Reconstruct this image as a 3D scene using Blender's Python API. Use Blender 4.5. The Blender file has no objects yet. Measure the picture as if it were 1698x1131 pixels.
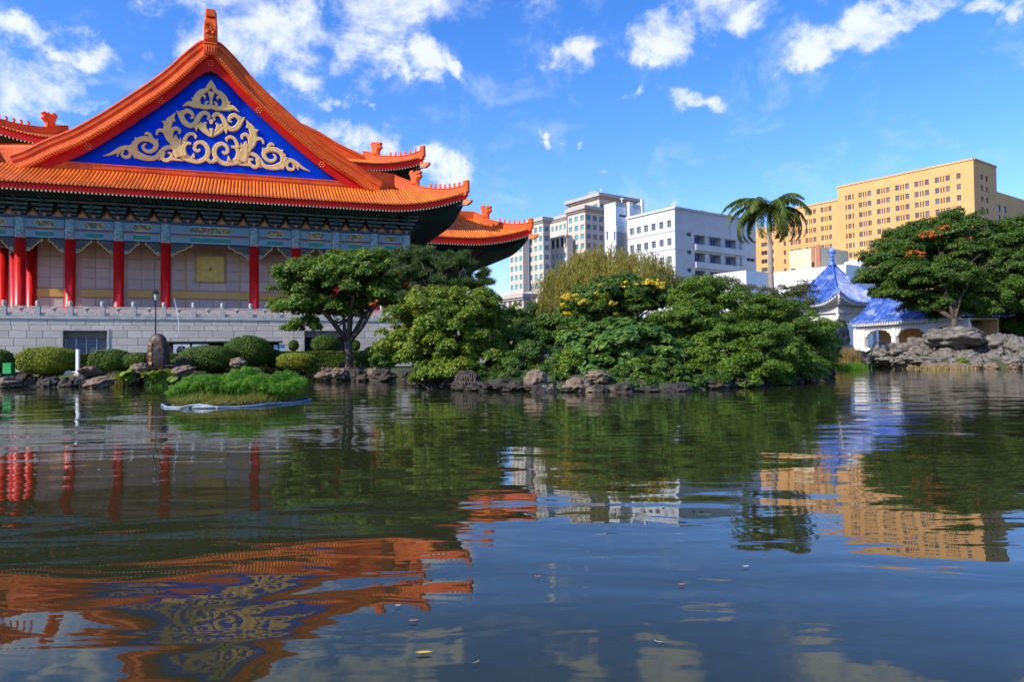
import bpy, math, random
import numpy as np
from mathutils import Matrix, Vector, noise

random.seed(7); rng = np.random.default_rng(7)
SC = bpy.context.scene
COL = SC.collection
PI = math.pi

# ------------------------------------------------------------------ camera
F, CX, CY, CAMH = 1180.0, 849.0, 565.5, 1.8          # focal length in pixels of the 1698 px wide photograph
PITCH, ROLL = math.atan(28 / F), math.radians(0.6)
U0 = Vector((0, -math.sin(PITCH), math.cos(PITCH))); R0 = Vector((1, 0, 0)); FW = Vector((0, math.cos(PITCH), math.sin(PITCH)))
RT = R0 * math.cos(ROLL) - U0 * math.sin(ROLL); UP = U0 * math.cos(ROLL) + R0 * math.sin(ROLL)
cam = bpy.data.objects.new('camera', bpy.data.cameras.new('camera')); COL.objects.link(cam)
M = Matrix((( RT.x, UP.x, -FW.x, 0), (RT.y, UP.y, -FW.y, 0), (RT.z, UP.z, -FW.z, CAMH), (0, 0, 0, 1)))
cam.matrix_world = M
cam.data.sensor_width = 36; cam.data.lens = 36 * F / 1698
cam.data.clip_start = 0.1; cam.data.clip_end = 6000
SC.camera = cam

def ray(px, py):                     # survey helpers: sight line of a picture point, and where it meets real surfaces
    return RT * ((px - CX) / F) + UP * ((CY - py) / F) + FW
def pt(px, py, Y):
    d = ray(px, py); t = Y / d.y
    return Vector((d.x * t, Y, CAMH + d.z * t))
def wp(px, py, z=0.0):
    d = ray(px, py); t = (z - CAMH) / d.z
    return (d.x * t, d.y * t)
def mpp(Y): return Y / F             # metres per picture pixel at distance Y

# ------------------------------------------------------------------ light
SUN_DIR = Vector((-0.83, -0.555, 0)).normalized() * math.cos(math.radians(36)) + Vector((0, 0, math.sin(math.radians(36))))
sun = bpy.data.objects.new('sun', bpy.data.lights.new('sun', 'SUN')); COL.objects.link(sun)
sun.data.energy = 4.2; sun.data.angle = math.radians(0.5); sun.data.color = (1.0, 0.92, 0.80)
sun.rotation_euler = SUN_DIR.to_track_quat('Z', 'Y').to_euler()
W = bpy.data.worlds.new('World'); SC.world = W; W.use_nodes = True
nt = W.node_tree; N = nt.nodes; L = nt.links
bg = N['Background']; bg.inputs[1].default_value = 0.15
sky = N.new('ShaderNodeTexSky'); sky.sky_type = 'NISHITA'; sky.sun_disc = False
sky.sun_elevation = math.radians(36); sky.sun_rotation = math.atan2(SUN_DIR.x, SUN_DIR.y)
sky.air_density = 1.0; sky.dust_density = 0.25; sky.ozone_density = 3.0
hsv = N.new('ShaderNodeHueSaturation'); hsv.inputs['Saturation'].default_value = 1.30; hsv.inputs['Value'].default_value = 1.0
tint = N.new('ShaderNodeMixRGB'); tint.blend_type = 'MULTIPLY'; tint.inputs['Fac'].default_value = 1; tint.inputs['Color2'].default_value = (1.12, 1.03, 1.32, 1)
L.new(sky.outputs[0], hsv.inputs['Color']); L.new(hsv.outputs[0], tint.inputs['Color1'])
tc = N.new('ShaderNodeTexCoord')
def nmath(op, a, b=None, c=None, clamp=False, tree=None):
    t = tree or nt; n = t.nodes.new('ShaderNodeMath'); n.operation = op; n.use_clamp = clamp
    for i, v in enumerate((a, b, c)):
        if v is None: continue
        if isinstance(v, (int, float)): n.inputs[i].default_value = v
        else: t.links.new(v, n.inputs[i])
    return n.outputs[0]
clouds = [(20,150,75,55),(95,140,55,35),(50,60,60,22),(150,85,40,20),(500,62,150,62),(590,30,140,55),(660,12,90,40),(455,110,85,48),(390,62,70,45),(500,145,50,26),
 (345,100,60,30),(668,92,26,34),(722,104,38,34),(757,124,24,20),(575,165,25,14),(590,240,75,38),(540,222,55,28),(730,285,58,34),(690,262,40,18),(100,205,26,12),(135,160,40,22),
 (945,84,38,32),(1135,45,105,48),(1085,72,70,30),(1205,28,70,32),(1160,165,45,20),(1055,145,26,12),(905,241,19,13),(1017,268,23,18),(955,240,14,7),(1400,58,100,26),(1350,82,66,22),
 (1480,28,85,22),(1545,12,70,20),(1655,20,40,16),(830,492,60,20),(560,20,160,30),(300,-60,200,60),(900,-90,220,60),(1500,-110,200,50)]
clouds += [(-500,60,260,60),(-1400,150,300,50)]
cl = [(ray(x, y).normalized(), rx / F * 1.08, ry / F * 1.08) for x, y, rx, ry in clouds]
for k in range(14):                  # the rest of the sky carries the same kind of cloud
    a = rng.uniform(math.radians(50), math.radians(310)); e = math.radians(rng.uniform(10, 60))
    cl.append((Vector((math.sin(a) * math.cos(e), math.cos(a) * math.cos(e), math.sin(e))), rng.uniform(.1, .25), rng.uniform(.04, .09)))
acc = None
wn = N.new('ShaderNodeTexNoise'); wn.inputs['Scale'].default_value = 16; wn.inputs['Detail'].default_value = 5; wn.inputs['Roughness'].default_value = .62; L.new(tc.outputs['Generated'], wn.inputs['Vector'])
wv = N.new('ShaderNodeVectorMath'); wv.operation = 'SUBTRACT'; wv.inputs[1].default_value = (.5, .5, .5); L.new(wn.outputs['Color'], wv.inputs[0])
wm = N.new('ShaderNodeVectorMath'); wm.operation = 'MULTIPLY'; wm.inputs[1].default_value = (.14, .14, .10); L.new(wv.outputs[0], wm.inputs[0])
wa = N.new('ShaderNodeVectorMath'); wa.operation = 'ADD'; L.new(tc.outputs['Generated'], wa.inputs[0]); L.new(wm.outputs[0], wa.inputs[1])
for c, rx, rz in cl:
    s = N.new('ShaderNodeVectorMath'); s.operation = 'SUBTRACT'; s.inputs[1].default_value = c; L.new(wa.outputs[0], s.inputs[0])
    m = N.new('ShaderNodeVectorMath'); m.operation = 'MULTIPLY'; m.inputs[1].default_value = (1 / rx, 1 / rx, 1 / rz); L.new(s.outputs[0], m.inputs[0])
    l = N.new('ShaderNodeVectorMath'); l.operation = 'LENGTH'; L.new(m.outputs[0], l.inputs[0])
    o = nmath('SUBTRACT', 1.28, l.outputs['Value'], clamp=True)
    acc = o if acc is None else nmath('SMOOTH_MAX', acc, o, 0.25)
def wnoise(scale, detail, rough, dist=0):
    mp = N.new('ShaderNodeMapping'); mp.inputs['Scale'].default_value = (1, 1, 1.25); L.new(tc.outputs['Generated'], mp.inputs['Vector'])
    n = N.new('ShaderNodeTexNoise'); n.inputs['Scale'].default_value = scale; n.inputs['Detail'].default_value = detail
    n.inputs['Roughness'].default_value = rough; n.inputs['Distortion'].default_value = dist; L.new(mp.outputs[0], n.inputs['Vector'])
    return n.outputs['Fac']
n1 = wnoise(11, 9, .62, .4); n2 = wnoise(34, 7, .6, .2)
dens = nmath('ADD', acc, nmath('MULTIPLY', nmath('SUBTRACT', n1, .5), 4.4))
dens = nmath('ADD', dens, nmath('MULTIPLY', nmath('SUBTRACT', n2, .5), 1.1))
mr = N.new('ShaderNodeMapRange'); mr.interpolation_type = 'SMOOTHSTEP'; mr.inputs['From Min'].default_value = .15; mr.inputs['From Max'].default_value = 1.45
L.new(dens, mr.inputs['Value'])
gate = nmath('MULTIPLY', nmath('MULTIPLY', acc, 1.6, clamp=True), mr.outputs[0]); gate = nmath('MULTIPLY', gate, .93)
mix = N.new('ShaderNodeMixRGB'); L.new(gate, mix.inputs['Fac']); L.new(tint.outputs[0], mix.inputs['Color1'])
mix.inputs['Color2'].default_value = (4.7, 5.0, 5.6, 1)
L.new(mix.outputs[0], bg.inputs['Color'])
SC.view_settings.view_transform = 'Standard'; SC.view_settings.look = 'None'; SC.view_settings.gamma = 1
SC.view_settings.exposure = 0.45; SC.view_settings.use_curve_mapping = False
SC.cycles.max_bounces = 6; SC.cycles.transparent_max_bounces = 8; SC.cycles.caustics_reflective = False; SC.cycles.caustics_refractive = False

# ------------------------------------------------------------------ materials
def new_mat(name):
    m = bpy.data.materials.new(name); m.use_nodes = True
    return m, m.node_tree, m.node_tree.nodes['Principled BSDF']
def pm(name, c1, c2=None, scale=2.0, rough=.7, bump=0.0, bscale=None, rand=0.0, metallic=0.0, detail=6, spec=.5, coords='Object', c3=None, stretch=None, wear_or_sheen=None):
    m, t, b = new_mat(name); n = t.nodes; l = t.links
    c2 = c2 or c1
    tx = n.new('ShaderNodeTexCoord'); vec = tx.outputs[coords]
    if stretch:
        mp = n.new('ShaderNodeMapping'); mp.inputs['Scale'].default_value = stretch; l.new(vec, mp.inputs['Vector']); vec = mp.outputs[0]
    nz = n.new('ShaderNodeTexNoise'); nz.inputs['Scale'].default_value = scale; nz.inputs['Detail'].default_value = detail; l.new(vec, nz.inputs['Vector'])
    r = n.new('ShaderNodeValToRGB'); r.color_ramp.elements[0].position = .33; r.color_ramp.elements[1].position = .67
    r.color_ramp.elements[0].color = (*c1, 1); r.color_ramp.elements[1].color = (*c2, 1)
    if c3:
        e = r.color_ramp.elements.new(.8); e.color = (*c3, 1)
    l.new(nz.outputs['Fac'], r.inputs['Fac']); out = r.outputs[0]
    if rand:
        oi = n.new('ShaderNodeObjectInfo'); h = n.new('ShaderNodeHueSaturation')
        g = n.new('ShaderNodeNewGeometry')
        v = nmath('ADD', oi.outputs['Random'], g.outputs['Random Per Island'], tree=t); v = nmath('FRACT', v, tree=t)
        v = nmath('MULTIPLY_ADD', v, rand * 2, 1 - rand, tree=t); l.new(v, h.inputs['Value']); l.new(out, h.inputs['Color']); out = h.outputs[0]
    if wear_or_sheen:                          # large soft stains; on the blue roof tile, painted sheen
        z2 = n.new('ShaderNodeTexNoise'); z2.inputs['Scale'].default_value = wear_or_sheen[0]; z2.inputs['Detail'].default_value = 8; l.new(tx.outputs[coords], z2.inputs['Vector'])
        r2 = n.new('ShaderNodeMapRange'); r2.inputs['From Min'].default_value = .5; r2.inputs['From Max'].default_value = .72; l.new(z2.outputs['Fac'], r2.inputs['Value'])
        mx = n.new('ShaderNodeMixRGB'); mx.inputs['Color2'].default_value = (*wear_or_sheen[1], 1); l.new(nmath('MULTIPLY', r2.outputs[0], wear_or_sheen[2], tree=t), mx.inputs['Fac']); l.new(out, mx.inputs['Color1']); out = mx.outputs[0]
    l.new(out, b.inputs['Base Color']); b.inputs['Roughness'].default_value = rough; b.inputs['Metallic'].default_value = metallic
    b.inputs['Specular IOR Level'].default_value = spec
    if bump:
        z = n.new('ShaderNodeTexNoise'); z.inputs['Scale'].default_value = bscale or scale * 3; z.inputs['Detail'].default_value = 8; l.new(vec, z.inputs['Vector'])
        bp = n.new('ShaderNodeBump'); bp.inputs['Strength'].default_value = bump; bp.inputs['Distance'].default_value = .1
        l.new(z.outputs['Fac'], bp.inputs['Height']); l.new(bp.outputs[0], b.inputs['Normal'])
    return m
def leaf_mat(name, ca, cb, cc=None, trans=.30, scale=.6):
    m, t, b = new_mat(name); n = t.nodes; l = t.links
    g = n.new('ShaderNodeNewGeometry'); tx = n.new('ShaderNodeTexCoord')
    nz = n.new('ShaderNodeTexNoise'); nz.inputs['Scale'].default_value = scale; nz.inputs['Detail'].default_value = 3; l.new(tx.outputs['Object'], nz.inputs['Vector'])
    v = nmath('ADD', nmath('MULTIPLY', g.outputs['Random Per Island'], .5, tree=t), nmath('MULTIPLY', nz.outputs['Fac'], .5, tree=t), tree=t)
    r = n.new('ShaderNodeValToRGB'); r.color_ramp.elements[0].position = .2; r.color_ramp.elements[0].color = (*ca, 1)
    r.color_ramp.elements[1].position = .62; r.color_ramp.elements[1].color = (*cb, 1)
    if cc:
        e = r.color_ramp.elements.new(.8); e.color = (*cc, 1)
    l.new(v, r.inputs['Fac']); l.new(r.outputs[0], b.inputs['Base Color']); b.inputs['Roughness'].default_value = .55; b.inputs['Specular IOR Level'].default_value = .35
    tr = n.new('ShaderNodeBsdfTranslucent'); hs = n.new('ShaderNodeHueSaturation'); hs.inputs['Hue'].default_value = .485; hs.inputs['Value'].default_value = 1.5; l.new(r.outputs[0], hs.inputs['Color']); l.new(hs.outputs[0], tr.inputs['Color'])
    ms = n.new('ShaderNodeMixShader'); ms.inputs[0].default_value = trans; l.new(b.outputs[0], ms.inputs[1]); l.new(tr.outputs[0], ms.inputs[2])
    l.new(ms.outputs[0], n['Material Output'].inputs['Surface'])
    return m
MT = {}
MT['tile'] = pm('orange_glazed_tile', (.80, .165, .014), (.93, .255, .026), 1.2, .40, .2, 9, rand=.16, wear_or_sheen=(.35, (.45, .08, .012), .5), spec=.45)
MT['tile_bed'] = pm('tile_bed', (.30, .045, .01), (.38, .06, .012), 2, .6)
MT['ridge'] = pm('ridge_glaze', (.72, .085, .008), (.84, .135, .014), .8, .5, .4, 5, wear_or_sheen=(.5, (.42, .05, .01), .55), spec=.25)
MT['red'] = pm('vermilion_paint', (.60, .008, .003), (.68, .012, .004), .6, .6, .05, 8, wear_or_sheen=(.7, (.36, .01, .006), .4), spec=.2)
MT['redcol'] = pm('red_column_paint', (.56, .007, .005), (.64, .010, .007), .8, .33, .04, 6, stretch=(1, 1, .15), wear_or_sheen=(.5, (.30, .006, .008), .5))
MT['blue'] = pm('gable_blue', (.0, .045, .60), (.0, .06, .70), .5, .8, .05, 6, spec=.08)
MT['gold'] = pm('gold_relief', (.88, .56, .18), (.94, .66, .27), 1.6, .6, .5, 9, spec=.2)
MT['goldband'] = pm('gold_band', (.60, .34, .07), (.68, .40, .09), .8, .45, .05)
MT['goldplate'] = pm('gold_emblem', (.50, .30, .06), (.66, .43, .10), 3, .4, .4, 8, metallic=.35)
MT['stone'] = pm('podium_stone', (.56, .49, .40), (.67, .59, .49), 2.5, .8, .15, 14, rand=.13, wear_or_sheen=(.6, (.40, .36, .31), .5))
MT['joint'] = pm('stone_joint', (.33, .30, .26), (.37, .34, .29), 3, .9)
MT['rail'] = pm('balustrade_stone', (.44, .41, .36), (.54, .51, .45), 3, .75, .2, 12, wear_or_sheen=(1.2, (.20, .21, .20), .5))
MT['pink'] = pm('pink_wall_slab', (.50, .365, .30), (.58, .43, .355), 1.5, .6, .08, 12, rand=.10)
MT['pinkj'] = pm('pink_wall_joint', (.44, .28, .23), (.48, .32, .26), 3, .8)
MT['dark'] = pm('dark_green_eave_paint', (.012, .026, .026), (.02, .04, .036), 2, .7)  # even dark green for the soffits and the walls behind the eaves
MT['rafter'] = pm('rafter_green', (.008, .04, .03), (.012, .055, .04), 3, .6)
MT['rafter_end'] = pm('rafter_end', (.50, .50, .30), (.62, .60, .38), 5, .6)
MT['dou_blue'] = pm('bracket_blue', (.015, .04, .09), (.03, .07, .10), 6, .6, rand=.15)
MT['dou_green'] = pm('bracket_green', (.015, .07, .055), (.03, .10, .08), 6, .6, rand=.15)
MT['dou_line'] = pm('bracket_line', (.34, .40, .36), (.42, .48, .42), 6, .6)
MT['spandrel'] = pm('spandrel_fretwork', (.02, .03, .035), (.13, .11, .08), 4.5, .7, .5, 9)
MT['orange'] = pm('painted_orange', (.48, .13, .03), (.58, .19, .06), 5, .6)
MT['wood'] = pm('orange_glaze', (.62, .14, .03), (.7, .2, .04), 3, .4, .2)
MT['white'] = pm('white_paint', (.74, .75, .76), (.80, .80, .80), .5, .6, .03, 5, wear_or_sheen=(.25, (.5, .5, .5), .3))
MT['whitetile'] = pm('white_wall_tile', (.66, .69, .73), (.72, .75, .79), .25, .5, .03, 3, wear_or_sheen=(.12, (.5, .52, .55), .35))
MT['greytile'] = pm('grey_tile_and_shade', (.36, .37, .38), (.42, .43, .44), .4, .6)
MT['beige'] = pm('beige_cladding', (.56, .46, .37), (.64, .53, .43), .15, .7, .03, 2, wear_or_sheen=(.08, (.44, .36, .29), .4))
MT['cornice'] = pm('cornice_concrete', (.42, .37, .33), (.50, .44, .39), .4, .8)
MT['hotel'] = pm('ochre_wall_tile', (.66, .34, .115), (.74, .40, .145), .12, .7, .03, 2, wear_or_sheen=(.05, (.54, .29, .10), .5))
MT['cream'] = pm('cream_wall', (.70, .56, .34), (.76, .62, .39), .15, .7)
MT['brown'] = pm('brown_tile_stripe', (.34, .13, .07), (.40, .17, .10), .4, .7)
MT['glass'] = pm('window_glass', (.03, .035, .045), (.16, .15, .14), .22, .12, rand=.6, spec=.9)
MT['teal'] = pm('teal_window_glass', (.05, .28, .30), (.12, .42, .42), .3, .12, rand=.25, spec=.9)
MT['bluegl'] = pm('blue_window_glass', (.03, .07, .25), (.05, .12, .38), .4, .1, rand=.3, spec=.9)
MT['frame'] = pm('window_frame', (.42, .26, .14), (.46, .30, .17), 1, .6)
MT['wframe'] = pm('pale_window_frame', (.45, .52, .55), (.52, .58, .6), 1, .6)
MT['btile'] = pm('blue_glazed_tile', (.030, .085, .36), (.085, .18, .55), 1.3, .3, .3, 9, rand=.3, wear_or_sheen=(.8, (.42, .50, .70), .8))  # pale patches paint the sheen and highlights of the glaze
MT['btile_bed'] = pm('blue_tile_bed', (.015, .04, .24), (.02, .05, .30), 2, .5)
MT['pavwall'] = pm('pavilion_white', (.66, .64, .60), (.76, .74, .70), 1.2, .7, .1, wear_or_sheen=(.7, (.46, .43, .38), .6))
MT['pavback'] = pm('pavilion_back_wall', (.42, .27, .12), (.50, .33, .16), .5, .8)
MT['rock'] = pm('lake_rock', (.085, .076, .062), (.27, .245, .205), 1.4, .9, 1.0, 2.6, detail=12, wear_or_sheen=(1.6, (.03, .028, .028), .9))
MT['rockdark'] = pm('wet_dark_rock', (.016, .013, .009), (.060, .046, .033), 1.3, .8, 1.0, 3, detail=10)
MT['rockbrown'] = pm('brown_rock', (.13, .09, .055), (.27, .20, .135), 1.2, .9, 1.0, 3, detail=10, wear_or_sheen=(1.2, (.07, .055, .04), .7))
MT['stele'] = pm('stele_stone', (.012, .008, .006), (.060, .026, .016), .9, .55, .5, 3, wear_or_sheen=(.5, (.02, .014, .012), .8))
MT['soil'] = pm('ground_soil_and_grass', (.035, .05, .016), (.07, .075, .03), .6, .95, .5, 3, c3=(.09, .075, .045))
MT['bark'] = pm('bark', (.06, .042, .03), (.12, .09, .065), 3, .9, .8, 9, stretch=(1, 1, .3))
MT['palmbark'] = pm('palm_bark', (.25, .20, .17), (.34, .28, .24), 2, .85, .3, 6, stretch=(.6, .6, 4))
MT['shaft'] = pm('crownshaft_green', (.07, .14, .03), (.12, .20, .05), 2, .5)
MT['metal'] = pm('black_iron', (.012, .013, .014), (.02, .02, .02), 4, .4, metallic=.4)
MT['lamp'] = pm('frosted_glass', (.70, .72, .72), (.78, .78, .76), 2, .25)
MT['grill'] = pm('grey_aluminium', (.36, .37, .40), (.42, .43, .46), 3, .4, metallic=.5)
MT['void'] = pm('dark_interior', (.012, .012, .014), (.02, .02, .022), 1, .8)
MT['lintel'] = pm('brown_grey_lintel', (.17, .14, .12), (.21, .17, .15), 1, .8)
MT['greenbox'] = pm('green_plastic', (.01, .30, .07), (.02, .36, .10), 2, .4)
MT['lightblue'] = pm('pale_blue_panel', (.35, .58, .85), (.42, .64, .9), 2, .5)
MT['hull'] = pm('blue_float_pipe', (.04, .10, .20), (.32, .38, .42), .9, .6, detail=5, wear_or_sheen=(1.5, (.08, .09, .06), .7))
MT['greybox'] = pm('grey_metal_box', (.5, .52, .54), (.58, .6, .6), 2, .5)
MT['darkgreen'] = pm('dark_green_shed_metal', (.02, .05, .04), (.03, .07, .05), 2, .5)
MT['carpaint'] = pm('yellow_car_paint', (.62, .25, .02), (.66, .29, .03), 1, .25, spec=.8)
MT['yellow'] = pm('yellow_leaf', (.62, .5, .05), (.6, .3, .06), 4, .6)
MT['mud'] = pm('islet_soil', (.05, .04, .02), (.09, .07, .03), 3, .95, .5)
MT['leafwhite'] = pm('pale_leaf', (.6, .58, .45), (.7, .68, .55), 4, .6)
G = {}
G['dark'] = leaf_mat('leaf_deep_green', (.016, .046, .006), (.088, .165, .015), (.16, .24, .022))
G['mid'] = leaf_mat('leaf_mid_green', (.020, .060, .006), (.13, .225, .015), (.24, .32, .022))
G['yel'] = leaf_mat('leaf_yellow_green', (.032, .085, .006), (.19, .27, .017), (.40, .39, .03))
G['bright'] = leaf_mat('leaf_clipped_yellow', (.10, .17, .012), (.26, .28, .02), (.42, .36, .03))
G['clip'] = leaf_mat('leaf_clipped_green', (.025, .07, .007), (.095, .16, .014), (.19, .23, .022))
G['pine'] = leaf_mat('pine_needles', (.035, .075, .014), (.09, .14, .03), trans=.2)
G['willow'] = leaf_mat('willow_leaf', (.15, .17, .025), (.30, .28, .045), (.40, .26, .06), trans=.4)
G['blossom'] = leaf_mat('yellow_blossom', (.55, .42, .03), (.80, .62, .05), trans=.3)
G['rust'] = leaf_mat('rusty_seed_pods', (.42, .12, .02), (.62, .20, .03), trans=.3)
G['big'] = leaf_mat('broad_leaf_green', (.03, .09, .016), (.12, .23, .032), (.22, .32, .04))
G['olive'] = leaf_mat('olive_leaf', (.05, .07, .018), (.13, .13, .04), (.18, .14, .05))
G['grass'] = leaf_mat('papyrus_green', (.06, .16, .012), (.13, .30, .02), trans=.45)
G['grassy'] = leaf_mat('yellow_reed', (.14, .18, .03), (.28, .28, .06), (.34, .24, .08), trans=.4)
G['reed'] = leaf_mat('dry_reed', (.24, .17, .05), (.42, .30, .10), (.2, .3, .05), trans=.3)
G['palm'] = leaf_mat('palm_leaf', (.04, .085, .014), (.12, .18, .025), (.32, .22, .05), trans=.3, scale=.25)

# painted beams: flat print in the colours of the real painting
def beam_mat(name, fill_a, fill_b, aspect, key):
    m, t, b = new_mat(name); n = t.nodes; l = t.links
    tx = n.new('ShaderNodeTexCoord'); sp = n.new('ShaderNodeSeparateXYZ'); l.new(tx.outputs['Generated'], sp.inputs[0])
    ax = nmath('ABSOLUTE', nmath('SUBTRACT', sp.outputs[0], .5, tree=t), tree=t); ax = nmath('MULTIPLY', ax, aspect, tree=t)
    ay = nmath('ABSOLUTE', nmath('SUBTRACT', sp.outputs[2], .5, tree=t), tree=t)
    q = nmath('ADD', ax, nmath('MULTIPLY', ay, .8, tree=t), tree=t)
    half = aspect * .27
    vo = n.new('ShaderNodeTexVoronoi'); vo.inputs['Scale'].default_value = 2.6; l.new(tx.outputs['Object'], vo.inputs['Vector'])
    nz = n.new('ShaderNodeTexNoise'); nz.inputs['Scale'].default_value = 3.5; nz.inputs['Detail'].default_value = 4; l.new(tx.outputs['Object'], nz.inputs['Vector'])
    fr = n.new('ShaderNodeValToRGB'); fr.color_ramp.interpolation = 'CONSTANT'; fr.color_ramp.elements[0].color = (*fill_a, 1); fr.color_ramp.elements[1].color = (*fill_b, 1); fr.color_ramp.elements[1].position = .5
    l.new(nz.outputs['Fac'], fr.inputs['Fac'])
    rr = n.new('ShaderNodeValToRGB'); rr.color_ramp.interpolation = 'CONSTANT'; e = rr.color_ramp.elements; e[0].color = (.07, .24, .26, 1)
    seq = [(.12, (.55, .62, .58)), (.24, (.02, .04, .15)), (.40, (.14, .34, .36)), (.60, (.04, .14, .18)), (.74, (.55, .62, .58)), (.86, (.02, .06, .14))]
    e[1].position = .12; e[1].color = (*seq[0][1], 1)
    for p_, c_ in seq[1:]:
        k = rr.color_ramp.elements.new(p_); k.color = (*c_, 1)
    ph = nmath('FRACT', nmath('DIVIDE', nmath('SUBTRACT', q, half, tree=t), .58, tree=t), tree=t)
    l.new(ph, rr.inputs['Fac'])
    inside = nmath('LESS_THAN', nmath('ADD', q, nmath('MULTIPLY', nmath('GREATER_THAN', ay, .34, tree=t), 9, tree=t), tree=t), half, tree=t)
    mx = n.new('ShaderNodeMixRGB'); l.new(inside, mx.inputs['Fac']); l.new(rr.outputs[0], mx.inputs['Color1']); l.new(fr.outputs[0], mx.inputs['Color2'])
    edge = nmath('MULTIPLY', nmath('LESS_THAN', q, half, tree=t), nmath('MULTIPLY', nmath('GREATER_THAN', ay, .34, tree=t), nmath('LESS_THAN', ay, .40, tree=t), tree=t), tree=t)
    m2 = n.new('ShaderNodeMixRGB'); m2.inputs['Color2'].default_value = (.55, .62, .58, 1); l.new(edge, m2.inputs['Fac']); l.new(mx.outputs[0], m2.inputs['Color1'])
    top = nmath('GREATER_THAN', ay, .45, tree=t); m3 = n.new('ShaderNodeMixRGB'); m3.inputs['Color2'].default_value = (.02, .05, .17, 1); l.new(top, m3.inputs['Fac']); l.new(m2.outputs[0], m3.inputs['Color1'])
    l.new(m3.outputs[0], b.inputs['Base Color']); b.inputs['Roughness'].default_value = .6
    return m
MT['beam_up'] = beam_mat('painted_beam_gold', (.08, .12, .10), (.48, .27, .07), 3.9, 0)
MT['beam_lo'] = beam_mat('painted_beam_green', (.02, .18, .22), (.04, .24, .10), 4.8, 1)
MT['beam_upw'] = beam_mat('painted_beam_gold_wide', (.08, .12, .10), (.48, .27, .07), 8.2, 0)
MT['beam_low'] = beam_mat('painted_beam_green_wide', (.02, .18, .22), (.04, .24, .10), 10, 1)
MT['colpaint'] = pm('column_head_paint', (.07, .22, .24), (.42, .52, .50), 3.6, .6, detail=2)

# water
def water_mat():
    m, t, b = new_mat('pond_water'); n = t.nodes; l = t.links
    tx = n.new('ShaderNodeTexCoord')
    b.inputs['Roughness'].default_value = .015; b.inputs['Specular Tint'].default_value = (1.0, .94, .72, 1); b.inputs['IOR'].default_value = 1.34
    c = n.new('ShaderNodeTexNoise'); c.inputs['Scale'].default_value = .5; l.new(tx.outputs['Object'], c.inputs['Vector'])
    r = n.new('ShaderNodeValToRGB'); r.color_ramp.elements[0].color = (.018, .021, .008, 1); r.color_ramp.elements[1].color = (.032, .034, .014, 1); l.new(c.outputs['Fac'], r.inputs['Fac']); l.new(r.outputs[0], b.inputs['Base Color'])
    def wave(scale, stretch, detail, dist):
        mp = n.new('ShaderNodeMapping'); mp.inputs['Scale'].default_value = stretch; mp.inputs['Rotation'].default_value = (0, 0, .12); l.new(tx.outputs['Object'], mp.inputs['Vector'])
        z = n.new('ShaderNodeTexNoise'); z.inputs['Scale'].default_value = scale; z.inputs['Detail'].default_value = detail; z.inputs['Distortion'].default_value = dist; z.inputs['Roughness'].default_value = .42; l.new(mp.outputs[0], z.inputs['Vector'])
        return z.outputs['Fac']
    big = wave(.36, (.6, 1.2, 1), 1.0, .9)
    mid = wave(1.5, (.5, 1.3, 1), 2.0, .6)
    sml = wave(6.5, (.6, 1.4, 1), 2.0, .2)
    h = nmath('ADD', nmath('MULTIPLY', big, .036, tree=t), nmath('MULTIPLY', mid, .0066, tree=t), tree=t)
    # wind patches where the fine ripple is stronger
    pa = n.new('ShaderNodeTexNoise'); pa.inputs['Scale'].default_value = .06; l.new(tx.outputs['Object'], pa.inputs['Vector'])
    pr = n.new('ShaderNodeMapRange'); pr.inputs['From Min'].default_value = .40; pr.inputs['From Max'].default_value = .62; pr.inputs['To Min'].default_value = .0002; pr.inputs['To Max'].default_value = .0011; l.new(pa.outputs['Fac'], pr.inputs['Value'])
    h = nmath('ADD', h, nmath('MULTIPLY', sml, pr.outputs[0], tree=t), tree=t)
    bp = n.new('ShaderNodeBump'); bp.inputs['Strength'].default_value = 1; bp.inputs['Distance'].default_value = 1.0; l.new(h, bp.inputs['Height']); l.new(bp.outputs[0], b.inputs['Normal'])
    return m
MT['water'] = water_mat()

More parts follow.
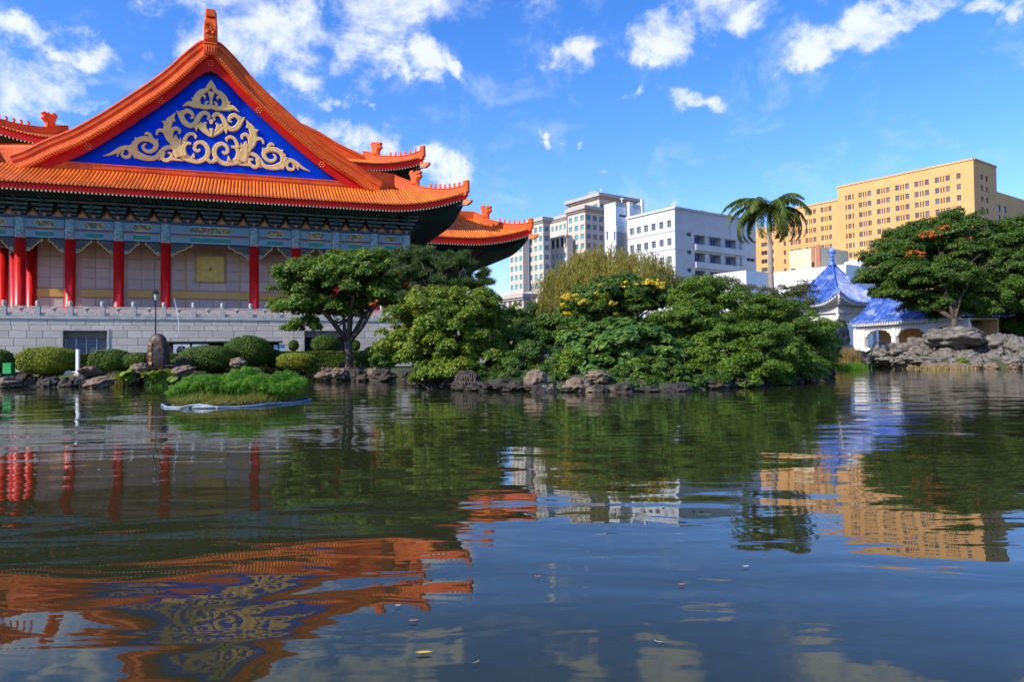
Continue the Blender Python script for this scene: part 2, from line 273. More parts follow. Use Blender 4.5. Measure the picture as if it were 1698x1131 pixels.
# ------------------------------------------------------------------ mesh helpers
class MB:
    def __init__(s): s.v = []; s.f = []; s.mi = []; s.cur = 0
    def add(s, verts, faces):
        o = len(s.v); s.v.extend(verts); s.f.extend([tuple(i + o for i in f) for f in faces]); s.mi.extend([s.cur] * len(faces)); return s
    def box(s, x0, x1, y0, y1, z0, z1):
        return s.add([(x0,y0,z0),(x1,y0,z0),(x1,y1,z0),(x0,y1,z0),(x0,y0,z1),(x1,y0,z1),(x1,y1,z1),(x0,y1,z1)],
                     [(0,3,2,1),(4,5,6,7),(0,1,5,4),(1,2,6,5),(2,3,7,6),(3,0,4,7)])
    def cyl(s, x, y, z0, z1, r0, r1=None, n=16, caps=True):
        r1 = r0 if r1 is None else r1
        v = [(x + r0 * math.cos(2*PI*i/n), y + r0 * math.sin(2*PI*i/n), z0) for i in range(n)] + [(x + r1 * math.cos(2*PI*i/n), y + r1 * math.sin(2*PI*i/n), z1) for i in range(n)]
        f = [(i, (i+1) % n, n + (i+1) % n, n + i) for i in range(n)]
        if caps: f += [tuple(range(n-1, -1, -1)), tuple(range(n, 2*n))]
        return s.add(v, f)
    def lathe(s, x, y, prof, n=16):
        v = []; f = []
        for r, z in prof: v += [(x + r * math.cos(2*PI*i/n), y + r * math.sin(2*PI*i/n), z) for i in range(n)]
        for k in range(len(prof) - 1): f += [(k*n+i, k*n+(i+1) % n, (k+1)*n+(i+1) % n, (k+1)*n+i) for i in range(n)]
        f += [tuple(range(n-1, -1, -1)), tuple(range((len(prof)-1)*n, len(prof)*n))]
        return s.add(v, f)
    def tube(s, pts, rads, n=7, caps=True):
        v = []; f = []; P = [Vector(p) for p in pts]
        if isinstance(rads, (int, float)): rads = [rads] * len(P)
        ref = None
        for i, p in enumerate(P):
            d = (P[min(i+1, len(P)-1)] - P[max(i-1, 0)]).normalized()
            if ref is None: ref = Vector((0, 0, 1)) if abs(d.z) < .9 else Vector((1, 0, 0))
            a = d.cross(ref).normalized(); b = a.cross(d).normalized(); ref = b
            v += [tuple(p + (a * math.cos(2*PI*k/n) + b * math.sin(2*PI*k/n)) * rads[i]) for k in range(n)]
        for i in range(len(P) - 1): f += [(i*n+k, i*n+(k+1) % n, (i+1)*n+(k+1) % n, (i+1)*n+k) for k in range(n)]
        if caps: f += [tuple(range(n-1, -1, -1)), tuple(range((len(P)-1)*n, len(P)*n))]
        return s.add(v, f)
    def sweep(s, pts, sec, side):     # section [(a,b)]: a along 'side', b along world z
        v = []; f = []; n = len(sec); sd = [Vector(x) for x in side] if isinstance(side, list) else [Vector(side)] * len(pts)
        for p, q in zip(pts, sd):
            v += [tuple(Vector(p) + q * a + Vector((0, 0, b))) for a, b in sec]
        for i in range(len(pts) - 1): f += [(i*n+k, i*n+(k+1) % n, (i+1)*n+(k+1) % n, (i+1)*n+k) for k in range(n)]
        f += [tuple(range(n-1, -1, -1)), tuple(range((len(pts)-1)*n, len(pts)*n))]
        return s.add(v, f)
    def prism(s, outline, y0, y1, axis='y'):   # outline in (x,z), extruded along y (or outline (y,z) extruded along x)
        n = len(outline)
        if axis == 'y': v = [(a, y0, b) for a, b in outline] + [(a, y1, b) for a, b in outline]
        elif axis == 'x': v = [(y0, a, b) for a, b in outline] + [(y1, a, b) for a, b in outline]
        else: v = [(a, b, y0) for a, b in outline] + [(a, b, y1) for a, b in outline]
        return s.add(v, [tuple(range(n)), tuple(range(2*n-1, n-1, -1))] + [(i, n+i, n+(i+1) % n, (i+1) % n) for i in range(n)])
    def mesh(s, name, mats, smooth=False, fix=True):
        me = bpy.data.meshes.new(name); me.from_pydata(s.v, [], s.f)
        for m in (mats if isinstance(mats, (list, tuple)) else [mats]): me.materials.append(m)
        if any(s.mi): me.polygons.foreach_set('material_index', s.mi)
        if smooth: me.polygons.foreach_set('use_smooth', [True] * len(me.polygons))
        me.update()
        if fix:
            import bmesh
            b = bmesh.new(); b.from_mesh(me); bmesh.ops.recalc_face_normals(b, faces=b.faces); b.to_mesh(me); b.free()
        return me
    def build(s, name, mats, parent=None, smooth=False, fix=True):
        return link(name, s.mesh(name, mats, smooth, fix), parent)
def link(name, me, parent=None, loc=None, rot=None, scale=None):
    o = bpy.data.objects.new(name, me); COL.objects.link(o)
    if parent: o.parent = parent
    if loc is not None: o.location = loc
    if rot is not None: o.rotation_euler = rot
    if scale is not None: o.scale = scale
    return o
def tag(o, label=None, cat=None, group=None, kind=None):
    if label: o['label'] = label
    if cat: o['category'] = cat
    if group: o['group'] = group
    if kind: o['kind'] = kind
    return o
def thing(name, label, cat, loc=(0, 0, 0), rz=0, group=None):
    o = bpy.data.objects.new(name, None); COL.objects.link(o); o.location = loc; o.rotation_euler = (0, 0, rz); o.empty_display_size = .3
    return tag(o, label, cat, group)
def np_mesh(name, V, Q, mat, smooth=False):
    me = bpy.data.meshes.new(name); nv, nq = len(V), len(Q)
    me.vertices.add(nv); me.vertices.foreach_set('co', np.ascontiguousarray(V, dtype=np.float32).ravel())
    me.loops.add(nq * 4); me.loops.foreach_set('vertex_index', np.ascontiguousarray(Q, dtype=np.int32).ravel())
    me.polygons.add(nq); me.polygons.foreach_set('loop_start', np.arange(0, nq * 4, 4, dtype=np.int32)); 
    try: me.polygons.foreach_set('loop_total', np.full(nq, 4, dtype=np.int32))
    except Exception: pass
    for m in (mat if isinstance(mat, (list, tuple)) else [mat]): me.materials.append(m)
    me.update(calc_edges=True)
    if smooth: me.polygons.foreach_set('use_smooth', np.ones(nq, dtype=bool))
    return me
def catmull(P, k=6):
    P = [np.array(p, float) for p in P]; Q = [2*P[0]-P[1]] + P + [2*P[-1]-P[-2]]; out = []
    for i in range(1, len(Q) - 2):
        for j in range(k):
            t = j / k; out.append(.5 * ((2*Q[i]) + (-Q[i-1]+Q[i+1])*t + (2*Q[i-1]-5*Q[i]+4*Q[i+1]-Q[i+2])*t*t + (-Q[i-1]+3*Q[i]-3*Q[i+1]+Q[i+2])*t**3))
    out.append(P[-1]); return out

# ------------------------------------------------------------------ ground and water
shore = [(-75, 50), wp(20, 640), wp(100, 642), (-27.5, 54.5), (-23, 61), (-21.5, 67), wp(500, 629), (-16, 66), wp(600, 632), wp(650, 633), (-6, 60), (-3, 74), (3, 90), (14, 104), (30, 112), wp(1340, 606), wp(1400, 607), wp(1450, 609), wp(1520, 611), wp(1600, 612), wp(1698, 612), (68, 72), (85, 62), (92, 20), (60, -1.5), (-60, -1.5), (-80, 20)]
island = [wp(688, 636), wp(700, 642), wp(760, 646), wp(800, 648), wp(900, 650), wp(1000, 650), wp(1080, 650), wp(1150, 648), wp(1240, 642), wp(1300, 638), wp(1345, 630), wp(1372, 624), (24, 68), (12, 74), (-1, 70), (-6, 60)]
def sdist(X, Y, poly):
    P = np.array(poly); Q = np.roll(P, -1, 0); best = np.full(X.shape, 1e9); ins = np.zeros(X.shape, bool)
    for (x0, y0), (x1, y1) in zip(P, Q):
        dx, dy = x1-x0, y1-y0; t = np.clip(((X-x0)*dx + (Y-y0)*dy) / (dx*dx+dy*dy+1e-9), 0, 1)
        best = np.minimum(best, np.hypot(X-x0-t*dx, Y-y0-t*dy))
        c = ((y0 > Y) != (y1 > Y)) & (X < (x1-x0)*(Y-y0)/(y1-y0+1e-12)+x0); ins ^= c
    return np.where(ins, -best, best)
def land_h(X, Y):
    d = np.maximum(-1e9, np.minimum(1e9, np.where(True, sdist(X, Y, shore), 0)))       # >0 on land
    di = -sdist(X, Y, island)                                                            # >0 on the island
    d = np.maximum(d, di)
    return np.where(d > 0, np.where(di > 0, .9 * np.clip(d / 3.0, 0, 1) ** 1.2 + .04, 1.05 * np.clip(d / 1.1, 0, 1) ** .7), np.clip(d * .7, -1.0, 0)) + np.where(d > 1.5, .08 * np.sin(X * .31) * np.cos(Y * .27), 0)
def axis_coords(a, b, step, far):
    core = np.arange(a, b + step, step); g = np.cumsum(step * 1.28 ** np.arange(1, 40)); g = g[g < far]
    return np.concatenate([a - g[::-1], core, core[-1] + g])
xs = axis_coords(-90, 100, .9, 4500); ys = axis_coords(-10, 130, .9, 4500)
GX, GY = np.meshgrid(xs, ys); GZ = land_h(GX, GY)
V = np.stack([GX.ravel(), GY.ravel(), GZ.ravel()], 1); nx, ny = len(xs), len(ys)
I = (np.arange(ny-1)[:, None] * nx + np.arange(nx-1)[None, :]).ravel()
ground = link('ground', np_mesh('ground', V, np.stack([I, I+1, I+nx+1, I+nx], 1), MT['soil'], True)); tag(ground, kind='structure')
wx0, wx1, wy0, wy1 = -95, 110, -8, 128
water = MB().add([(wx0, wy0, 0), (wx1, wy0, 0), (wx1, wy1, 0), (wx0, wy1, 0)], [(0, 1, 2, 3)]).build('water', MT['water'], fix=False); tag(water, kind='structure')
def gz(x, y): return float(land_h(np.array([x]), np.array([y]))[0])

# ------------------------------------------------------------------ Chinese roofs
def prof_fn(t): return .80 * t + .20 * t * t
def lift_fn(q, Ls): return max(0.0, 1 - q / Ls) ** 2.0
def roof_side(P0, e, n, a, D, z0, H, Lf, Ls, pitch, r, trunc=None, seg=7, prof=prof_fn, hipped=(True, True), bed_mat=0, inset=None):
    """tiled slope: P0 middle of the eave, e along it, n inward; returns MB with bed (mat 0) and round tile rows (mat 1)"""
    mb = MB(); e = Vector(e); n = Vector(n); P0 = Vector(P0)
    nr = int(2 * a / pitch); S = [-a + (i + .5) * 2 * a / nr for i in range(nr)]
    def Z(s, d): q = a - abs(s); return z0 + H * prof(min(d, D) / D) + Lf * lift_fn(min(q + d * .0, 1e9), Ls) * max(0, 1 - d / D) ** 1.3
    for s in S:
        q = a - abs(s)
        h = hipped[0] if s < 0 else hipped[1]
        dm = min(trunc or D, D, q + .05 if h else D)
        if dm < .15: continue
        k = max(1, min(seg, int(dm / .6) + 1)); w = a / nr
        cols = []
        for j in range(k + 1):
            d = dm * j / k; z = Z(s, d); c = P0 + e * s + n * d
            cols.append((c, z))
        bv = []
        for c, z in cols:
            for off in (-w, w): 
                p = c + e * off; bv.append((p.x, p.y, z))
        mb.cur = 0; mb.add(bv, [(2*j, 2*j+1, 2*j+3, 2*j+2) for j in range(k)])
        tv = []
        for c, z in cols:
            for an in (0, 50, 90, 130, 180):
                x = math.cos(math.radians(an)) * r; y = math.sin(math.radians(an)) * r * 1.1
                p = c + e * x; tv.append((p.x, p.y, z + y + .01))
        mb.cur = 1; m = 5
        mb.add(tv, [(j*m+i, j*m+i+1, (j+1)*m+i+1, (j+1)*m+i) for j in range(k) for i in range(m-1)])
        c, z = cols[0]; c = c - n * .05      # round end cap
        mb.cur = 1
        ring = [c + e * (math.cos(2*PI*i/8) * r * 1.15) for i in range(8)]
        mb.add([(p.x, p.y, z + math.sin(2*PI*i/8) * r * 1.15 + .02) for i, p in enumerate(ring)], [tuple(range(8))])
    return mb
def eave_trim(P0, e, n, a, z0, Lf, Ls, fh, over, zin, rp, root, soffit_to, names=('fascia', 'soffit', 'rafter_ends'), mats=None, raf=.16, seg_n=60):
    """fascia board, soffit and rafter ends that follow the curved eave"""
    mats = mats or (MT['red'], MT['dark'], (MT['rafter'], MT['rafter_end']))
    e = Vector(e); n = Vector(n); P0 = Vector(P0)
    def zz(s): return z0 + Lf * lift_fn(a - abs(s), Ls)
    S = np.linspace(-a, a, seg_n + 1)
    pts = [P0 + e * s + n * min(over, a - abs(s) + .02) + Vector((0, 0, zz(s))) for s in S]
    mb = MB(); mb.sweep(pts, [(0, -fh), (.25, -fh), (.25, -.04), (0, -.04)], n)
    f = mb.build(names[0], mats[0], root)
    mb = MB(); v = []; q = []
    for s in S:
        p = P0 + e * s; g = min(soffit_to, a - abs(s))
        p1 = p + n * min(over + .3, g); p2 = p + n * g
        tt = g / soffit_to
        v += [(p1.x, p1.y, zz(s) - fh + .05), (p2.x, p2.y, (zz(s) - fh) * (1 - tt) + zin * tt)]
    mb.add(v, [(2*i, 2*i+1, 2*i+3, 2*i+2) for i in range(len(S)-1)])
    sf = mb.build(names[1], mats[1], root)
    mb = MB(); nr = int(2 * a / rp)
    ang = math.atan2(e.y, e.x); ca, sa = math.cos(ang), math.sin(ang)
    for i in range(nr):
        s = -a + (i + .5) * 2 * a / nr; h = raf / 2; g = min(soffit_to * .8, a - abs(s))
        if g < over + .5: continue
        z = zz(s) - fh - h - .02; tt = g / soffit_to; z2 = (zz(s) - fh) * (1 - tt) + zin * tt - h + .02
        A = P0 + e * s + n * (over - .02); B = P0 + e * s + n * g
        vv = []
        for p, zc in ((A, z), (B, z2)):
            for sx, sz in ((-1, -1), (1, -1), (1, 1), (-1, 1)): r_ = p + e * (sx * h); vv.append((r_.x, r_.y, zc + sz * h))
        mb.cur = 1; mb.add(vv, [(0, 1, 2, 3)]); mb.cur = 0; mb.add(vv, [(0, 1, 5, 4), (1, 2, 6, 5), (2, 3, 7, 6), (3, 0, 4, 7)])
    ro = mb.build(names[2], list(mats[2]), root, fix=False); ro['kind'] = 'stuff'
    return f, sf, ro

# ornament meshes shared between the roofs
def beast_mesh(mat):                     # ridge-end beast: body, open jaws to the right, horned crest
    o = [(-.55, 0), (.55, 0), (.50, .55), (.72, .85), (.98, 1.0), (.95, 1.25), (.70, 1.28), (.82, 1.45), (1.0, 1.62), (.82, 1.78), (.52, 1.62), (.40, 1.85), (.22, 1.60),
         (-.05, 1.62), (-.12, 1.86), (-.35, 1.92), (-.62, 1.80), (-.70, 1.5), (-.55, 1.2), (-.42, .8)]
    mb = MB(); mb.prism(o, -.28, .28); mb.prism([(x*.72, .18 + z*.8) for x, z in o], -.38, .38)
    mb.cyl(.45, -.33, 1.25, 1.45, .12, .06, 8); mb.cyl(.45, .33, 1.25, 1.45, .12, .06, 8)
    return mb.mesh('beast', mat)
def figurine_mesh(mat):                  # seated roof figure
    mb = MB(); mb.box(-.16, .16, -.1, .1, 0, .12); mb.lathe(0, 0, [(.15, .1), (.17, .25), (.10, .42), (.07, .5), (.11, .58), (.10, .68), (.03, .76)], 8)
    mb.prism([(.05, .5), (.26, .55), (.22, .66), (.05, .66)], -.05, .05); mb.prism([(-.1, .2), (-.24, .5), (-.18, .62), (-.05, .4)], -.04, .04)
    return mb.mesh('figurine', mat)
def finial_cap_mesh(matb, matt, mato):   # beam end under the corner with its glazed animal head
    mb = MB(); mb.cur = 0; mb.box(0, 1.7, -.18, .18, -.32, .32); mb.cur = 1; mb.box(1.62, 1.72, -.22, .22, -.37, .37); mb.box(.3, 1.5, -.2, .2, .28, .33)
    mb.box(.3, 1.5, -.2, .2, -.33, -.28)
    mb.cur = 2; mb.prism([(1.72, -.3), (2.3, -.36), (2.75, -.1), (2.95, .12), (2.75, .32), (2.4, .26), (1.72, .34)], -.24, .24)
    return mb.mesh('corner_beam', [matb, matt, mato])
BEAST = beast_mesh(MT['ridge']); FIG = figurine_mesh(MT['ridge']); CAP = finial_cap_mesh(MT['rafter'], MT['dou_line'], MT['wood'])
def hip_ridge(root, corner, inner, z0, H, Lf, Ls, mat, w=.55, h=.95, nfig=8, beast_t=.58, beast_s=1.25, fig_s=1.0, dz=.05):
    """ridge from the eave corner up to the inner end; beast part way, figures toward the tip"""
    P = []; A = Vector((*corner, 0)); B = Vector((*inner, 0)); K = 24
    Dq = abs(corner[0] - inner[0])
    def z(t): return z0 + H * prof_fn(t) + Lf * lift_fn(t * Dq, Ls) * max(0, 1 - t) ** 1.3
    for i in range(K + 1):
        t = i / K; p = A.lerp(B, t); P.append(Vector((p.x, p.y, z(t) + dz)))
    d = (B - A).normalized(); side = Vector((-d.y, d.x, 0)); ang = math.atan2(-d.y, -d.x)
    kb = int(K * beast_t)
    lo = [(-w/2, -.5), (w/2, -.5), (w/2, h*.45), (w*.36, h*.5), (w*.36, h*.62), (w*.5, h*.66), (w*.35, h*.75), (-w*.35, h*.75), (-w*.5, h*.66), (-w*.36, h*.62), (-w*.36, h*.5), (-w/2, h*.45)]
    hi = [(x, b * 1.28 if b > 0 else b) for x, b in lo]
    mb = MB(); mb.sweep(P[:kb+1], lo, side); mb.sweep([p + Vector((0, 0, .0)) for p in P[kb:]], hi, side)
    o = mb.build('hip_ridge', mat, root)
    b = link('ridge_beast', BEAST, root, P[kb] + Vector((0, 0, h*.6)), (0, 0, ang), (beast_s,) * 3)
    for k in range(nfig):
        t = .04 + (beast_t * .62) * k / max(1, nfig - 1); p = A.lerp(B, t)
        link('ridge_figurine', FIG, root, (p.x, p.y, z(t) + dz + h*.72), (0, 0, ang), (fig_s,) * 3)
    e = MB(); c = P[0]; e.cyl(0, 0, -.1, h*1.15, w*.52, w*.44, 8); link('ridge_end', e.mesh('ridge_end', mat), root, c)
    return P, ang

# ------------------------------------------------------------------ the great hall (local frame: x along the gable front, y into the building)
HA = math.radians(19.5); HO = Vector((-32.404, 75.75, 0))
hall = thing('grand_hall', 'huge Chinese palace hall with orange tiled roofs, blue gable with gold scrolls and red columns', 'building', HO, HA)
TOP = 6.45
# podium is its own structure (terrace with stone blocks)
podium = thing('stone_podium', 'grey stone block terrace wall carrying the palace hall, louvred opening at left', 'terrace', HO, HA)
def wall_holes(mb, x0, x1, z0, z1, holes, depth, back=True, y=0.0):
    """vertical wall at y facing -y with recessed rectangular openings"""
    X = sorted({x0, x1, *[h[0] for h in holes], *[h[1] for h in holes]}); Z = sorted({z0, z1, *[h[2] for h in holes], *[h[3] for h in holes]})
    X = [x for x in X if x0 <= x <= x1]; Z = [z for z in Z if z0 <= z <= z1]
    hs = [tuple(h[:4]) for h in holes]
    idx = {}
    for i in range(len(X) - 1):
        for j in range(len(Z) - 1):
            cx, cz = (X[i]+X[i+1])/2, (Z[j]+Z[j+1])/2
            if any(a < cx < b and c < cz < d for a, b, c, d in hs): continue
            mb.add([(X[i], y, Z[j]), (X[i+1], y, Z[j]), (X[i+1], y, Z[j+1]), (X[i], y, Z[j+1])], [(0, 1, 2, 3)])
    for a, b, c, d in hs:
        mb.add([(a, y, c), (b, y, c), (b, y, d), (a, y, d), (a, y+depth, c), (b, y+depth, c), (b, y+depth, d), (a, y+depth, d)], [(0, 4, 5, 1), (1, 5, 6, 2), (2, 6, 7, 3), (3, 7, 4, 0)])
op1 = (-13.35, -9.45, .5, 5.0); op2 = (9.9, 14.4, .5, 5.05)
mb = MB(); wall_holes(mb, -60, 34, -.5, TOP, [op1, op2], 1.2); mb.add([(34, 0, -.5), (34, 60, -.5), (34, 60, TOP), (34, 0, TOP)], [(0, 1, 2, 3)])
mb.add([(-60, 0, TOP), (34, 0, TOP), (34, 60, TOP), (-60, 60, TOP)], [(0, 1, 2, 3)])
mb.build('core_wall', MT['joint'], podium, fix=False)
cube = MB(); b_ = .012; cube.add([(0, 0, 0), (1, 0, 0), (1, 0, 1), (0, 0, 1), (b_, -1, b_*1.6), (1-b_, -1, b_*1.6), (1-b_, -1, 1-b_*1.6), (b_, -1, 1-b_*1.6)], [(4, 5, 6, 7), (0, 1, 5, 4), (1, 2, 6, 5), (2, 3, 7, 6), (3, 0, 4, 7)])
block_me = cube.mesh('stone_block', MT['stone'])
z = TOP - .28; course = 0; rest = MB(); count = 0
for hgt in (.60, .56, .76, .74, .76, .76, .76, .8):
    z1 = z; z -= hgt; x = -58 + (course % 2) * .6
    while x < 33.5:
        w = random.choice((1.25, 1.55, 1.75, 1.35, 1.9)) * (1.1 if course > 1 else .95)
        segs = [(x, min(x + w, 33.9))]
        for o in (op1, op2):
            new = []
            for s0, s1 in segs:
                if z1 <= o[2] or z >= o[3] - .05 or s1 <= o[0] - .2 or s0 >= o[1] + .2: new.append((s0, s1)); continue
                if s0 < o[0] - .2: new.append((s0, o[0] - .2))
                if s1 > o[1] + .2: new.append((o[1] + .2, s1))
            segs = new
        for s0, s1 in segs:
            if s1 - s0 < .12: continue
            if -22 < s0 < 17 and count < 290:
                link('stone_block', block_me, podium, (s0 + .012, 0, z + .012), None, (s1 - s0 - .024, .05 + random.random() * .02, hgt - .024)); count += 1
            else: rest.box(s0 + .012, s1 - .012, -.05 - random.random() * .02, 0, z + .012, z1 - .012)
        x += w
    course += 1
o = rest.build('stone_courses', MT['stone'], podium); o['kind'] = 'stuff'
mb = MB(); mb.box(-60, 34.15, -.16, .6, TOP - .28, TOP + .01); mb.build('coping', MT['rail'], podium)
# louvred opening and doorway
for o in (op1, op2):
    mb = MB(); mb.box(o[0] - .2, o[0], -.12, .1, .5, o[3] + .2); mb.box(o[1], o[1] + .2, -.12, .1, .5, o[3] + .2); mb.box(o[0], o[1], -.12, .1, o[3], o[3] + .2); mb.build('opening_frame', MT['rail'], podium)
MB().box(op1[0], op1[1], .55, 1.0, 4.25, 5.0).build('lintel', MT['lintel'], podium)
mb = MB()
for i in range(22): zc = 1.0 + i * .148; mb.add([(op1[0], .45, zc), (op1[1], .45, zc), (op1[1], .60, zc + .09), (op1[0], .60, zc + .09), (op1[0], .45, zc - .02), (op1[1], .45, zc - .02)], [(0, 1, 2, 3), (4, 5, 1, 0)])
lv = mb.build('louvre_slats', MT['grill'], podium); lv['kind'] = 'stuff'
mb = MB()
for i in range(5): xx = op1[0] + .1 + i * .92; mb.box(xx, xx + .07, .38, .46, .9, 4.25)
mb.build('louvre_mullions', MT['grill'], podium)
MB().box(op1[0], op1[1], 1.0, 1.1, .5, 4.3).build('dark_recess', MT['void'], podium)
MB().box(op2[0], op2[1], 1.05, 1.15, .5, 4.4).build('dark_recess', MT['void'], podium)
MB().box(op2[0], op2[1], .2, 1.0, 4.35, 5.05).build('lintel', MT['lintel'], podium)

# balustrade
bal = thing('stone_balustrade', 'long grey stone balustrade with round headed posts along the terrace edge', 'balustrade', HO, HA)
pm_ = MB(); pm_.box(-.24, .24, -.24, .24, 0, .95); pm_.lathe(0, 0, [(.15, .95), (.22, 1.02), (.15, 1.08), (.20, 1.16), (.20, 1.46), (.17, 1.53), (.05, 1.55)], 12)
post_me = pm_.mesh('post', MT['rail'])
PS = [-15.58 + 2.84 * k for k in range(-8, 17)]
vm_ = MB(); vm_.lathe(0, 0, [(.12, 0), (.10, .08), (.22, .25), (.30, .38), (.16, .45)], 10); vase_me = vm_.mesh('vase_support', MT['rail'])
for k, x in enumerate(PS):
    link('post', post_me, bal, (x, .1, TOP))
    if k < len(PS) - 1:
        x1 = PS[k + 1]
        MB().box(x + .24, x1 - .24, -.0, .2, TOP + .87, TOP + 1.0).build('handrail', MT['rail'], bal)
        m_ = MB(); m_.box(x + .24, x1 - .24, .0, .2, TOP, TOP + .36); m_.box(x + .5, x1 - .5, -.03, .0, TOP + .08, TOP + .28); m_.build('rail_panel', MT['rail'], bal)
        link('vase_support', vase_me, bal, ((x + x1) / 2, .1, TOP + .42))

# hall floor, walls
FZ = 7.5
mb = MB(); mb.box(-23.8, 23.8, 3.6, 33, TOP, FZ); mb.build('floor_plinth', MT['pink'], hall)
WV = 9.0
COLX = [4.62, 9.25, 13.85, 18.42, 22.3]
mb = MB(); mb.box(-18.2, 18.2, WV + .06, 33, FZ, 17.2); mb.build('wall', MT['pinkj'], hall)
sm = MB(); sm.add([(0, 0, 0), (1, 0, 0), (1, 0, 1), (0, 0, 1), (.01, -1, .01), (.99, -1, .01), (.99, -1, .99), (.01, -1, .99)], [(4, 5, 6, 7), (0, 1, 5, 4), (1, 2, 6, 5), (2, 3, 7, 6), (3, 0, 4, 7)]); slab_me = sm.mesh('wall_slab', MT['pink'])
edges = [-18.2] + [-c for c in reversed(COLX[:3])] + COLX[:3] + [18.2]
ncount = 0
for a, b in zip(edges[:-1], edges[1:]):
    nc = 3 if b - a < 6 else 6; w = (b - a - .5) / nc
    for zi in range(6):
        for c in range(nc):
            x0 = a + .25 + c * w; z0 = 10.1 + zi * 1.18
            link('wall_slab', slab_me, hall, (x0 + .02, WV + .06, z0 + .02), None, (w - .04, .06, 1.14)); ncount += 1
    for c in range(nc):
        x0 = a + .25 + c * w; link('wall_slab', slab_me, hall, (x0 + .02, WV + .06, FZ + .02), None, (w - .04, .06, 1.5))
    MB().box(a + .25, b - .25, WV - .10, WV + .02, 9.14, 9.98).build('gold_band', MT['goldband'], hall)
mb = MB()
for x in (-2.95, 2.95): mb.box(x - .06, x + .06, WV - .12, WV + .06, FZ, 15.0)
mb.build('gold_pilasters', MT['goldband'], hall)
# gold square emblem
ex, ez, es = -.27, 12.7, 1.62
em = MB(); em.box(ex - es*.9, ex + es*.9, WV - .22, WV - .02, ez - es*.9, ez + es*.9)
for k in range(12):
    t = -es + (k + .5) * es * 2 / 12
    for sgn in (-1, 1):
        em.prism([(ex + t - .12, ez + sgn*es*.85), (ex + t + .12, ez + sgn*es*.85), (ex + t, ez + sgn*es*1.06)], WV - .26, WV - .04)
        em.prism([(ex + sgn*es*.85, ez + t - .12), (ex + sgn*es*.85, ez + t + .12), (ex + sgn*es*1.06, ez + t)], WV - .26, WV - .04)
emb = em.build('gold_emblem', MT['goldplate'], hall)
m_ = MB()
for r0, r1 in ((.30, .36), (.75, .81), (1.15, 1.22)):
    n_ = 28
    for i in range(n_):
        a0, a1 = 2*PI*i/n_, 2*PI*(i+1)/n_
        m_.prism([(ex + r0*math.cos(a0), ez + r0*math.sin(a0)), (ex + r1*math.cos(a0), ez + r1*math.sin(a0)), (ex + r1*math.cos(a1), ez + r1*math.sin(a1)), (ex + r0*math.cos(a1), ez + r0*math.sin(a1))], WV - .27, WV - .22)
m_.add([(ex, WV - .42, ez)] + [(ex + .2*math.cos(2*PI*i/8), WV - .22, ez + .2*math.sin(2*PI*i/8)) for i in range(8)], [(0, 1 + i, 1 + (i+1) % 8) for i in range(8)])
m_.build('emblem_rings', MT['goldplate'], emb)

# columns
cm = MB(); cm.lathe(0, 0, [(.62, 0), (.66, .12), (.55, .3), (.53, .32), (.53, 7.45)], 20); col_me = cm.mesh('column', MT['redcol'], smooth=True)
hm = MB(); hm.lathe(0, 0, [(.535, 0), (.535, 2.1)], 20); head_me = hm.mesh('column_head', MT['colpaint'], smooth=True)
bandm = MB(); bandm.lathe(0, 0, [(.55, 0), (.55, .06)], 20); band_me = bandm.mesh('column_head_band', MT['dou_line'])
CV = 5.0
def column(x, y, bands=True):
    c = link('column', col_me, hall, (x, y, FZ))
    h = link('column_head', head_me, c, (0, 0, 7.45))
    if bands:
        for z_ in (.02, .9, 1.15, 2.0): link('head_band', band_me, c, (0, 0, 7.45 + z_))
for x in [-c for c in reversed(COLX)] + COLX: column(x, CV)
for y in (9.0, 13.2, 17.4, 21.6, 25.8, 30):
    column(-22.3, y, False); column(22.3, y, False)
for y in (9.0, 13.2): column(-18.42, y, False); column(18.42, y, False)
# beams, spandrels
def beams(p0, p1, ax, fixed, wide=False, part=hall):
    a, b = p0 + .50, p1 - .50; ub, lb = (MT['beam_upw'], MT['beam_low']) if wide else (MT['beam_up'], MT['beam_lo'])
    def bx(x0, x1, y0, y1, z0, z1, nm, mt):
        m = MB(); m.box(x0, x1, y0, y1, z0, z1) if ax == 'x' else m.box(y0, y1, x0, x1, z0, z1); return m.build(nm, mt, hall)
    bx(a, b, fixed - .34, fixed + .34, 16.02, 17.05, 'upper_beam', ub)
    bx(a, b, fixed - .20, fixed + .20, 15.86, 16.015, 'beam_strip', MT['orange'])
    bx(a, b, fixed - .30, fixed + .30, 15.00, 15.85, 'lower_beam', lb)
xs_ = [-c for c in reversed(COLX)] + COLX
def spandrel(x, sgn, L_):
    out = [(0, 15.0), (0, 13.62), (.35, 13.62), (.35, 13.82), (.62, 13.82), (.62, 14.02), (1.1 * L_, 14.30), (1.25 * L_, 14.55), (1.6 * L_, 14.66), (1.62 * L_, 15.0)]
    pts = [(x + sgn * (.52 + a), z_) for a, z_ in out]
    m = MB(); m.prism(pts, CV - .08, CV + .08); o = m.build('spandrel_bracket', MT['spandrel'], hall)
    m = MB()
    for i in range(1, len(pts) - 1):
        (a0, z0), (a1, z1) = pts[i], pts[i+1]
        dx, dz = a1-a0, z1-z0; l_ = math.hypot(dx, dz); nx_, nz_ = -dz/l_*.045, dx/l_*.045
        m.prism([(a0-nx_, z0-nz_), (a1-nx_, z1-nz_), (a1+nx_, z1+nz_), (a0+nx_, z0+nz_)], CV - .13, CV - .06)
    m.build('gold_edge', MT['goldband'], o)
    m = MB()
    for k in range(3): m.box(min(x + sgn*.55, x + sgn*(.9 - .0*k)), max(x + sgn*.55, x + sgn*.9), CV - .16, CV - .1, 13.64 + k * .13, 13.70 + k * .13)
    m.build('fret_scroll', MT['dou_line'], o)
    m = MB()
    for k in range(4): m.cyl(0, 0, 0, .05, .1, .07, 8)
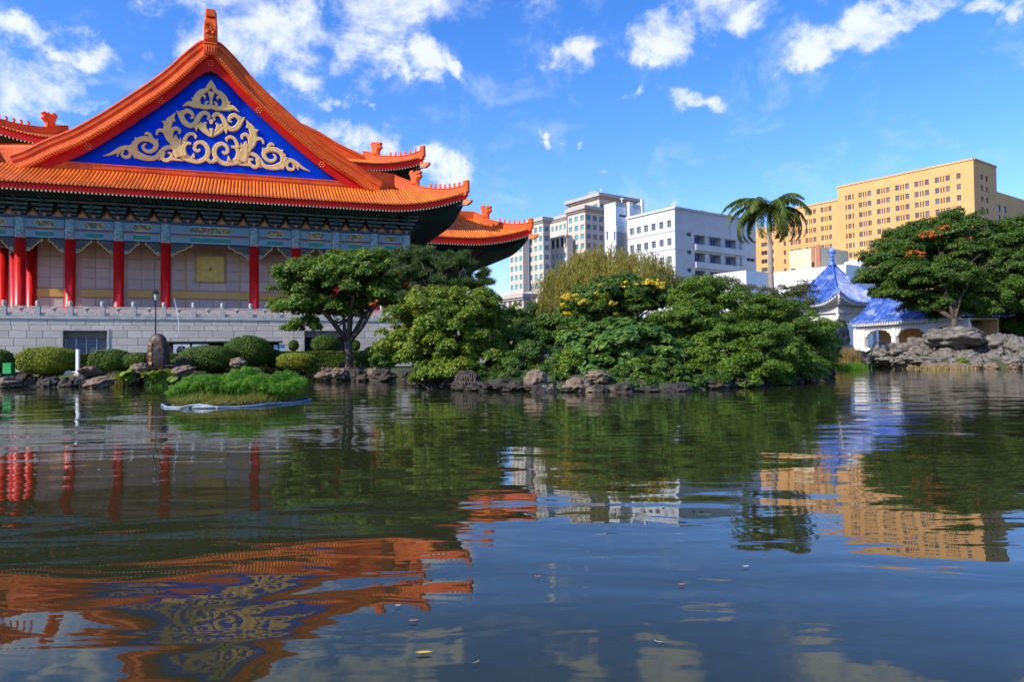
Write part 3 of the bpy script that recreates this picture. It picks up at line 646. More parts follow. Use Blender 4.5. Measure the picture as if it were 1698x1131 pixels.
for i in range(len(xs_) - 1):
    a, b = xs_[i], xs_[i+1]; wide = b - a > 6
    beams(a, b, 'x', CV, wide)
    L_ = (b - a) / 4.6 if not wide else 1.35
    spandrel(a, 1, L_ if wide else .9); spandrel(b, -1, L_ if wide else .9)
ys_ = [5.0, 9.0, 13.2, 17.4, 21.6, 25.8, 30]
for i in range(len(ys_) - 1):
    for x in (-22.3, 22.3): beams(ys_[i], ys_[i+1], 'y', x)
mb = MB(); mb.box(-22.9, 22.9, CV - .45, CV + .45, 17.06, 17.3); mb.box(-22.75, -21.85, CV + .45, 31, 17.06, 17.3); mb.box(21.85, 22.75, CV + .45, 31, 17.06, 17.3); mb.build('plate_beam', MT['dou_blue'], hall)
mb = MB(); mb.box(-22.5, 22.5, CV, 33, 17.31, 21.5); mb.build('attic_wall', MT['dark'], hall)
# bracket sets (dougong)
dm = MB()
for t in range(5):
    zz = .10 + t * .36; yy = -.1 - t * .52; w_ = .55 + .20 * t if t < 4 else 1.2
    dm.cur = t % 2; dm.box(-w_, w_, yy - .12, yy + .12, zz + .14, zz + .30)
    dm.cur = 2; dm.box(-w_, w_, yy - .135, yy - .12, zz + .14, zz + .165); dm.box(-w_, w_, yy - .135, yy - .12, zz + .275, zz + .30)
    dm.cur = (t + 1) % 2; dm.box(-.13, .13, yy - .45, .3, zz, zz + .22)
    for sx in (-1, 0, 1):
        dm.cur = (t + 1) % 2; dm.box(sx * w_ * .86 - .12, sx * w_ * .86 + .12, yy - .15, yy + .15, zz + .30, zz + .36)
    if t:
        dm.cur = t % 2; dm.box(-w_ * .8, w_ * .8, -.1, .12, zz + .14, zz + .28); dm.cur = 2; dm.box(-w_ * .8, w_ * .8, -.115, -.1, zz + .14, zz + .165)
dm.cur = 3; dm.box(-.15, .15, -.62, -.40, .02, .30)
dou_me = dm.mesh('bracket_set', [MT['dou_blue'], MT['dou_green'], MT['dou_line'], MT['orange']])
xb = []
for a, b in zip(xs_[:-1], xs_[1:]):
    n_ = 4 if b - a > 6 else 2; xb += [a + (b - a) * k / n_ for k in range(n_)]
xb.append(xs_[-1])
for x in xb: link('bracket_set', dou_me, hall, (x, CV, 17.3))
for y in np.arange(7.2, 31, 2.1):
    for sx in (-1, 1): link('bracket_set', dou_me, hall, (sx * 22.3, y, 17.3), (0, 0, sx * PI / 2))
tm = MB(); tm.cur = 0; tm.prism([(-.55, 0), (.55, 0), (.42, .28), (.2, .5), (0, .92), (-.2, .5), (-.42, .28)], -.06, 0); tm.cur = 1; tm.prism([(-.26, .12), (.26, .12), (.1, .35), (0, .55), (-.1, .35)], -.09, -.06)
tri_me = tm.mesh('flame_panel', [MT['orange'], MT['goldband']])
for a, b in zip(xb[:-1], xb[1:]): link('flame_panel', tri_me, hall, ((a + b) / 2, CV - .02, 17.32))

# front skirt roof (hip), sides running back
EA, EV, ED, EZ, EH, EL, ELS = 29.0, .5, 7.5, 19.95, 4.3, 2.1, 10.0
TP = .37
mb = roof_side((0, EV, 0), (1, 0, 0), (0, 1, 0), EA, ED, EZ, EH, EL, ELS, TP, .125, trunc=5.4)
o = mb.build('skirt_roof_tiles', [MT['tile_bed'], MT['tile']], hall, smooth=False, fix=False); o['kind'] = 'stuff'
SL = 34.0
for sx in (-1, 1):
    # side eave: a = SL/2 long, hipped only at the front end
    mid = EV + SL / 2
    mb = roof_side((sx * EA, mid, 0), (0, -sx, 0) if False else (0, 1, 0), (-sx, 0, 0), SL / 2, ED, EZ, EH, EL, ELS, TP, .125, hipped=(True, False))
    o = mb.build('side_roof_tiles', [MT['tile_bed'], MT['tile']], hall, fix=False); o['kind'] = 'stuff'
    eave_trim((sx * EA, mid, 0), (0, 1, 0), (-sx, 0, 0), SL / 2, EZ - .05, EL, ELS, .66, .12, 19.0, .37, hall, 6.3)
eave_trim((0, EV, 0), (1, 0, 0), (0, 1, 0), EA, EZ - .05, EL, ELS, .66, .12, 19.0, .37, hall, 4.2)
for sx in (-1, 1):
    hip_ridge(hall, (sx * EA, EV), (sx * (EA - ED), EV + ED), EZ, EH, EL, ELS, MT['ridge'], w=.62, h=1.15, beast_t=.72, beast_s=1.0, nfig=8, fig_s=.85)
    m = MB(); m.sweep([(sx * (EA - ED), EV + ED, EZ + EH + .1), (sx * 19.8, EV + ED - .5, 24.35), (sx * 18.0, EV + ED - 1.2, 24.3), (sx * 16.6, EV + ED - 1.7, 24.5)], [(-.3, -1.5), (.3, -1.5), (.3, .7), (.22, .9), (.3, 1.05), (-.3, 1.05), (-.22, .9), (-.3, .7)], (0, 1, 0)); m.build('hip_ridge', MT['ridge'], hall)
    link('corner_beam', CAP, hall, (sx * (EA - 1.6), EV + 1.6, EZ + EL - 1.3), (0, 0, -PI/4 if sx > 0 else -3*PI/4))
# horizontal band ridge on top of skirt, under the blue panel
mb = MB(); mb.box(-17.6, 17.6, 5.45, 6.0, 22.3, 22.9); mb.box(-17.6, 17.6, 5.37, 6.0, 22.9, 23.0); mb.box(-17.6, 17.6, 5.45, 6.0, 23.0, 23.35); mb.box(-17.6, 17.6, 5.40, 6.0, 23.35, 23.48); mb.build('band_ridge', MT['ridge'], hall)

# gable: profile of the tile verge (u, z)
PRF = [(0, 37.25), (.5, 36.85), (1.9, 35.4), (3.4, 33.7), (5.2, 31.95), (7.0, 30.4), (8.8, 28.85), (10.6, 27.4), (13.0, 25.65), (15.7, 24.1), (17.4, 22.95), (18.9, 22.2)]
PF = [tuple(p) for p in catmull(PRF, 4)]
def prof_z(u):
    u = abs(u)
    for (a, za), (b, zb) in zip(PF[:-1], PF[1:]):
        if a <= u <= b: return za + (zb - za) * (u - a) / (b - a + 1e-9)
    return PF[-1][1]
full = [(-u, z_) for u, z_ in reversed(PF[1:])] + PF
# blue panel
bl = [(u, prof_z(u) - 1.1) for u, _ in full if prof_z(u) - 1.1 > 23.3]
mb = MB(); mb.prism([(-15.6, 23.3)] + bl + [(15.6, 23.3)], 6.1, 6.4); mb.build('blue_gable_panel', MT['blue'], hall)
# red bargeboards (two) with nail rosettes
for sx in (-1, 1):
    up = [(sx * u, z_ - .25) for u, z_ in PF]; dn = [(sx * u, z_ - 1.38 - .75 * math.exp(-u / 1.6)) for u, z_ in PF]
    m = MB(); n_ = len(up)
    for y in (5.35, 5.6): m.v += [(a, y, b) for a, b in up] + [(a, y, b) for a, b in dn]
    fs = []
    for i in range(n_ - 1):
        fs += [(i, i+1, n_+i+1, n_+i), (2*n_+i, 3*n_+i, 3*n_+i+1, 2*n_+i+1), (n_+i, n_+i+1, 3*n_+i+1, 3*n_+i)]
    m.f = fs; m.mi = [0] * len(fs); brd = m.build('bargeboard', MT['red'], hall)
    r_ = MB()
    for uc in ((5.2, 12.3) if True else ()):
        zc = prof_z(uc) - .85
        for k in range(7):
            a = 2*PI*k/6; rr_ = 0 if k == 6 else .30; r_.add([(sx*uc + rr_*math.cos(a) + .07*math.cos(t_), 5.33, zc + rr_*math.sin(a) + .07*math.sin(t_)) for t_ in np.linspace(0, 2*PI, 7)[:-1]] + [(sx*uc + rr_*math.cos(a), 5.27, zc + rr_*math.sin(a))], [(6, i, (i+1) % 6) for i in range(6)])
    o = r_.build('gold_nails', MT['gold'], brd); o['kind'] = 'stuff'
m = MB()
for k in range(7):
    a = 2*PI*k/6; rr_ = 0 if k == 6 else .30; m.add([(rr_*math.cos(a) + .07*math.cos(t_), 5.33, 36.0 + rr_*math.sin(a) + .07*math.sin(t_)) for t_ in np.linspace(0, 2*PI, 7)[:-1]] + [(rr_*math.cos(a), 5.27, 36.0 + rr_*math.sin(a))], [(6, i, (i+1) % 6) for i in range(6)])
o = m.build('gold_nails', MT['gold'], hall); o['kind'] = 'stuff'
m = MB(); m.prism([(0, 37.0), (.35, 36.7), (.35, 34.85), (0, 35.15), (-.35, 34.85), (-.35, 36.7)], 5.32, 5.58); m.build('bargeboard_joint', MT['red'], hall)
# verge tiles (teeth) and the stacked verge ridge
def arc_samples(step):
    out = []; acc_ = 0; pts = [Vector((u, 0, z_)) for u, z_ in PF]; target = step / 2
    for a, b in zip(pts[:-1], pts[1:]):
        L_ = (b - a).length
        while target <= acc_ + L_: t = (target - acc_) / L_; out.append((a.lerp(b, t), (b - a).normalized())); target += step
        acc_ += L_
    return out
for sx in (-1, 1):
    mb = MB()
    for p, d in arc_samples(.30):
        u, z_ = p.x * sx, p.z; nrm = Vector((-d.z * 1, 0, d.x)) if False else Vector((d.z * -1, 0, d.x)); T = Vector((d.x * sx, 0, d.z)); Nn = Vector((-T.z * sx, 0, T.x * sx)); 
        r = .115; v = []
        for y in (4.75, 5.9):
            for an in (0, 60, 120, 180, 240, 300): q = Vector((u, y, z_)) + T * math.cos(math.radians(an)) * r + Nn * math.sin(math.radians(an)) * r; v.append(tuple(q))
        mb.add(v, [(i, (i+1) % 6, 6 + (i+1) % 6, 6+i) for i in range(6)] + [(0, 1, 2, 3, 4, 5)])
    o = mb.build('verge_tiles', MT['tile'], hall, fix=False); o['kind'] = 'stuff'
    pts = [(sx * u, 5.0, z_) for u, z_ in PF]
    ns = []
    for i in range(len(PF)):
        a = PF[max(i-1, 0)]; b = PF[min(i+1, len(PF)-1)]; dx, dz = b[0]-a[0], b[1]-a[1]; l_ = math.hypot(dx, dz); ns.append(Vector((-dz/l_ * sx * 1.0, 0, dx/l_)))
    ns[0] = Vector((0, 0, 1))
    # section given as (y offset, normal offset)
    sec = [(-.10, -.30), (.02, .14), (.28, .34), (.34, .62), (.50, .66), (.50, .92), (.38, .98), (.40, 1.22), (.56, 1.28), (.56, 1.50), (.48, 1.56), (.55, 1.70), (.80, 1.74), (.90, -.30)]
    m = MB(); v = []; k_ = len(sec)
    for p, n_ in zip(pts, ns): v += [tuple(Vector(p) + Vector((0, a, 0)) + n_ * b) for a, b in sec]
    m.add(v, [(i*k_+j, i*k_+(j+1) % k_, (i+1)*k_+(j+1) % k_, (i+1)*k_+j) for i in range(len(pts)-1) for j in range(k_)]); m.build('verge_ridge', MT['ridge'], hall)
    # slope of the gable roof behind the verge with its tile rows
    mb = MB(); rows = int((36 - 5.6) / .42)
    base = [Vector((sx * u, 0, z_ + .45)) for u, z_ in PF]
    mb.cur = 0; vv = []
    for p in base: vv += [(p.x, 5.6, p.z), (p.x, 38, p.z)]
    mb.add(vv, [(2*i, 2*i+1, 2*i+3, 2*i+2) for i in range(len(base)-1)])
    mb.cur = 1
    for r_i in range(rows):
        y = 5.9 + r_i * .42; v = []; sub = base[::3]; nn = ns[::3]
        for p, n_ in zip(sub, nn):
            for an in (0, 90, 180): q = p + Vector((0, y + math.cos(math.radians(an)) * .13, 0)) + n_ * (math.sin(math.radians(an)) * .14); v.append(tuple(q))
        mb.add(v, [(i*3+j, i*3+j+1, (i+1)*3+j+1, (i+1)*3+j) for i in range(len(sub)-1) for j in range(2)])
    o = mb.build('main_roof_tiles', [MT['tile_bed'], MT['tile']], hall, fix=False); o['kind'] = 'stuff'
mb = MB(); mb.sweep([(0, 5.4, 37.5), (0, 38, 37.5)], [(-.4, -.8), (.4, -.8), (.4, .5), (.28, .6), (.28, 1.0), (.4, 1.1), (.3, 1.3), (-.3, 1.3), (-.4, 1.1), (-.28, 1.0), (-.28, .6), (-.4, .5)], (1, 0, 0)); mb.build('main_ridge', MT['ridge'], hall)
# ridge-end finial (large beast seen from the front)
fin = MB()
fin.prism([(4.75, 36.9), (6.7, 36.9), (6.9, 39.0), (6.5, 40.0), (6.6, 40.7), (6.2, 41.6), (5.9, 41.95), (5.3, 41.95), (5.35, 41.3), (5.0, 41.0), (4.85, 40.2), (4.72, 39.0)], -.62, .62, 'x')
fin.box(-.74, .74, 4.65, 6.0, 36.7, 37.9); fin.box(-.78, .78, 4.6, 6.0, 37.9, 38.1); fin.box(-.70, .70, 4.62, 6.1, 38.3, 40.55); fin.box(-.52, .52, 4.9, 5.8, 41.2, 42.1)
f_ = fin.build('ridge_finial', MT['ridge'], hall)
bv = f_.modifiers.new('bevel', 'BEVEL'); bv.width = .09; bv.segments = 2
fm = MB()
for k in range(4): fm.cyl(-.4 + .27*k, 4.62, 37.0, 37.7, .07, .07, 8)
for sx in (-1, 1): fm.lathe(sx*.32, 4.6, [(.05, 39.0), (.2, 39.15), (.2, 39.35), (.05, 39.5)], 10); fm.tube([(sx*.3, 4.6, 40.3), (sx*.55, 4.45, 40.0), (sx*.5, 4.45, 39.6)], [.1, .09, .04], 6)
fm.prism([(-.35, 38.55), (.35, 38.55), (.2, 38.9), (0, 38.75), (-.2, 38.9)], 4.5, 4.65); fm.prism([(-.2, 39.4), (.2, 39.4), (.1, 39.9), (-.1, 39.9)], 4.48, 4.65)
fm.build('finial_carving', MT['ridge'], f_)

# gold scroll relief, drawn as tapering ribbons (crop units -> metres)
def cu(x, y): return ((x - 1222) / 6.465 * .0616, 34.15 - (y - 125) / 6.465 * .0700 - (1222 - x) * .00080)
SCR = [
 [(70,932,6),(160,905,34),(240,862,52),(320,842,52),(380,872,70),(430,920,82),(520,952,62),(610,950,52),(670,892,56),(720,848,50),(800,838,52),(860,880,80),(920,930,92),(1000,975,60),(1085,988,55),(1160,950,60),(1188,880,60),(1160,812,55),(1100,780,46),(1048,805,46),(1038,850,45),(1070,878,36),(1100,862,28)],
 [(325,845,40),(352,895,36),(328,940,42),(275,935,34),(262,900,26),(285,880,16)],
 [(230,880,40),(215,935,14)],
 [(395,905,60),(400,940,30),(398,958,8)],
 [(400,880,70),(392,820,70),(430,770,64),(500,750,60),(580,768,62),(622,812,60),(600,862,50),(550,885,42),(500,868,38),(482,830,30),(515,800,20)],
 [(560,765,44),(565,722,40),(530,692,34),(500,706,22)],
 [(600,800,50),(625,775,34),(638,750,8)],
 [(400,800,60),(362,790,10)],[(420,770,50),(395,738,8)],[(380,840,60),(345,815,8)],
 [(700,885,52),(688,950,46),(735,978,46),(785,945,42),(785,905,34),(745,900,22)],
 [(770,960,40),(840,968,30),(915,982,8)],[(700,950,40),(645,972,8)],
 [(850,870,60),(795,790,62),(748,715,84),(742,625,96),(765,560,84),(800,515,44),(828,472,6)],
 [(740,600,60),(710,578,36),(682,566,6)],[(745,700,50),(690,662,42),(640,668,36),(625,708,26)],
 [(785,770,50),(785,680,48),(828,638,44),(875,662,36),(866,694,24)],
 [(800,545,60),(828,560,10)],
 [(880,935,130),(858,860,140),(838,780,84),(830,712,14)],[(870,800,50),(885,740,10)],[(850,780,50),(800,740,10)],
 [(930,930,64),(915,850,56),(945,800,44),(1000,800,24)],
 [(915,800,50),(935,745,46),(965,705,42),(1010,695,38),(1052,722,30),(1040,745,18)],
 [(1020,950,50),(1030,900,10)],[(1160,960,50),(1200,985,40),(1210,1012,10)],
 [(838,452,6),(885,500,60),(925,570,64),(990,608,58),(1045,585,62),(1078,525,62),(1118,478,50),(1168,472,44),(1200,508,38),(1180,540,20)],
 [(1085,590,76),(1140,645,76),(1188,695,44),(1215,728,8)],[(1060,600,66),(1054,668,6)],[(1150,630,50),(1148,585,32),(1175,575,16)],
 [(905,480,50),(955,452,50),(1008,478,44),(1020,518,34),(988,530,18)],[(890,470,40),(945,440,8)],
 [(905,408,6),(970,375,52),(1030,385,70),(1095,398,58),(1160,412,48),(1222,400,56)],
 [(1025,370,50),(1060,300,66),(1108,250,62),(1168,225,50),(1200,180,56),(1222,122,14)],[(1030,340,40),(1005,312,8)],[(1075,270,30),(1062,250,6)],
 [(1085,385,50),(1082,320,44),(1112,282,34),(1150,292,28),(1150,322,16)],[(1165,395,36),(1165,358,28),(1192,350,18)],
 [(1200,240,40),(1222,330,30),(1222,380,40)],[(1205,545,30),(1222,565,44),(1222,590,20)],[(1205,640,20),(1222,660,34),(1222,725,22)],
]
for gi, path in enumerate(SCR):
    for sx in (1, -1):
        C = catmull([np.array(p, float) for p in path], 5); mb = MB(); v = []; n_ = len(C); th = .15 + .004 * gi
        for i, c in enumerate(C):
            a = C[max(i-1, 0)]; b = C[min(i+1, n_-1)]; t_ = np.array([b[0]-a[0], b[1]-a[1]]); t_ /= (np.linalg.norm(t_) + 1e-9); nn = np.array([-t_[1], t_[0]]); w_ = max(c[2], 3) / 2 * .90
            for k_, y in ((-1, 6.1), (-1, 6.1 - th * .8), (-.6, 6.1 - th), (.0, 6.1 - th * .93), (.6, 6.1 - th), (1, 6.1 - th * .8), (1, 6.1)):
                X_, Z_ = cu(c[0] + nn[0]*w_*k_, c[1] + nn[1]*w_*k_); v.append((sx * X_, y, Z_))
        mb.add(v, [(i*7+j, i*7+j+1, (i+1)*7+j+1, (i+1)*7+j) for i in range(n_-1) for j in range(6)] + [tuple(range(7)), tuple(range((n_-1)*7+6, (n_-1)*7-1, -1))])
        mb.build('gold_scroll', MT['gold'], hall)

# rear, taller and wider part of the hall
RV = 32.0
mb = MB(); mb.box(-38.5, 38.5, RV + 6, RV + 40, TOP, 23.5); mb.build('rear_wall', MT['pinkj'], hall)
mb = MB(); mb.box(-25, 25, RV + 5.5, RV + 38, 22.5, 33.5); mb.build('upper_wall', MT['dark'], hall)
mb = MB(); mb.box(-38.6, 38.6, RV + 5.5, RV + 6.0, 18.2, 20.4); mb.box(38.5, 39.0, RV + 5.5, RV + 40, 18.2, 20.4); mb.build('rear_beam', MT['beam_low'], hall)
for x in (24.5, 28.5, 33.5, 38.6): column(x, RV + 5.2, False)
for x in (24.5, 28.5, 33.5, 38.6):
    mb = MB(); mb.cyl(x, RV + 5.2, 17.0, 18.3, .5, .5, 14); mb.build('column_top', MT['colpaint'], hall)
for x in np.arange(24, 40, 2.4):
    b = link('bracket_set', dou_me, hall, (x, RV + 5.4, 20.3), None, (1.1, 1.1, 1.0))
def tier(a, v0, depth, z0, H, Lf, Ls, D, fh, zin, sof, beast_t, fz):
    mb = roof_side((0, v0, 0), (1, 0, 0), (0, 1, 0), a, D, z0, H, Lf, Ls, .42, .14); o = mb.build('rear_roof_tiles', [MT['tile_bed'], MT['tile']], hall, fix=False); o['kind'] = 'stuff'
    eave_trim((0, v0, 0), (1, 0, 0), (0, 1, 0), a, z0 - .05, Lf, Ls, fh, .12, zin, .46, hall, sof, raf=.2)
    for sx in (-1, 1):
        mb = roof_side((sx * a, v0 + depth/2, 0), (0, 1, 0), (-sx, 0, 0), depth/2, D, z0, H, Lf, Ls, .42, .14); o = mb.build('rear_side_tiles', [MT['tile_bed'], MT['tile']], hall, fix=False); o['kind'] = 'stuff'
        eave_trim((sx * a, v0 + depth/2, 0), (0, 1, 0), (-sx, 0, 0), depth/2, z0 - .05, Lf, Ls, fh, .12, zin, .46, hall, min(D, a - sof * 0 - (38.6 if a > 40 else 25) + .3), raf=.2)
        hip_ridge(hall, (sx * a, v0), (sx * (a - D), v0 + D), z0, H, Lf, Ls, MT['ridge'], w=.8, h=1.4, beast_t=beast_t, beast_s=1.25, nfig=7, fig_s=1.0)
        link('corner_beam', CAP, hall, (sx * (a - 1.8), v0 + 1.8, z0 + Lf - 1.5), (0, 0, -PI/4 if sx > 0 else -3*PI/4), (1.3, 1.3, 1.3))
tier(49.5, RV, 50, 22.0, 4.9, 2.2, 12, 8.0, 1.0, 20.6, 5.4, .80, 1.6)
tier(30.6, RV, 44, 33.3, 2.9, 1.8, 9, 8.5, 1.0, 32.0, 5.0, .80, 1.5)
# rear lower roof: horizontal ridge against the upper wall
mb = MB(); mb.box(-41.6, 41.6, RV + 7.6, RV + 8.4, 26.2, 28.1); mb.build('rear_band_ridge', MT['ridge'], hall)
PR2 = [(22.1, 35.0), (17.8, 36.7), (14.6, 38.4), (11.5, 39.6), (9.0, 40.0)]
for sx in (-1, 1):
    C = catmull([(sx * a, b) for a, b in PR2], 4); m = MB()
    m.sweep([(c[0], RV + 7, c[1]) for c in C], [(-.5, -1.6), (-.5, .2), (-.35, .35), (-.35, .6), (-.5, .75), (-.5, 1.2), (.5, 1.2), (.5, -1.6)], (0, 1, 0)); m.build('upper_verge_ridge', MT['ridge'], hall)
mb = MB(); mb.prism([(-23, 33.9), (-22.1, 35.0), (-17.8, 36.7), (-14.6, 38.4), (-11.5, 39.6), (-9, 40), (9, 40), (11.5, 39.6), (14.6, 38.4), (17.8, 36.7), (22.1, 35.0), (23, 33.9)], RV + 7.5, RV + 30); mb.build('upper_roof', MT['tile'], hall)

# ------------------------------------------------------------------ city blocks behind
D1 = Vector((-.584, .812, 0)); D2 = Vector((.812, .584, 0))     # street grid: away to the left, away to the right
class Face:
    """vertical wall plane through P0 along unit d; local frame: x along d (reversed so that the outside is -y), z up"""
    def __init__(s, P0, d, right):
        s.P0 = Vector((P0.x, P0.y, 0)); s.d = d.normalized(); s.right = right       # right: faces right side of the corner
        s.n = Vector((-s.d.y, s.d.x, 0)) if right else Vector((s.d.y, -s.d.x, 0))   # inward normal
    def hit(s, px, py):
        r = ray(px, py); o = Vector((0, 0, CAMH)); t = (s.P0 - o).dot(s.n) / Vector(r).dot(s.n)
        q = o + Vector(r) * t; return (q - s.P0).dot(s.d), q.z
    def frame(s): return math.atan2(s.d.y, s.d.x) if s.right else math.atan2(-s.d.y, -s.d.x)
    def lx(s, t): return t if s.right else -t       # local x of distance t from the corner
def at_corner(px, Y): 
    p = pt(px, 500, Y); return Vector((p.x, Y, 0))
pane_cache = {}
def window_mesh(w, h, parts, glass, frame, bars=1, key=''):
    """parts: list of (x0,x1) panes inside a group w wide; recess panes with thin frames"""
    k = (round(w, 2), round(h, 2), tuple((round(a, 2), round(b, 2)) for a, b in parts), glass.name, frame.name, bars)
    if k in pane_cache: return pane_cache[k]
    m = MB()
    for a, b in parts:
        m.cur = 0; m.add([(a, .30, 0), (b, .30, 0), (b, .30, h), (a, .30, h)], [(0, 1, 2, 3)])
        m.cur = 1; f = min(.09, (b - a) * .12)
        for q in ((a, a+f, 0, h), (b-f, b, 0, h), (a+f, b-f, 0, f), (a+f, b-f, h-f, h)): m.add([(q[0], .25, q[2]), (q[1], .25, q[2]), (q[1], .25, q[3]), (q[0], .25, q[3])], [(0, 1, 2, 3)])
        if b - a > 1.0 and bars: c = (a + b) / 2; m.add([(c-f/2, .25, f), (c+f/2, .25, f), (c+f/2, .25, h-f), (c-f/2, .25, h-f)], [(0, 1, 2, 3)])
    pane_cache[k] = m.mesh('window', [glass, frame], fix=False); return pane_cache[k]
def facade(root, face, length, z0, z1, groups, mat, glass, frame, name='wall', depth=.32, winz=None):
    """groups: list of (s0, s1, za, zb, parts or None); s measured from the corner"""
    holder = MB(); holes = []; ang = face.frame()
    loc = face.P0
    for g in groups:
        s0, s1, za, zb = g[:4]; parts = g[4] if len(g) > 4 and g[4] else [(0, s1 - s0)]
        xs0 = min(face.lx(s0), face.lx(s1))
        for a, b in parts: holes.append((xs0 + a, xs0 + b, za, zb))
        me = window_mesh(s1 - s0, zb - za, parts, glass, frame)
        c, sn = math.cos(ang), math.sin(ang)
        link('window', me, root, (loc.x + c * xs0, loc.y + sn * xs0, za), (0, 0, ang))
    x0, x1 = sorted((face.lx(0), face.lx(length)))
    wall_holes(holder, x0, x1, z0, z1, holes, depth)
    o = holder.build(name, mat, root, fix=False); o.location = (loc.x, loc.y, 0); o.rotation_euler = (0, 0, ang)
    return o
def slab(root, face, s0, s1, out, inn, z0, z1, mat, name='cornice'):
    x0, x1 = sorted((face.lx(s0), face.lx(s1))); m = MB(); m.box(x0, x1, -out, inn, z0, z1); o = m.build(name, mat, root); o.location = (face.P0.x, face.P0.y, 0); o.rotation_euler = (0, 0, face.frame()); return o
def roofcap(root, P0, l1, l2, z, mat, d1=D1, d2=D2, name='roof'):
    a = P0; b = P0 + d1 * l1; c = b + d2 * l2; d = P0 + d2 * l2
    m = MB(); m.add([(q.x, q.y, z) for q in (a, b, c, d)], [(0, 1, 2, 3)]); 
    m.add([(q.x, q.y, zz) for zz in (z - .05, -1) for q in (b, c, d)], [(0, 1, 4, 3), (1, 2, 5, 4)]); return m.build(name, mat, root, fix=False)

# --- ochre hotel slab
C0 = at_corner(1620, 214); fl = Face(C0, D1, False); fr = Face(C0, D2, True)
hotel = thing('ochre_slab_building', 'long ochre orange high-rise slab with rows of grouped windows at right', 'building')
zt = fl.hit(1620, 263)[1]; Ls = fl.hit(1388, 310)[0]; Le = fl.hit(1268, 340)[0]; zt2 = fl.hit(1387, 333)[1]
rowz = [fl.hit(1620, 263)[1] - 0 for _ in (0,)]
zr0 = fl.hit(1577, 291)[1]; zr1 = fl.hit(1577, 309)[1]; fh = zr0 - zr1       # storey height from the single window column
grp_px = [(1538, 1575 - 0), (1514, 1539), (1480, 1505), (1448, 1472), (1418, 1439), (1400, 1414)]
cols = [(1586, 1593, 1), (1550, 1575, 4), (1516, 1540, 4), (1484, 1507, 4), (1453, 1475, 4), (1423, 1444, 4), (1401, 1415, 3)]
groups = []
ztop = fl.hit(1589, 287)[1]
for a, b, n_ in cols:
    s1 = fl.hit(a, 300)[0]; s0 = fl.hit(b, 300)[0]; w = s1 - s0
    parts = {1: [(0, w)], 4: [(0, w*.28), (w*.36, w*.46), (w*.54, w*.64), (w*.72, w)], 3: [(0, w*.18), (w*.3, w*.68), (w*.82, w)]}[n_]
    for r_ in range(13): zz = ztop - r_ * fh; groups.append((s0, s1, zz - fh * .52, zz, parts))
facade(hotel, fl, Ls, 0, zt, groups, MT['hotel'], MT['glass'], MT['frame'])
F2 = Face(C0 + D1 * Ls + Vector((fl.n.x, fl.n.y, 0)) * .0, D1, False)
cols2 = [(1388 - 1.5, 1388 + 1, 1)]
groups = []; zt_2 = fl.hit(1340, 343)[1]
for a, b, n_ in [(1386, 1389, 0)]: pass
def lowgrp(a, b, n_):
    s1 = F2.hit(a, 360)[0]; s0 = F2.hit(b, 360)[0]; w = s1 - s0
    parts = {1: [(0, w)], 4: [(0, w*.26), (w*.36, w*.46), (w*.54, w*.64), (w*.74, w)]}[n_]
    zz0 = F2.hit(1369, 343)[1]
    for r_ in range(12): zz = zz0 - r_ * fh; groups.append((s0, s1, zz - fh * .52, zz, parts))
lowgrp(1385.5, 1387.3, 1) if False else None
lowgrp(1361, 1379, 4); lowgrp(1335, 1353, 4); lowgrp(1310, 1327, 4); lowgrp(1298.5, 1302.5, 1)
Ll = F2.hit(1282, 365)[0]
facade(hotel, F2, Ll, 0, zt2, groups, MT['hotel'], MT['glass'], MT['frame'])
# recessed wing behind the palm, with wider windows
F3 = Face(C0 + D1 * (Ls + Ll) + Vector((fl.n.x, fl.n.y, 0)) * 9, D1, False)
groups = []; zz0 = F3.hit(1265, 402)[1]
L3 = F3.hit(1253, 400)[0]
for k in range(3):
    s0 = 1.5 + k * (L3 - 3) / 3
    for r_ in range(9): zz = zt2 - 9 - r_ * fh; groups.append((s0, s0 + (L3-3)/3 - 1, zz - fh * .5, zz))
facade(hotel, F3, L3 + 2, 0, zt2 - 3, groups, MT['hotel'], MT['glass'], MT['frame'])
q = C0 + D1 * (Ls + Ll)
sf = Face(q, Vector((fl.n.x, fl.n.y, 0)), False)
# right face and the lower wing to the far right
Lr = fr.hit(1652, 280)[0]; groups = []
for a, b in ((1626, 1630), (1634, 1638)):
    s0 = fr.hit(a, 290)[0]; s1 = fr.hit(b, 290)[0]
    for r_ in range(12): zz = ztop - .5 - r_ * fh; groups.append((s0, s1, zz - fh*.5, zz))
facade(hotel, fr, Lr, 0, zt, groups, MT['hotel'], MT['glass'], MT['frame'])
mb = MB()
for A_, B_, z_, off in ((C0, C0 + D1 * Ls, zt, 0), (C0 + D1 * Ls, C0 + D1 * (Ls + Ll), zt2, 0)):
    nrm = D2 * Lr; mb.add([(A_.x, A_.y, z_), (B_.x, B_.y, z_), (B_.x + nrm.x, B_.y + nrm.y, z_), (A_.x + nrm.x, A_.y + nrm.y, z_)], [(0, 1, 2, 3)])
q0 = C0 + D1 * Ls; q1 = q0 + D2 * Lr
mb.add([(q0.x, q0.y, zt2), (q1.x, q1.y, zt2), (q1.x, q1.y, zt), (q0.x, q0.y, zt)], [(0, 1, 2, 3)])
mb.build('roof', MT['hotel'], hotel, fix=False)
F4 = Face(C0 + D2 * (Lr + .01) + D1 * 12, D2, True); z4 = F4.hit(1655, 318)[1]; groups = []
for k in range(8):
    for r_ in range(3): groups.append((3 + k * 5, 6.2 + k * 5, z4 - 7 - r_*fh*1.1, z4 - 4.6 - r_*fh*1.1))
facade(hotel, F4, 60, 0, z4, groups, MT['hotel'], MT['glass'], MT['frame'])
roofcap(hotel, F4.P0, 20, 60, z4, MT['hotel'])
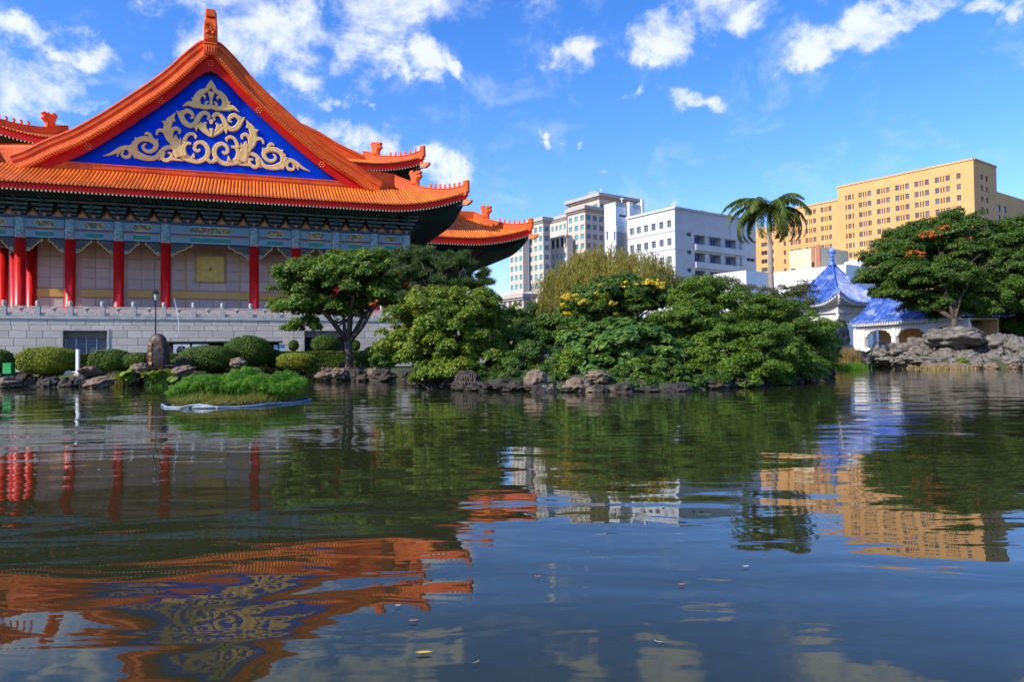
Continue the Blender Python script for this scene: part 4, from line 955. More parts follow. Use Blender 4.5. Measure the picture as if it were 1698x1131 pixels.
slab(hotel, fl, 0, Ls, .25, .5, zt, zt + .5, MT['hotel'], 'parapet'); slab(hotel, F2, 0, Ll, .25, .5, zt2, zt2 + .5, MT['hotel'], 'parapet'); slab(hotel, fr, .51, Lr, .25, .5, zt, zt + .5, MT['hotel'], 'parapet')
mb = MB(); c_ = C0 + D2 * (Lr * .8) + D1 * 1; mb.box(c_.x, c_.x + 2.4, c_.y, c_.y + 2, zt + .0, zt + 2.2) if False else None

# --- cream annex with brown stripes
cc = at_corner(1361, 178); fa = Face(cc, D1, False); fb = Face(cc, D2, True)
annex = thing('cream_annex', 'plain cream block with two vertical brown stripes in front of the ochre slab', 'building')
za = fa.hit(1361, 409)[1]; La = fa.hit(1309, 418)[0]; Lb = fb.hit(1386, 412)[0]
facade(annex, fa, La, 0, za, [], MT['cream'], MT['glass'], MT['frame']); facade(annex, fb, Lb + 6, 0, za, [], MT['cream'], MT['glass'], MT['frame']); roofcap(annex, cc, La, Lb + 6, za, MT['cream'])
s0, s1 = sorted((fa.hit(1346, 430)[0], fa.hit(1352, 430)[0])); slab(annex, fa, s0, s1, .25, 0, 0, za + .25, MT['brown'], 'brown_stripe')
s0, s1 = sorted((fa.hit(1361, 430)[0], fa.hit(1363, 430)[0])); slab(annex, fa, -.25, .9, .3, 0, 0, za + .6, MT['brown'], 'brown_stripe')
s0, s1 = sorted((fa.hit(1347, 437)[0], fa.hit(1351, 437)[0])); zv = fa.hit(1349, 437)[1]; slab(annex, fa, s0, s1, .32, -.25, zv - .8, zv + .3, MT['void'], 'vent')

# --- low white building in front
lw = thing('low_white_building', 'low plain white building with flat roof behind the palm trunk', 'building')
c1 = at_corner(1404, 150); f5 = Face(c1, D1, False); z5 = f5.hit(1250, 456)[1]; L5 = f5.hit(1246, 456)[0]
facade(lw, f5, L5, 0, z5, [], MT['white'], MT['glass'], MT['frame']); f6 = Face(c1, D2, True); z6 = f6.hit(1450, 448)[1]
facade(lw, f6, 30, 0, z5, [], MT['white'], MT['glass'], MT['frame']); roofcap(lw, c1, L5, 30, z5, MT['white'])
c2 = at_corner(1238, 146); f7 = Face(c2, D1, False); z7 = f7.hit(1230, 449)[1]; L7 = f7.hit(1183, 455)[0]
lw2 = thing('white_lean_to_building', 'small white flat-roofed block left of the palm with blank wall', 'building')
facade(lw2, f7, L7, 0, z7, [], MT['white'], MT['glass'], MT['frame']); facade(lw2, Face(c2, D2, True), 8, 0, z7, [], MT['white'], MT['glass'], MT['frame']); roofcap(lw2, c2, L7, 8, z7, MT['white'])
rb = thing('rooftop_tank', 'white boxy tank on the low white roof right of the pavilion spire', 'tank'); p_ = pt(1417, 437, 158)
m = MB(); m.box(-1.6, 1.6, -1.5, 1.5, 0, 1.6); m.cyl(0, 0, 1.6, 1.9, 1.2, 1.0, 14); o = m.build('tank_body', MT['white'], rb); rb.location = (p_.x, p_.y, z5)
m = MB(); [m.box(sx*1.2-.1, sx*1.2+.1, sy*1.1-.1, sy*1.1+.1, -.02, .02) for sx in (-1, 1) for sy in (-1, 1)]

# --- white tiled office building
wo = thing('white_office_building', 'white tiled office building with balconies and blue glass between tower and palm', 'building')
cw = at_corner(1121, 158); wl = Face(cw, D1, False); wr = Face(cw, D2, True)
zw = wl.hit(1121, 345)[1]; Lw = wl.hit(1041, 361)[0]; Lwr = wr.hit(1253, 380)[0]
fz1 = wl.hit(1110, 365)[1]; fz2 = wl.hit(1110, 395)[1]; fhw = fz1 - fz2
groups = []
for a in (1106, 1093, 1080, 1067.5, 1055.5, 1044):
    s0 = wl.hit(a + 7, 375)[0]; s1 = wl.hit(a, 375)[0]
    for r_ in range(6): zz = fz1 - r_ * fhw; groups.append((s0, s1, zz - fhw * .40, zz))
facade(wo, wl, Lw, 0, zw, groups, MT['whitetile'], MT['glass'], MT['wframe'])
Lw0 = wr.hit(1136, 400)[0]; Lw1 = wr.hit(1232, 420)[0]
zb = wr.hit(1136, 385)[1]
# plain upper part and end bays, recessed balcony storeys
groups = []
for a, b, y0 in ((1137, 1144, 384), (1236.5, 1250, 426)):
    s0, s1 = wr.hit(a, y0)[0], wr.hit(b, y0)[0]; z_ = wr.hit(a, y0)[1]
    for r_ in range(5): groups.append((s0 + .4, s1 + .4, z_ - r_*fhw - 1.0, z_ - r_*fhw))
base_h = []
for r_ in range(5):
    ztp = zb - r_ * fhw - .2; base_h.append((Lw0 + 3.2, Lw1 - .5, ztp - 2.5, ztp))
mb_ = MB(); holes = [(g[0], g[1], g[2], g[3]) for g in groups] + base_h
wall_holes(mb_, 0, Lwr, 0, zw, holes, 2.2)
o = mb_.build('wall', MT['greytile'], wo, fix=False); o.location = (cw.x, cw.y, 0); o.rotation_euler = (0, 0, wr.frame())  # grey tile; its darker tone also paints in the shade of this face
for g in groups: link('window', window_mesh(g[1]-g[0], g[3]-g[2], [(0, g[1]-g[0])], MT['void'], MT['wframe']), wo, (cw.x + D2.x*g[0], cw.y + D2.y*g[0], g[2]), (0, 0, wr.frame()))
for a, b, c_, d_ in base_h:
    n_ = 3; w = (b - a) / n_
    for k in range(n_):
        pw = w * .62; me = window_mesh(pw, d_ - c_, [(0, pw * .48), (pw * .52, pw)], MT['bluegl'], MT['wframe'])
        nn = Vector((-D2.y, D2.x, 0)); q = cw + D2 * (a + k * w + .3) + nn * 1.6
        link('window', me, wo, (q.x, q.y, c_), (0, 0, wr.frame()))
        slab(wo, wr, a + k*w + pw + .4, a + (k+1)*w - .2, -.3, 2.1, c_, d_, MT['greytile'], 'balcony_pier')
    slab(wo, wr, a - .2, b + .2, .7, -.02, c_ - 1.15, c_ + .25, MT['greytile'], 'balcony_front')
for r_ in range(6):
    z_ = zb - r_ * fhw + .25; slab(wo, wr, 0, Lw0 + .6, .06, -.01, z_ - .35, z_, MT['greytile'], 'grey_band'); slab(wo, wr, Lw1 + .5, Lwr, .06, -.01, z_ - .35, z_, MT['greytile'], 'grey_band')
    slab(wo, wl, 0, Lw, .06, -.01, z_ - .3, z_, MT['greytile'], 'grey_band')
slab(wo, wl, -.3, Lw + .3, .35, 1.0, zw, zw + .45, MT['white'], 'parapet'); slab(wo, wr, .36, Lwr + .3, .35, 1.0, zw, zw + .45, MT['greytile'], 'parapet'); roofcap(wo, cw, Lw, Lwr, zw, MT['greytile'])
for px_ in (1172, 1205, 1224): 
    s_ = wr.hit(px_, 360)[0]; slab(wo, wr, s_, s_ + 1.6, -2, 3.5, zw, zw + 1.3, MT['greybox'], 'roof_unit')
# lift tower left of it
wt = thing('white_lift_tower', 'tall narrow white tower with blank walls left of the office building', 'tower')
ct = at_corner(1023, 172); tl = Face(ct, D1, False); tr = Face(ct, D2, True); ztw = tl.hit(1023, 334)[1]; Lt = tl.hit(1002, 340)[0]; Ltr = tr.hit(1066, 342)[0]
groups = []
for a, b in ((1005.5, 1008.5), (1017.5, 1020.5)):
    s0, s1 = sorted((tl.hit(a, 390)[0], tl.hit(b, 390)[0])); z_ = tl.hit(a, 384)[1]; groups.append((s0, s1, z_ - 2.2, z_))
facade(wt, tl, Lt, 0, ztw, groups, MT['whitetile'], MT['bluegl'], MT['wframe'])
s0, s1 = tr.hit(1027, 356)[0], tr.hit(1038, 356)[0]; z_ = tr.hit(1027, 355)[1]
facade(wt, tr, Ltr, 0, ztw, [(s0, s1, z_ - .6, z_)], MT['whitetile'], MT['void'], MT['wframe']); roofcap(wt, ct, Lt, Ltr, ztw, MT['greytile'])
slab(wt, tr, 0, Ltr, .15, .3, ztw - .9, ztw + .1, MT['greytile'], 'parapet'); zq = tr.hit(1035, 375)[1]; slab(wt, tr, 0, Ltr, .1, -.02, zq - 1.6, zq, MT['white'], 'white_band'); slab(wt, tr, 0, Ltr, .08, -.02, zq - 6.5, zq - 1.61, MT['greytile'], 'grey_band')
s_ = tr.hit(1039, 350)[0]; slab(wt, tr, s_, s_ + 1.2, 1.0, -.01, ztw - 12, ztw + .3, MT['whitetile'], 'duct')
s_ = tr.hit(1062, 350)[0]; slab(wt, tr, s_, s_ + .7, .6, -.01, ztw - 9, ztw + 1.6, MT['whitetile'], 'duct')

# --- beige stepped tower building
bt = thing('beige_stepped_building', 'beige stepped high-rise with rows of small teal windows left of the white buildings', 'building')
YB = 250
def block(corner_px, Y, left_px, right_px, top_py, cols_l, cols_r, row0_py, nrows, cornice=1.0, glass_l=None, zbase=0, wfrac=.6, top_from=None, skip=0):
    c = at_corner(corner_px, Y); L_ = Face(c, D1, False); R_ = Face(c, D2, True); z1 = L_.hit(corner_px, top_py)[1]; ll = L_.hit(left_px, top_py)[0]; lr = R_.hit(right_px, top_py)[0]
    gl = []; zr = L_.hit(corner_px, row0_py)[1]; f_h = 3.30
    for k in range(cols_l):
        w = ll / cols_l; s0 = w * (k + .5 - wfrac/2)
        for r_ in range(skip, nrows): gl.append((s0, s0 + w * wfrac, zr - r_*f_h - 1.85, zr - r_*f_h))
    gr = []
    for k in range(cols_r):
        w = lr / cols_r; s0 = w * (k + .5 - wfrac/2)
        for r_ in range(nrows): gr.append((s0, s0 + w * wfrac, zr - r_*f_h - 1.85, zr - r_*f_h))
    facade(bt, L_, ll, zbase, z1, gl, MT['beige'], glass_l or MT['teal'], MT['wframe']); facade(bt, R_, lr, zbase, z1, gr, MT['beige'], MT['glass'], MT['wframe']); roofcap(bt, c, ll, lr, z1, MT['cornice'])
    if cornice:
        slab(bt, L_, -cornice, ll + cornice*.4, cornice, .5, z1, z1 + 1.2, MT['cornice']); slab(bt, R_, .51, lr + cornice, cornice, .5, z1, z1 + 1.2, MT['cornice'])
        slab(bt, L_, -cornice*.5, ll + cornice*.2, cornice*.5, .5, z1 - .6, z1 - .01, MT['cornice']); slab(bt, R_, .51, lr + cornice*.5, cornice*.5, .5, z1 - .6, z1 - .01, MT['cornice'])
    return L_, R_, z1, ll, lr
block(996, 262, 942, 1052, 325, 4, 7, 336, 2, 1.5, wfrac=.55)                       # penthouse
block(972, 248, 941, 1012, 346, 3, 4, 355, 11, 1.2)                                    # main block
Lf_, Rf_, z1_, ll_, lr_ = block(941.5, 262, 900, 950, 360, 6, 0, 370, 1, .9, glass_l=MT['teal'], wfrac=.6)   # recessed upper storey
Lm, Rm, zm, lm, lrm = block(941.5, 250, 896, 950, 392, 7, 0, 418, 8, 0, wfrac=.55)   # shelf below
for k in range(6):
    w = lm / 6; slab(bt, Lm, w*k + .6, w*k + 1.6, .3, 1.5, zm - 3.6, zm, MT['beige'], 'loggia_pier')
slab(bt, Lm, 0, lm, .5, 2, zm - .1, zm + .7, MT['cornice']); slab(bt, Lm, 0.3, lm - .3, .12, -.02, zm - 3.2, zm - .12, MT['void'], 'painted_loggia_shade')  # dark sheet stands in for the shade inside the loggia
block(902, 246, 876, 912, 365, 3, 1, 374, 10, .9)                                    # left block
block(868, 250, 845, 876, 392, 3, 0, 408, 8, .8)                                    # far left wing
block(868, 222, 833, 884, 493, 4, 0, 498, 3, 1.0, glass_l=MT['glass'])              # low base at far left
block(900, 226, 872, 930, 488, 3, 5, 493, 4, 1.0, glass_l=MT['glass'])
# roof masts
def mast(px_, py0, py1, Y, label):
    p0, p1 = pt(px_, py0, Y), pt(px_, py1, Y); t = thing('roof_mast', label, 'antenna', p0, 0, 'thin white masts on the office roofs')
    m = MB(); m.cyl(0, 0, 0, p1.z - p0.z, .14, .10, 6); m.build('mast_pole', MT['whitetile'], t); m = MB(); m.box(-.5, .5, -.05, .05, (p1.z-p0.z)*.7, (p1.z-p0.z)*.7 + .15); m.box(-.35, .35, -.05, .05, (p1.z-p0.z)*.85, (p1.z-p0.z)*.85 + .12); m.build('crossbar', MT['whitetile'], t)
for a in ((978, 326, 318, 264, 'leftmost of the three short white masts on the beige roof'), (982, 325, 317, 264, 'middle of the three short white masts on the beige roof'), (986.5, 324, 316, 264, 'rightmost of the three short white masts on the beige roof'), (996.5, 323, 312, 266, 'tallest thin white mast at the corner of the beige roof'), (1115, 346, 337, 162, 'left mast on the white office roof corner'), (1119.5, 345, 334, 162, 'right mast on the white office roof corner'), (1031, 336, 328, 176, 'short mast standing on the white lift tower')): mast(*a)

# ------------------------------------------------------------------ pavilion with blue roofs
TH = math.radians(27); pe = Vector((math.cos(TH), math.sin(TH), 0)); pn = Vector((-math.sin(TH), math.cos(TH), 0))
pav = thing('blue_roof_pavilion', 'square white pavilion with blue glazed pyramid roof and ball finial', 'pavilion')
pc = pt(1392, 480, 111); zc_ = pc.z; AS = 6.3
ctr = Vector((pc.x, pc.y, 0)) + pe * AS + pn * AS; zap = pt(1384, 436, ctr.y).z; ze = zc_ - 1.9
pav.location = (ctr.x, ctr.y, 0); pav.rotation_euler = (0, 0, TH)
def pprof(t): return .55 * t + .45 * t * t
for k, (P0, e, n) in enumerate((((0, -AS, 0), (1, 0, 0), (0, 1, 0)), ((AS, 0, 0), (0, 1, 0), (-1, 0, 0)), ((0, AS, 0), (-1, 0, 0), (0, -1, 0)), ((-AS, 0, 0), (0, -1, 0), (1, 0, 0)))):
    mb = roof_side(P0, e, n, AS, AS, ze, zap - ze, 1.75, 4.6, .50, .17, prof=pprof); o = mb.build('blue_roof_tiles', [MT['btile_bed'], MT['btile']], pav, fix=False); o['kind'] = 'stuff'
    eave_trim(P0, e, n, AS, ze - .03, 1.75, 4.6, .30, .1, ze - .5, .34, pav, 1.6, mats=(MT['pavwall'], MT['pavwall'], (MT['pavwall'], MT['pavwall'])), raf=.14, seg_n=30)
for sx, sy in ((-1, -1), (1, -1), (1, 1), (-1, 1)):
    P = []; sd = Vector((-sy, sx, 0)).normalized() * 1.0
    for i in range(15):
        t = i / 14; P.append((sx * AS * (1-t), sy * AS * (1-t), ze + (zap - ze) * pprof(t) + 1.75 * lift_fn(t * AS, 4.6) * max(0, 1-t) ** 1.3))
    m = MB(); m.sweep(P, [(-.16, -.1), (-.16, .22), (-.09, .32), (.09, .32), (.16, .22), (.16, -.1)], Vector((sx, -sy, 0)).normalized()); m.build('hip_ridge', MT['btile'], pav)
    m = MB(); c = Vector(P[0]); m.box(-.14, .14, -.14, .14, -1.1, .1); m.lathe(0, 0, [(.05, -1.3), (.16, -1.2), (.12, -1.1)], 8); o = m.build('hanging_post', MT['pavwall'], pav); o.location = (c.x*.95, c.y*.95, c.z)
m = MB(); m.lathe(0, 0, [(.62, zap - .55), (.66, zap - .2), (.42, zap), (.30, zap + .35), (.44, zap + .45), (.44, zap + .6), (.28, zap + .72), (.28, zap + .95), (.46, zap + 1.05), (.46, zap + 1.15), (.3, zap + 1.25), (.62, zap + 1.6), (.66, zap + 1.95), (.5, zap + 2.3), (.2, zap + 2.5), (.12, zap + 2.62)], 20); m.build('ball_finial', MT['btile'], pav, smooth=True)
zw0 = 1.0
m = MB(); m.box(-4.7, 4.7, -4.7, 4.7, ze - 1.6, ze - .3); m.build('wall_frieze', MT['pavwall'], pav)
m = MB(); m.lathe(0, 0, [(3.0, ze - 2.6), (3.5, ze - 1.6), (3.6, ze - 1.2)], 4)
for sx, sy in ((-1, -1), (1, -1), (1, 1), (-1, 1)):
    m = MB(); m.cyl(sx*4.4, sy*4.4, zw0, ze - 1.6, .28, .28, 12); m.build('column', MT['pavwall'], pav)
m = MB(); m.box(-4.3, 4.3, -4.3, 4.3, ze - 2.9, ze - 1.601); m.build('coffered_wall', MT['pavwall'], pav)
m = MB(); m.box(-4.3, -4.15, -4.15, 4.15, zw0, zw0 + 1.0); m.box(-4.15, 4.15, -4.3, -4.15, zw0, zw0 + 1.0); m.build('parapet_wall', MT['pavwall'], pav)

gal = thing('blue_roof_gallery', 'long white garden gallery with blue tiled roof and scalloped arches on the far bank', 'pavilion')
g0 = pt(1408, 537, 110); g1w = None
TG = math.radians(14.2); pe = Vector((math.cos(TG), math.sin(TG), 0)); pn = Vector((-math.sin(TG), math.cos(TG), 0))
GLn = 20.5; gd = -pn                                     # runs toward the camera
gze = g0.z
gO = Vector((g0.x, g0.y, 0)); gal.location = gO; gal.rotation_euler = (0, 0, math.atan2(gd.y, gd.x))   # local x along gallery, local -y = outside? outside is left (-pe)
# local frame: x toward the camera, y = rot90(x) = +pe side ... outside (left face) is -pe
ysgn = 1 if Vector((-gd.y, gd.x, 0)).dot(pe) > 0 else -1
GW = 5.6
mb = roof_side((GLn/2, 0, 0), (1, 0, 0), (0, ysgn, 0), GLn/2, 4.2, gze, 3.9, .25, 2.0, .48, .16, prof=pprof, hipped=(False, True)); o = mb.build('blue_roof_tiles', [MT['btile_bed'], MT['btile']], gal, fix=False); o['kind'] = 'stuff'
mb = roof_side((GLn/2, ysgn*8.4, 0), (1, 0, 0), (0, -ysgn, 0), GLn/2, 4.2, gze, 3.9, .25, 2.0, .48, .16, prof=pprof, hipped=(False, True)); o = mb.build('blue_roof_tiles', [MT['btile_bed'], MT['btile']], gal, fix=False); o['kind'] = 'stuff'
mb = roof_side((GLn, ysgn*4.2, 0), (0, 1, 0), (-1, 0, 0), 4.2, 4.2, gze, 3.9, .25, 2.0, .48, .16, prof=pprof); o = mb.build('blue_roof_tiles', [MT['btile_bed'], MT['btile']], gal, fix=False); o['kind'] = 'stuff'
m = MB(); m.sweep([(0, ysgn*4.2, gze + 3.95), (GLn - 4.2, ysgn*4.2, gze + 3.95)], [(-.2, -.2), (-.2, .35), (.2, .35), (.2, -.2)], (0, 1, 0)); m.build('roof_ridge', MT['btile'], gal)
eave_trim((GLn/2, 0, 0), (1, 0, 0), (0, ysgn, 0), GLn/2, gze - .03, .25, 2.0, .22, .05, gze - .3, .5, gal, .9, mats=(MT['pavwall'], MT['pavwall'], (MT['pavwall'], MT['pavwall'])), raf=.26, seg_n=10)
m = MB(); m.box(0, GLn, ysgn*1.0 - .12, ysgn*1.0 + .12, gze - .95, gze - .25); m.build('frieze_beam', MT['pavwall'], gal)
m = MB(); m.box(0, GLn, ysgn*5.5 - .12, ysgn*5.5 + .12, .8, gze - .25); m.build('back_wall', MT['pavback'], gal)
m = MB(); m.box(0, GLn, min(ysgn*1.2, ysgn*5.4), max(ysgn*1.2, ysgn*5.4), .8, 1.3); m.build('floor', MT['pavback'], gal)
m = MB(); m.box(0, GLn, min(ysgn*1.2, ysgn*5.4), max(ysgn*1.2, ysgn*5.4), gze - .4, gze - .3); m.build('ceiling', MT['pavwall'], gal)
bay = 6.1; nb = 3
MB().box(0, 1.6, ysgn*1.0 - .3, ysgn*1.0 + .3, .8, gze - .951).build('end_wall', MT['pavwall'], gal)
MB().box(0, GLn, ysgn*1.0 - .35, ysgn*1.0 + .35, .3, 2.4).build('base_wall', MT['pavwall'], gal)
for k in range(nb + 1):
    x = 2.0 + k * bay; w_ = .38
    MB().box(max(0, x - w_), min(GLn, x + w_), ysgn*1.0 - .3, ysgn*1.0 + .3, .8, gze - .951).build('pier', MT['pavwall'], gal)
    if k < nb:
        out = [(x + w_, gze - .95), (x + w_, gze - 2.2), (x + w_ + .35, gze - 2.1), (x + w_ + .5, gze - 1.7), (x + w_ + .9, gze - 1.62), (x + w_ + 1.1, gze - 1.32), (x + w_ + 1.7, gze - 1.25)]
        mid = [(x + bay/2, gze - 1.15)]; rgt = [(2*x + bay - a, b) for a, b in reversed(out)]
        m = MB(); pts_ = out[1:] + mid + rgt[:-1]
        for (a0, b0), (a1, b1) in zip(pts_[:-1], pts_[1:]):
            if a1 - a0 < .01: continue
            m.prism([(a0, b0), (a1, b1), (a1, gze - .952), (a0, gze - .952)], ysgn*1.0 - .14, ysgn*1.0 + .14)
        m.build('scalloped_arch', MT['pavwall'], gal)
        MB().box(x + w_, x + bay - w_, ysgn*1.0 - .2, ysgn*1.0 + .2, 2.41, 2.75).build('low_wall', MT['pavwall'], gal)
# ------------------------------------------------------------------ foliage builders
def unit(n):
    v = rng.normal(size=(n, 3)); return v / np.linalg.norm(v, axis=1)[:, None]
def leaves(name, C, Nrm, ln, wd, mat, parent=None, droop=0.0, spread=.9):
    """rhombic leaves at C; Nrm = preferred outward direction"""
    n = len(C); nn = Nrm + unit(n) * spread; nn /= np.linalg.norm(nn, axis=1)[:, None] + 1e-9
    a = np.cross(nn, unit(n)); a /= np.linalg.norm(a, axis=1)[:, None] + 1e-9; a[:, 2] -= droop; a /= np.linalg.norm(a, axis=1)[:, None] + 1e-9
    b = np.cross(nn, a); b /= np.linalg.norm(b, axis=1)[:, None] + 1e-9
    s = rng.uniform(.7, 1.25, (n, 1)); l_ = a * ln * s / 2; w_ = b * wd * s / 2
    V = np.empty((n, 4, 3)); V[:, 0] = C - l_; V[:, 1] = C + w_ - l_ * .1; V[:, 2] = C + l_; V[:, 3] = C - w_ - l_ * .1
    return V.reshape(-1, 3), np.arange(n * 4).reshape(n, 4)
def B(px, py, Y, rx, ry, depth=1.0):   # an ellipsoid of foliage seen at (px,py) at distance Y, radii in picture pixels there
    c = pt(px, py, Y); m = mpp(Y); return (c.x, c.y, c.z, rx * m, min(rx, max(rx, ry)) * m * depth, ry * m)
def clumps(blobs, cr, per_m2, low_cut=-.55, jitter=.25):
    C = []; Nn = []
    for x, y, z, rx, ry, rz in blobs:
        area = 4 * PI * ((rx*ry)**1.6/3 + (rx*rz)**1.6/3 + (ry*rz)**1.6/3) ** (1/1.6)
        n = max(4, int(area * per_m2)); d = unit(n * 2); d = d[d[:, 2] > low_cut][:n]
        f = 1 - np.abs(rng.normal(0, jitter, (len(d), 1))); f = np.clip(f, .25, 1.08)
        C.append(np.array([x, y, z]) + d * f * np.array([rx, ry, rz])); q = d / np.array([rx, ry, rz]); Nn.append(q / np.linalg.norm(q, axis=1)[:, None])
    C = np.concatenate(C); Nn = np.concatenate(Nn); R = cr * rng.uniform(.55, 1.35, len(C)); return C, Nn, R
def crown(blobs, cr=.8, per_m2=.35, lpc=220, ln=.26, wd=.13, flat=.7, low_cut=-.6, up=.5, droop=0.0, jitter=.25, spread=.8):
    C, Nn, R = clumps(blobs, cr, per_m2, low_cut, jitter); k = len(C)
    cnt = np.maximum(20, (lpc * (R / cr) ** 2).astype(int)); idx = np.repeat(np.arange(k), cnt); n = len(idx)
    d = unit(n); d[:, 2] = np.where(d[:, 2] < -.25, -d[:, 2] * .6, d[:, 2])
    rad = rng.uniform(.55, 1.0, (n, 1)) ** .6
    P = C[idx] + d * rad * R[idx][:, None] * np.array([1, 1, flat])
    up_ = d * .6 + Nn[idx] * .5 + np.array([0, 0, up])
    return leaves('', P, up_, ln, wd, None, droop=droop, spread=spread), (C, R)
def limbs(base, targets, r0, fork_z, mat, parent, name='trunk', lean=(0, 0), wig=.25, rmin=.03):
    m = MB(); b = Vector(base); f = Vector((b.x + lean[0], b.y + lean[1], fork_z))
    mid = b.lerp(f, .5) + Vector((random.uniform(-wig, wig), random.uniform(-wig, wig), 0)) * .4
    m.tube([b - Vector((0, 0, .4)), b + Vector((0, 0, .02)), b.lerp(f, .12), mid, f], [r0 * 1.7, r0 * 1.45, r0 * 1.05, r0 * .92, r0 * .82], 10)
    tr = m.build(name, mat, parent, smooth=True)
    for t in targets:
        t = Vector(t); L_ = (t - f).length; m = MB()
        r1 = r0 * .62; q1 = f.lerp(t, .35) + Vector((random.uniform(-1, 1), random.uniform(-1, 1), random.uniform(-.6, .3))) * wig * L_ * .15; q2 = f.lerp(t, .7) + Vector((random.uniform(-1, 1), random.uniform(-1, 1), random.uniform(-.1, .6))) * wig * L_ * .18
        m.tube([f - Vector((0, 0, .15)), q1, q2, t], [r1, r1 * .75, r1 * .5, rmin], 7)
        for k in range(3):
            s = q1.lerp(q2, random.random()) ; e = s + Vector((random.uniform(-1, 1), random.uniform(-1, 1), random.uniform(.1, .9))) * L_ * .35
            m.tube([s, s.lerp(e, .5) + Vector((0, 0, .1)), e], [r1 * .4, r1 * .28, rmin], 5)
        m.build('branch', mat, tr, smooth=True)
    return tr
def tree(name, label, cat, base, blobs, mat, r0=.2, fork=1.5, group=None, trunk_mat=None, nl=7, lean=(0, 0), extra=(), **kw):
    t = thing(name, label, cat, (base[0], base[1], base[2]), 0, group)
    kw = dict(kw); kw['flat'] = max(.82, kw.get('flat', .8)); kw['up'] = kw.get('up', .5) * .6; kw['per_m2'] = kw.get('per_m2', .35) * .85
    (V, Q), (C, R) = crown(blobs, **kw)
    o = np.array(base); c = link('crown', np_mesh('crown', V - o, Q, mat), t)
    pick = rng.choice(len(C), size=min(nl, len(C)), replace=False); cen = np.mean([b[:3] for b in blobs], axis=0)
    tg = [tuple((C[i] * .8 + cen * .2) - o) for i in pick]
    limbs((0, 0, 0), tg, r0, fork, trunk_mat or MT['bark'], t, lean=lean)
    for nm, bl, mt, kw2 in extra:
        k2 = dict(kw); k2.update(kw2); (V2, Q2), _ = crown(bl, **k2); link(nm, np_mesh(nm, V2 - o, Q2, mt), t)
    return t
def at_ground(px, Y, z=None):
    p = pt(px, 600, Y); return (p.x, p.y, gz(p.x, p.y) if z is None else z)

# ------------------------------------------------------------------ trees, from the left bank to the right
# umbrella-crowned tree on the left bank
YA = 62
bA = at_ground(579, YA)
tA = tree('spreading_tree', 'spreading green tree with forked dark trunk standing on the left bank before the terrace', 'tree', bA,
     [B(560, 470, YA, 72, 38), B(505, 455, YA, 48, 22), B(478, 480, YA, 30, 14), B(620, 455, YA, 62, 34), B(590, 440, YA+1, 60, 20), B(500, 510, YA-1, 48, 18), B(640, 495, YA, 52, 34), B(500, 542, YA-1, 30, 12), B(560, 515, YA+1, 50, 20), B(470, 512, YA, 24, 9), B(668, 470, YA+2, 34, 28)],
     G['mid'], r0=.38, fork=3.6, nl=9, cr=.75, per_m2=.75, lpc=260, ln=.30, wd=.13, flat=.6, low_cut=-.45, up=.7,
     extra=[('orange_flowers', [B(618, 505, YA-3.5, 3, 3), B(625, 500, YA-3.5, 2, 3)], G['rust'], dict(cr=.14, per_m2=2.5, lpc=22, ln=.14, wd=.09))])
# pine behind the bush
YP = 56
def pine(px, Y, blobs, label, base):
    t = thing('pine_tree', label, 'tree', base); o = np.array(base)
    C, Nn, R = clumps(blobs, .55, 1.3, -.7, .35); k = len(C); per = 170; idx = np.repeat(np.arange(k), per); n = len(idx)
    d = unit(n); d[:, 2] = np.abs(d[:, 2]) * .9 + .1; d /= np.linalg.norm(d, axis=1)[:, None]
    L_ = .42; tipc = C[idx] + rng.normal(0, .25, (n, 3)) * R[idx][:, None] * np.array([1, 1, .6]); w = np.cross(d, unit(n)); w /= np.linalg.norm(w, axis=1)[:, None]
    V = np.empty((n, 4, 3)); V[:, 0] = tipc - w * .02; V[:, 1] = tipc + w * .02; V[:, 2] = tipc + d * L_ + w * .008; V[:, 3] = tipc + d * L_ - w * .008
    link('needles', np_mesh('needles', V.reshape(-1, 3) - o, np.arange(n*4).reshape(n, 4), G['pine']), t)
    pick = rng.choice(k, 22, replace=False); limbs((0, 0, 0), [tuple(C[i] - o) for i in pick], .26, 4.2, MT['bark'], t, wig=.35)
    return t
bP = at_ground(745, YP)
pine(745, YP, [B(690, 432, YP, 34, 12), B(700, 415, YP, 18, 8), B(665, 425, YP, 18, 9), B(720, 445, YP, 40, 16), B(735, 425, YP, 14, 7), B(690, 458, YP, 42, 16), B(760, 440, YP, 28, 12), B(770, 425, YP, 12, 6), B(740, 475, YP, 48, 16), B(790, 478, YP, 20, 8), B(808, 468, YP-.5, 12, 4), B(790, 472, YP-.3, 14, 5), B(775, 462, YP, 18, 8), B(804, 455, YP-.4, 6, 7), B(798, 462, YP, 5, 7), B(700, 490, YP, 40, 12), B(795, 492, YP, 22, 12)], 'dark pine with open needle tufts rising behind the pale green bush', bP)
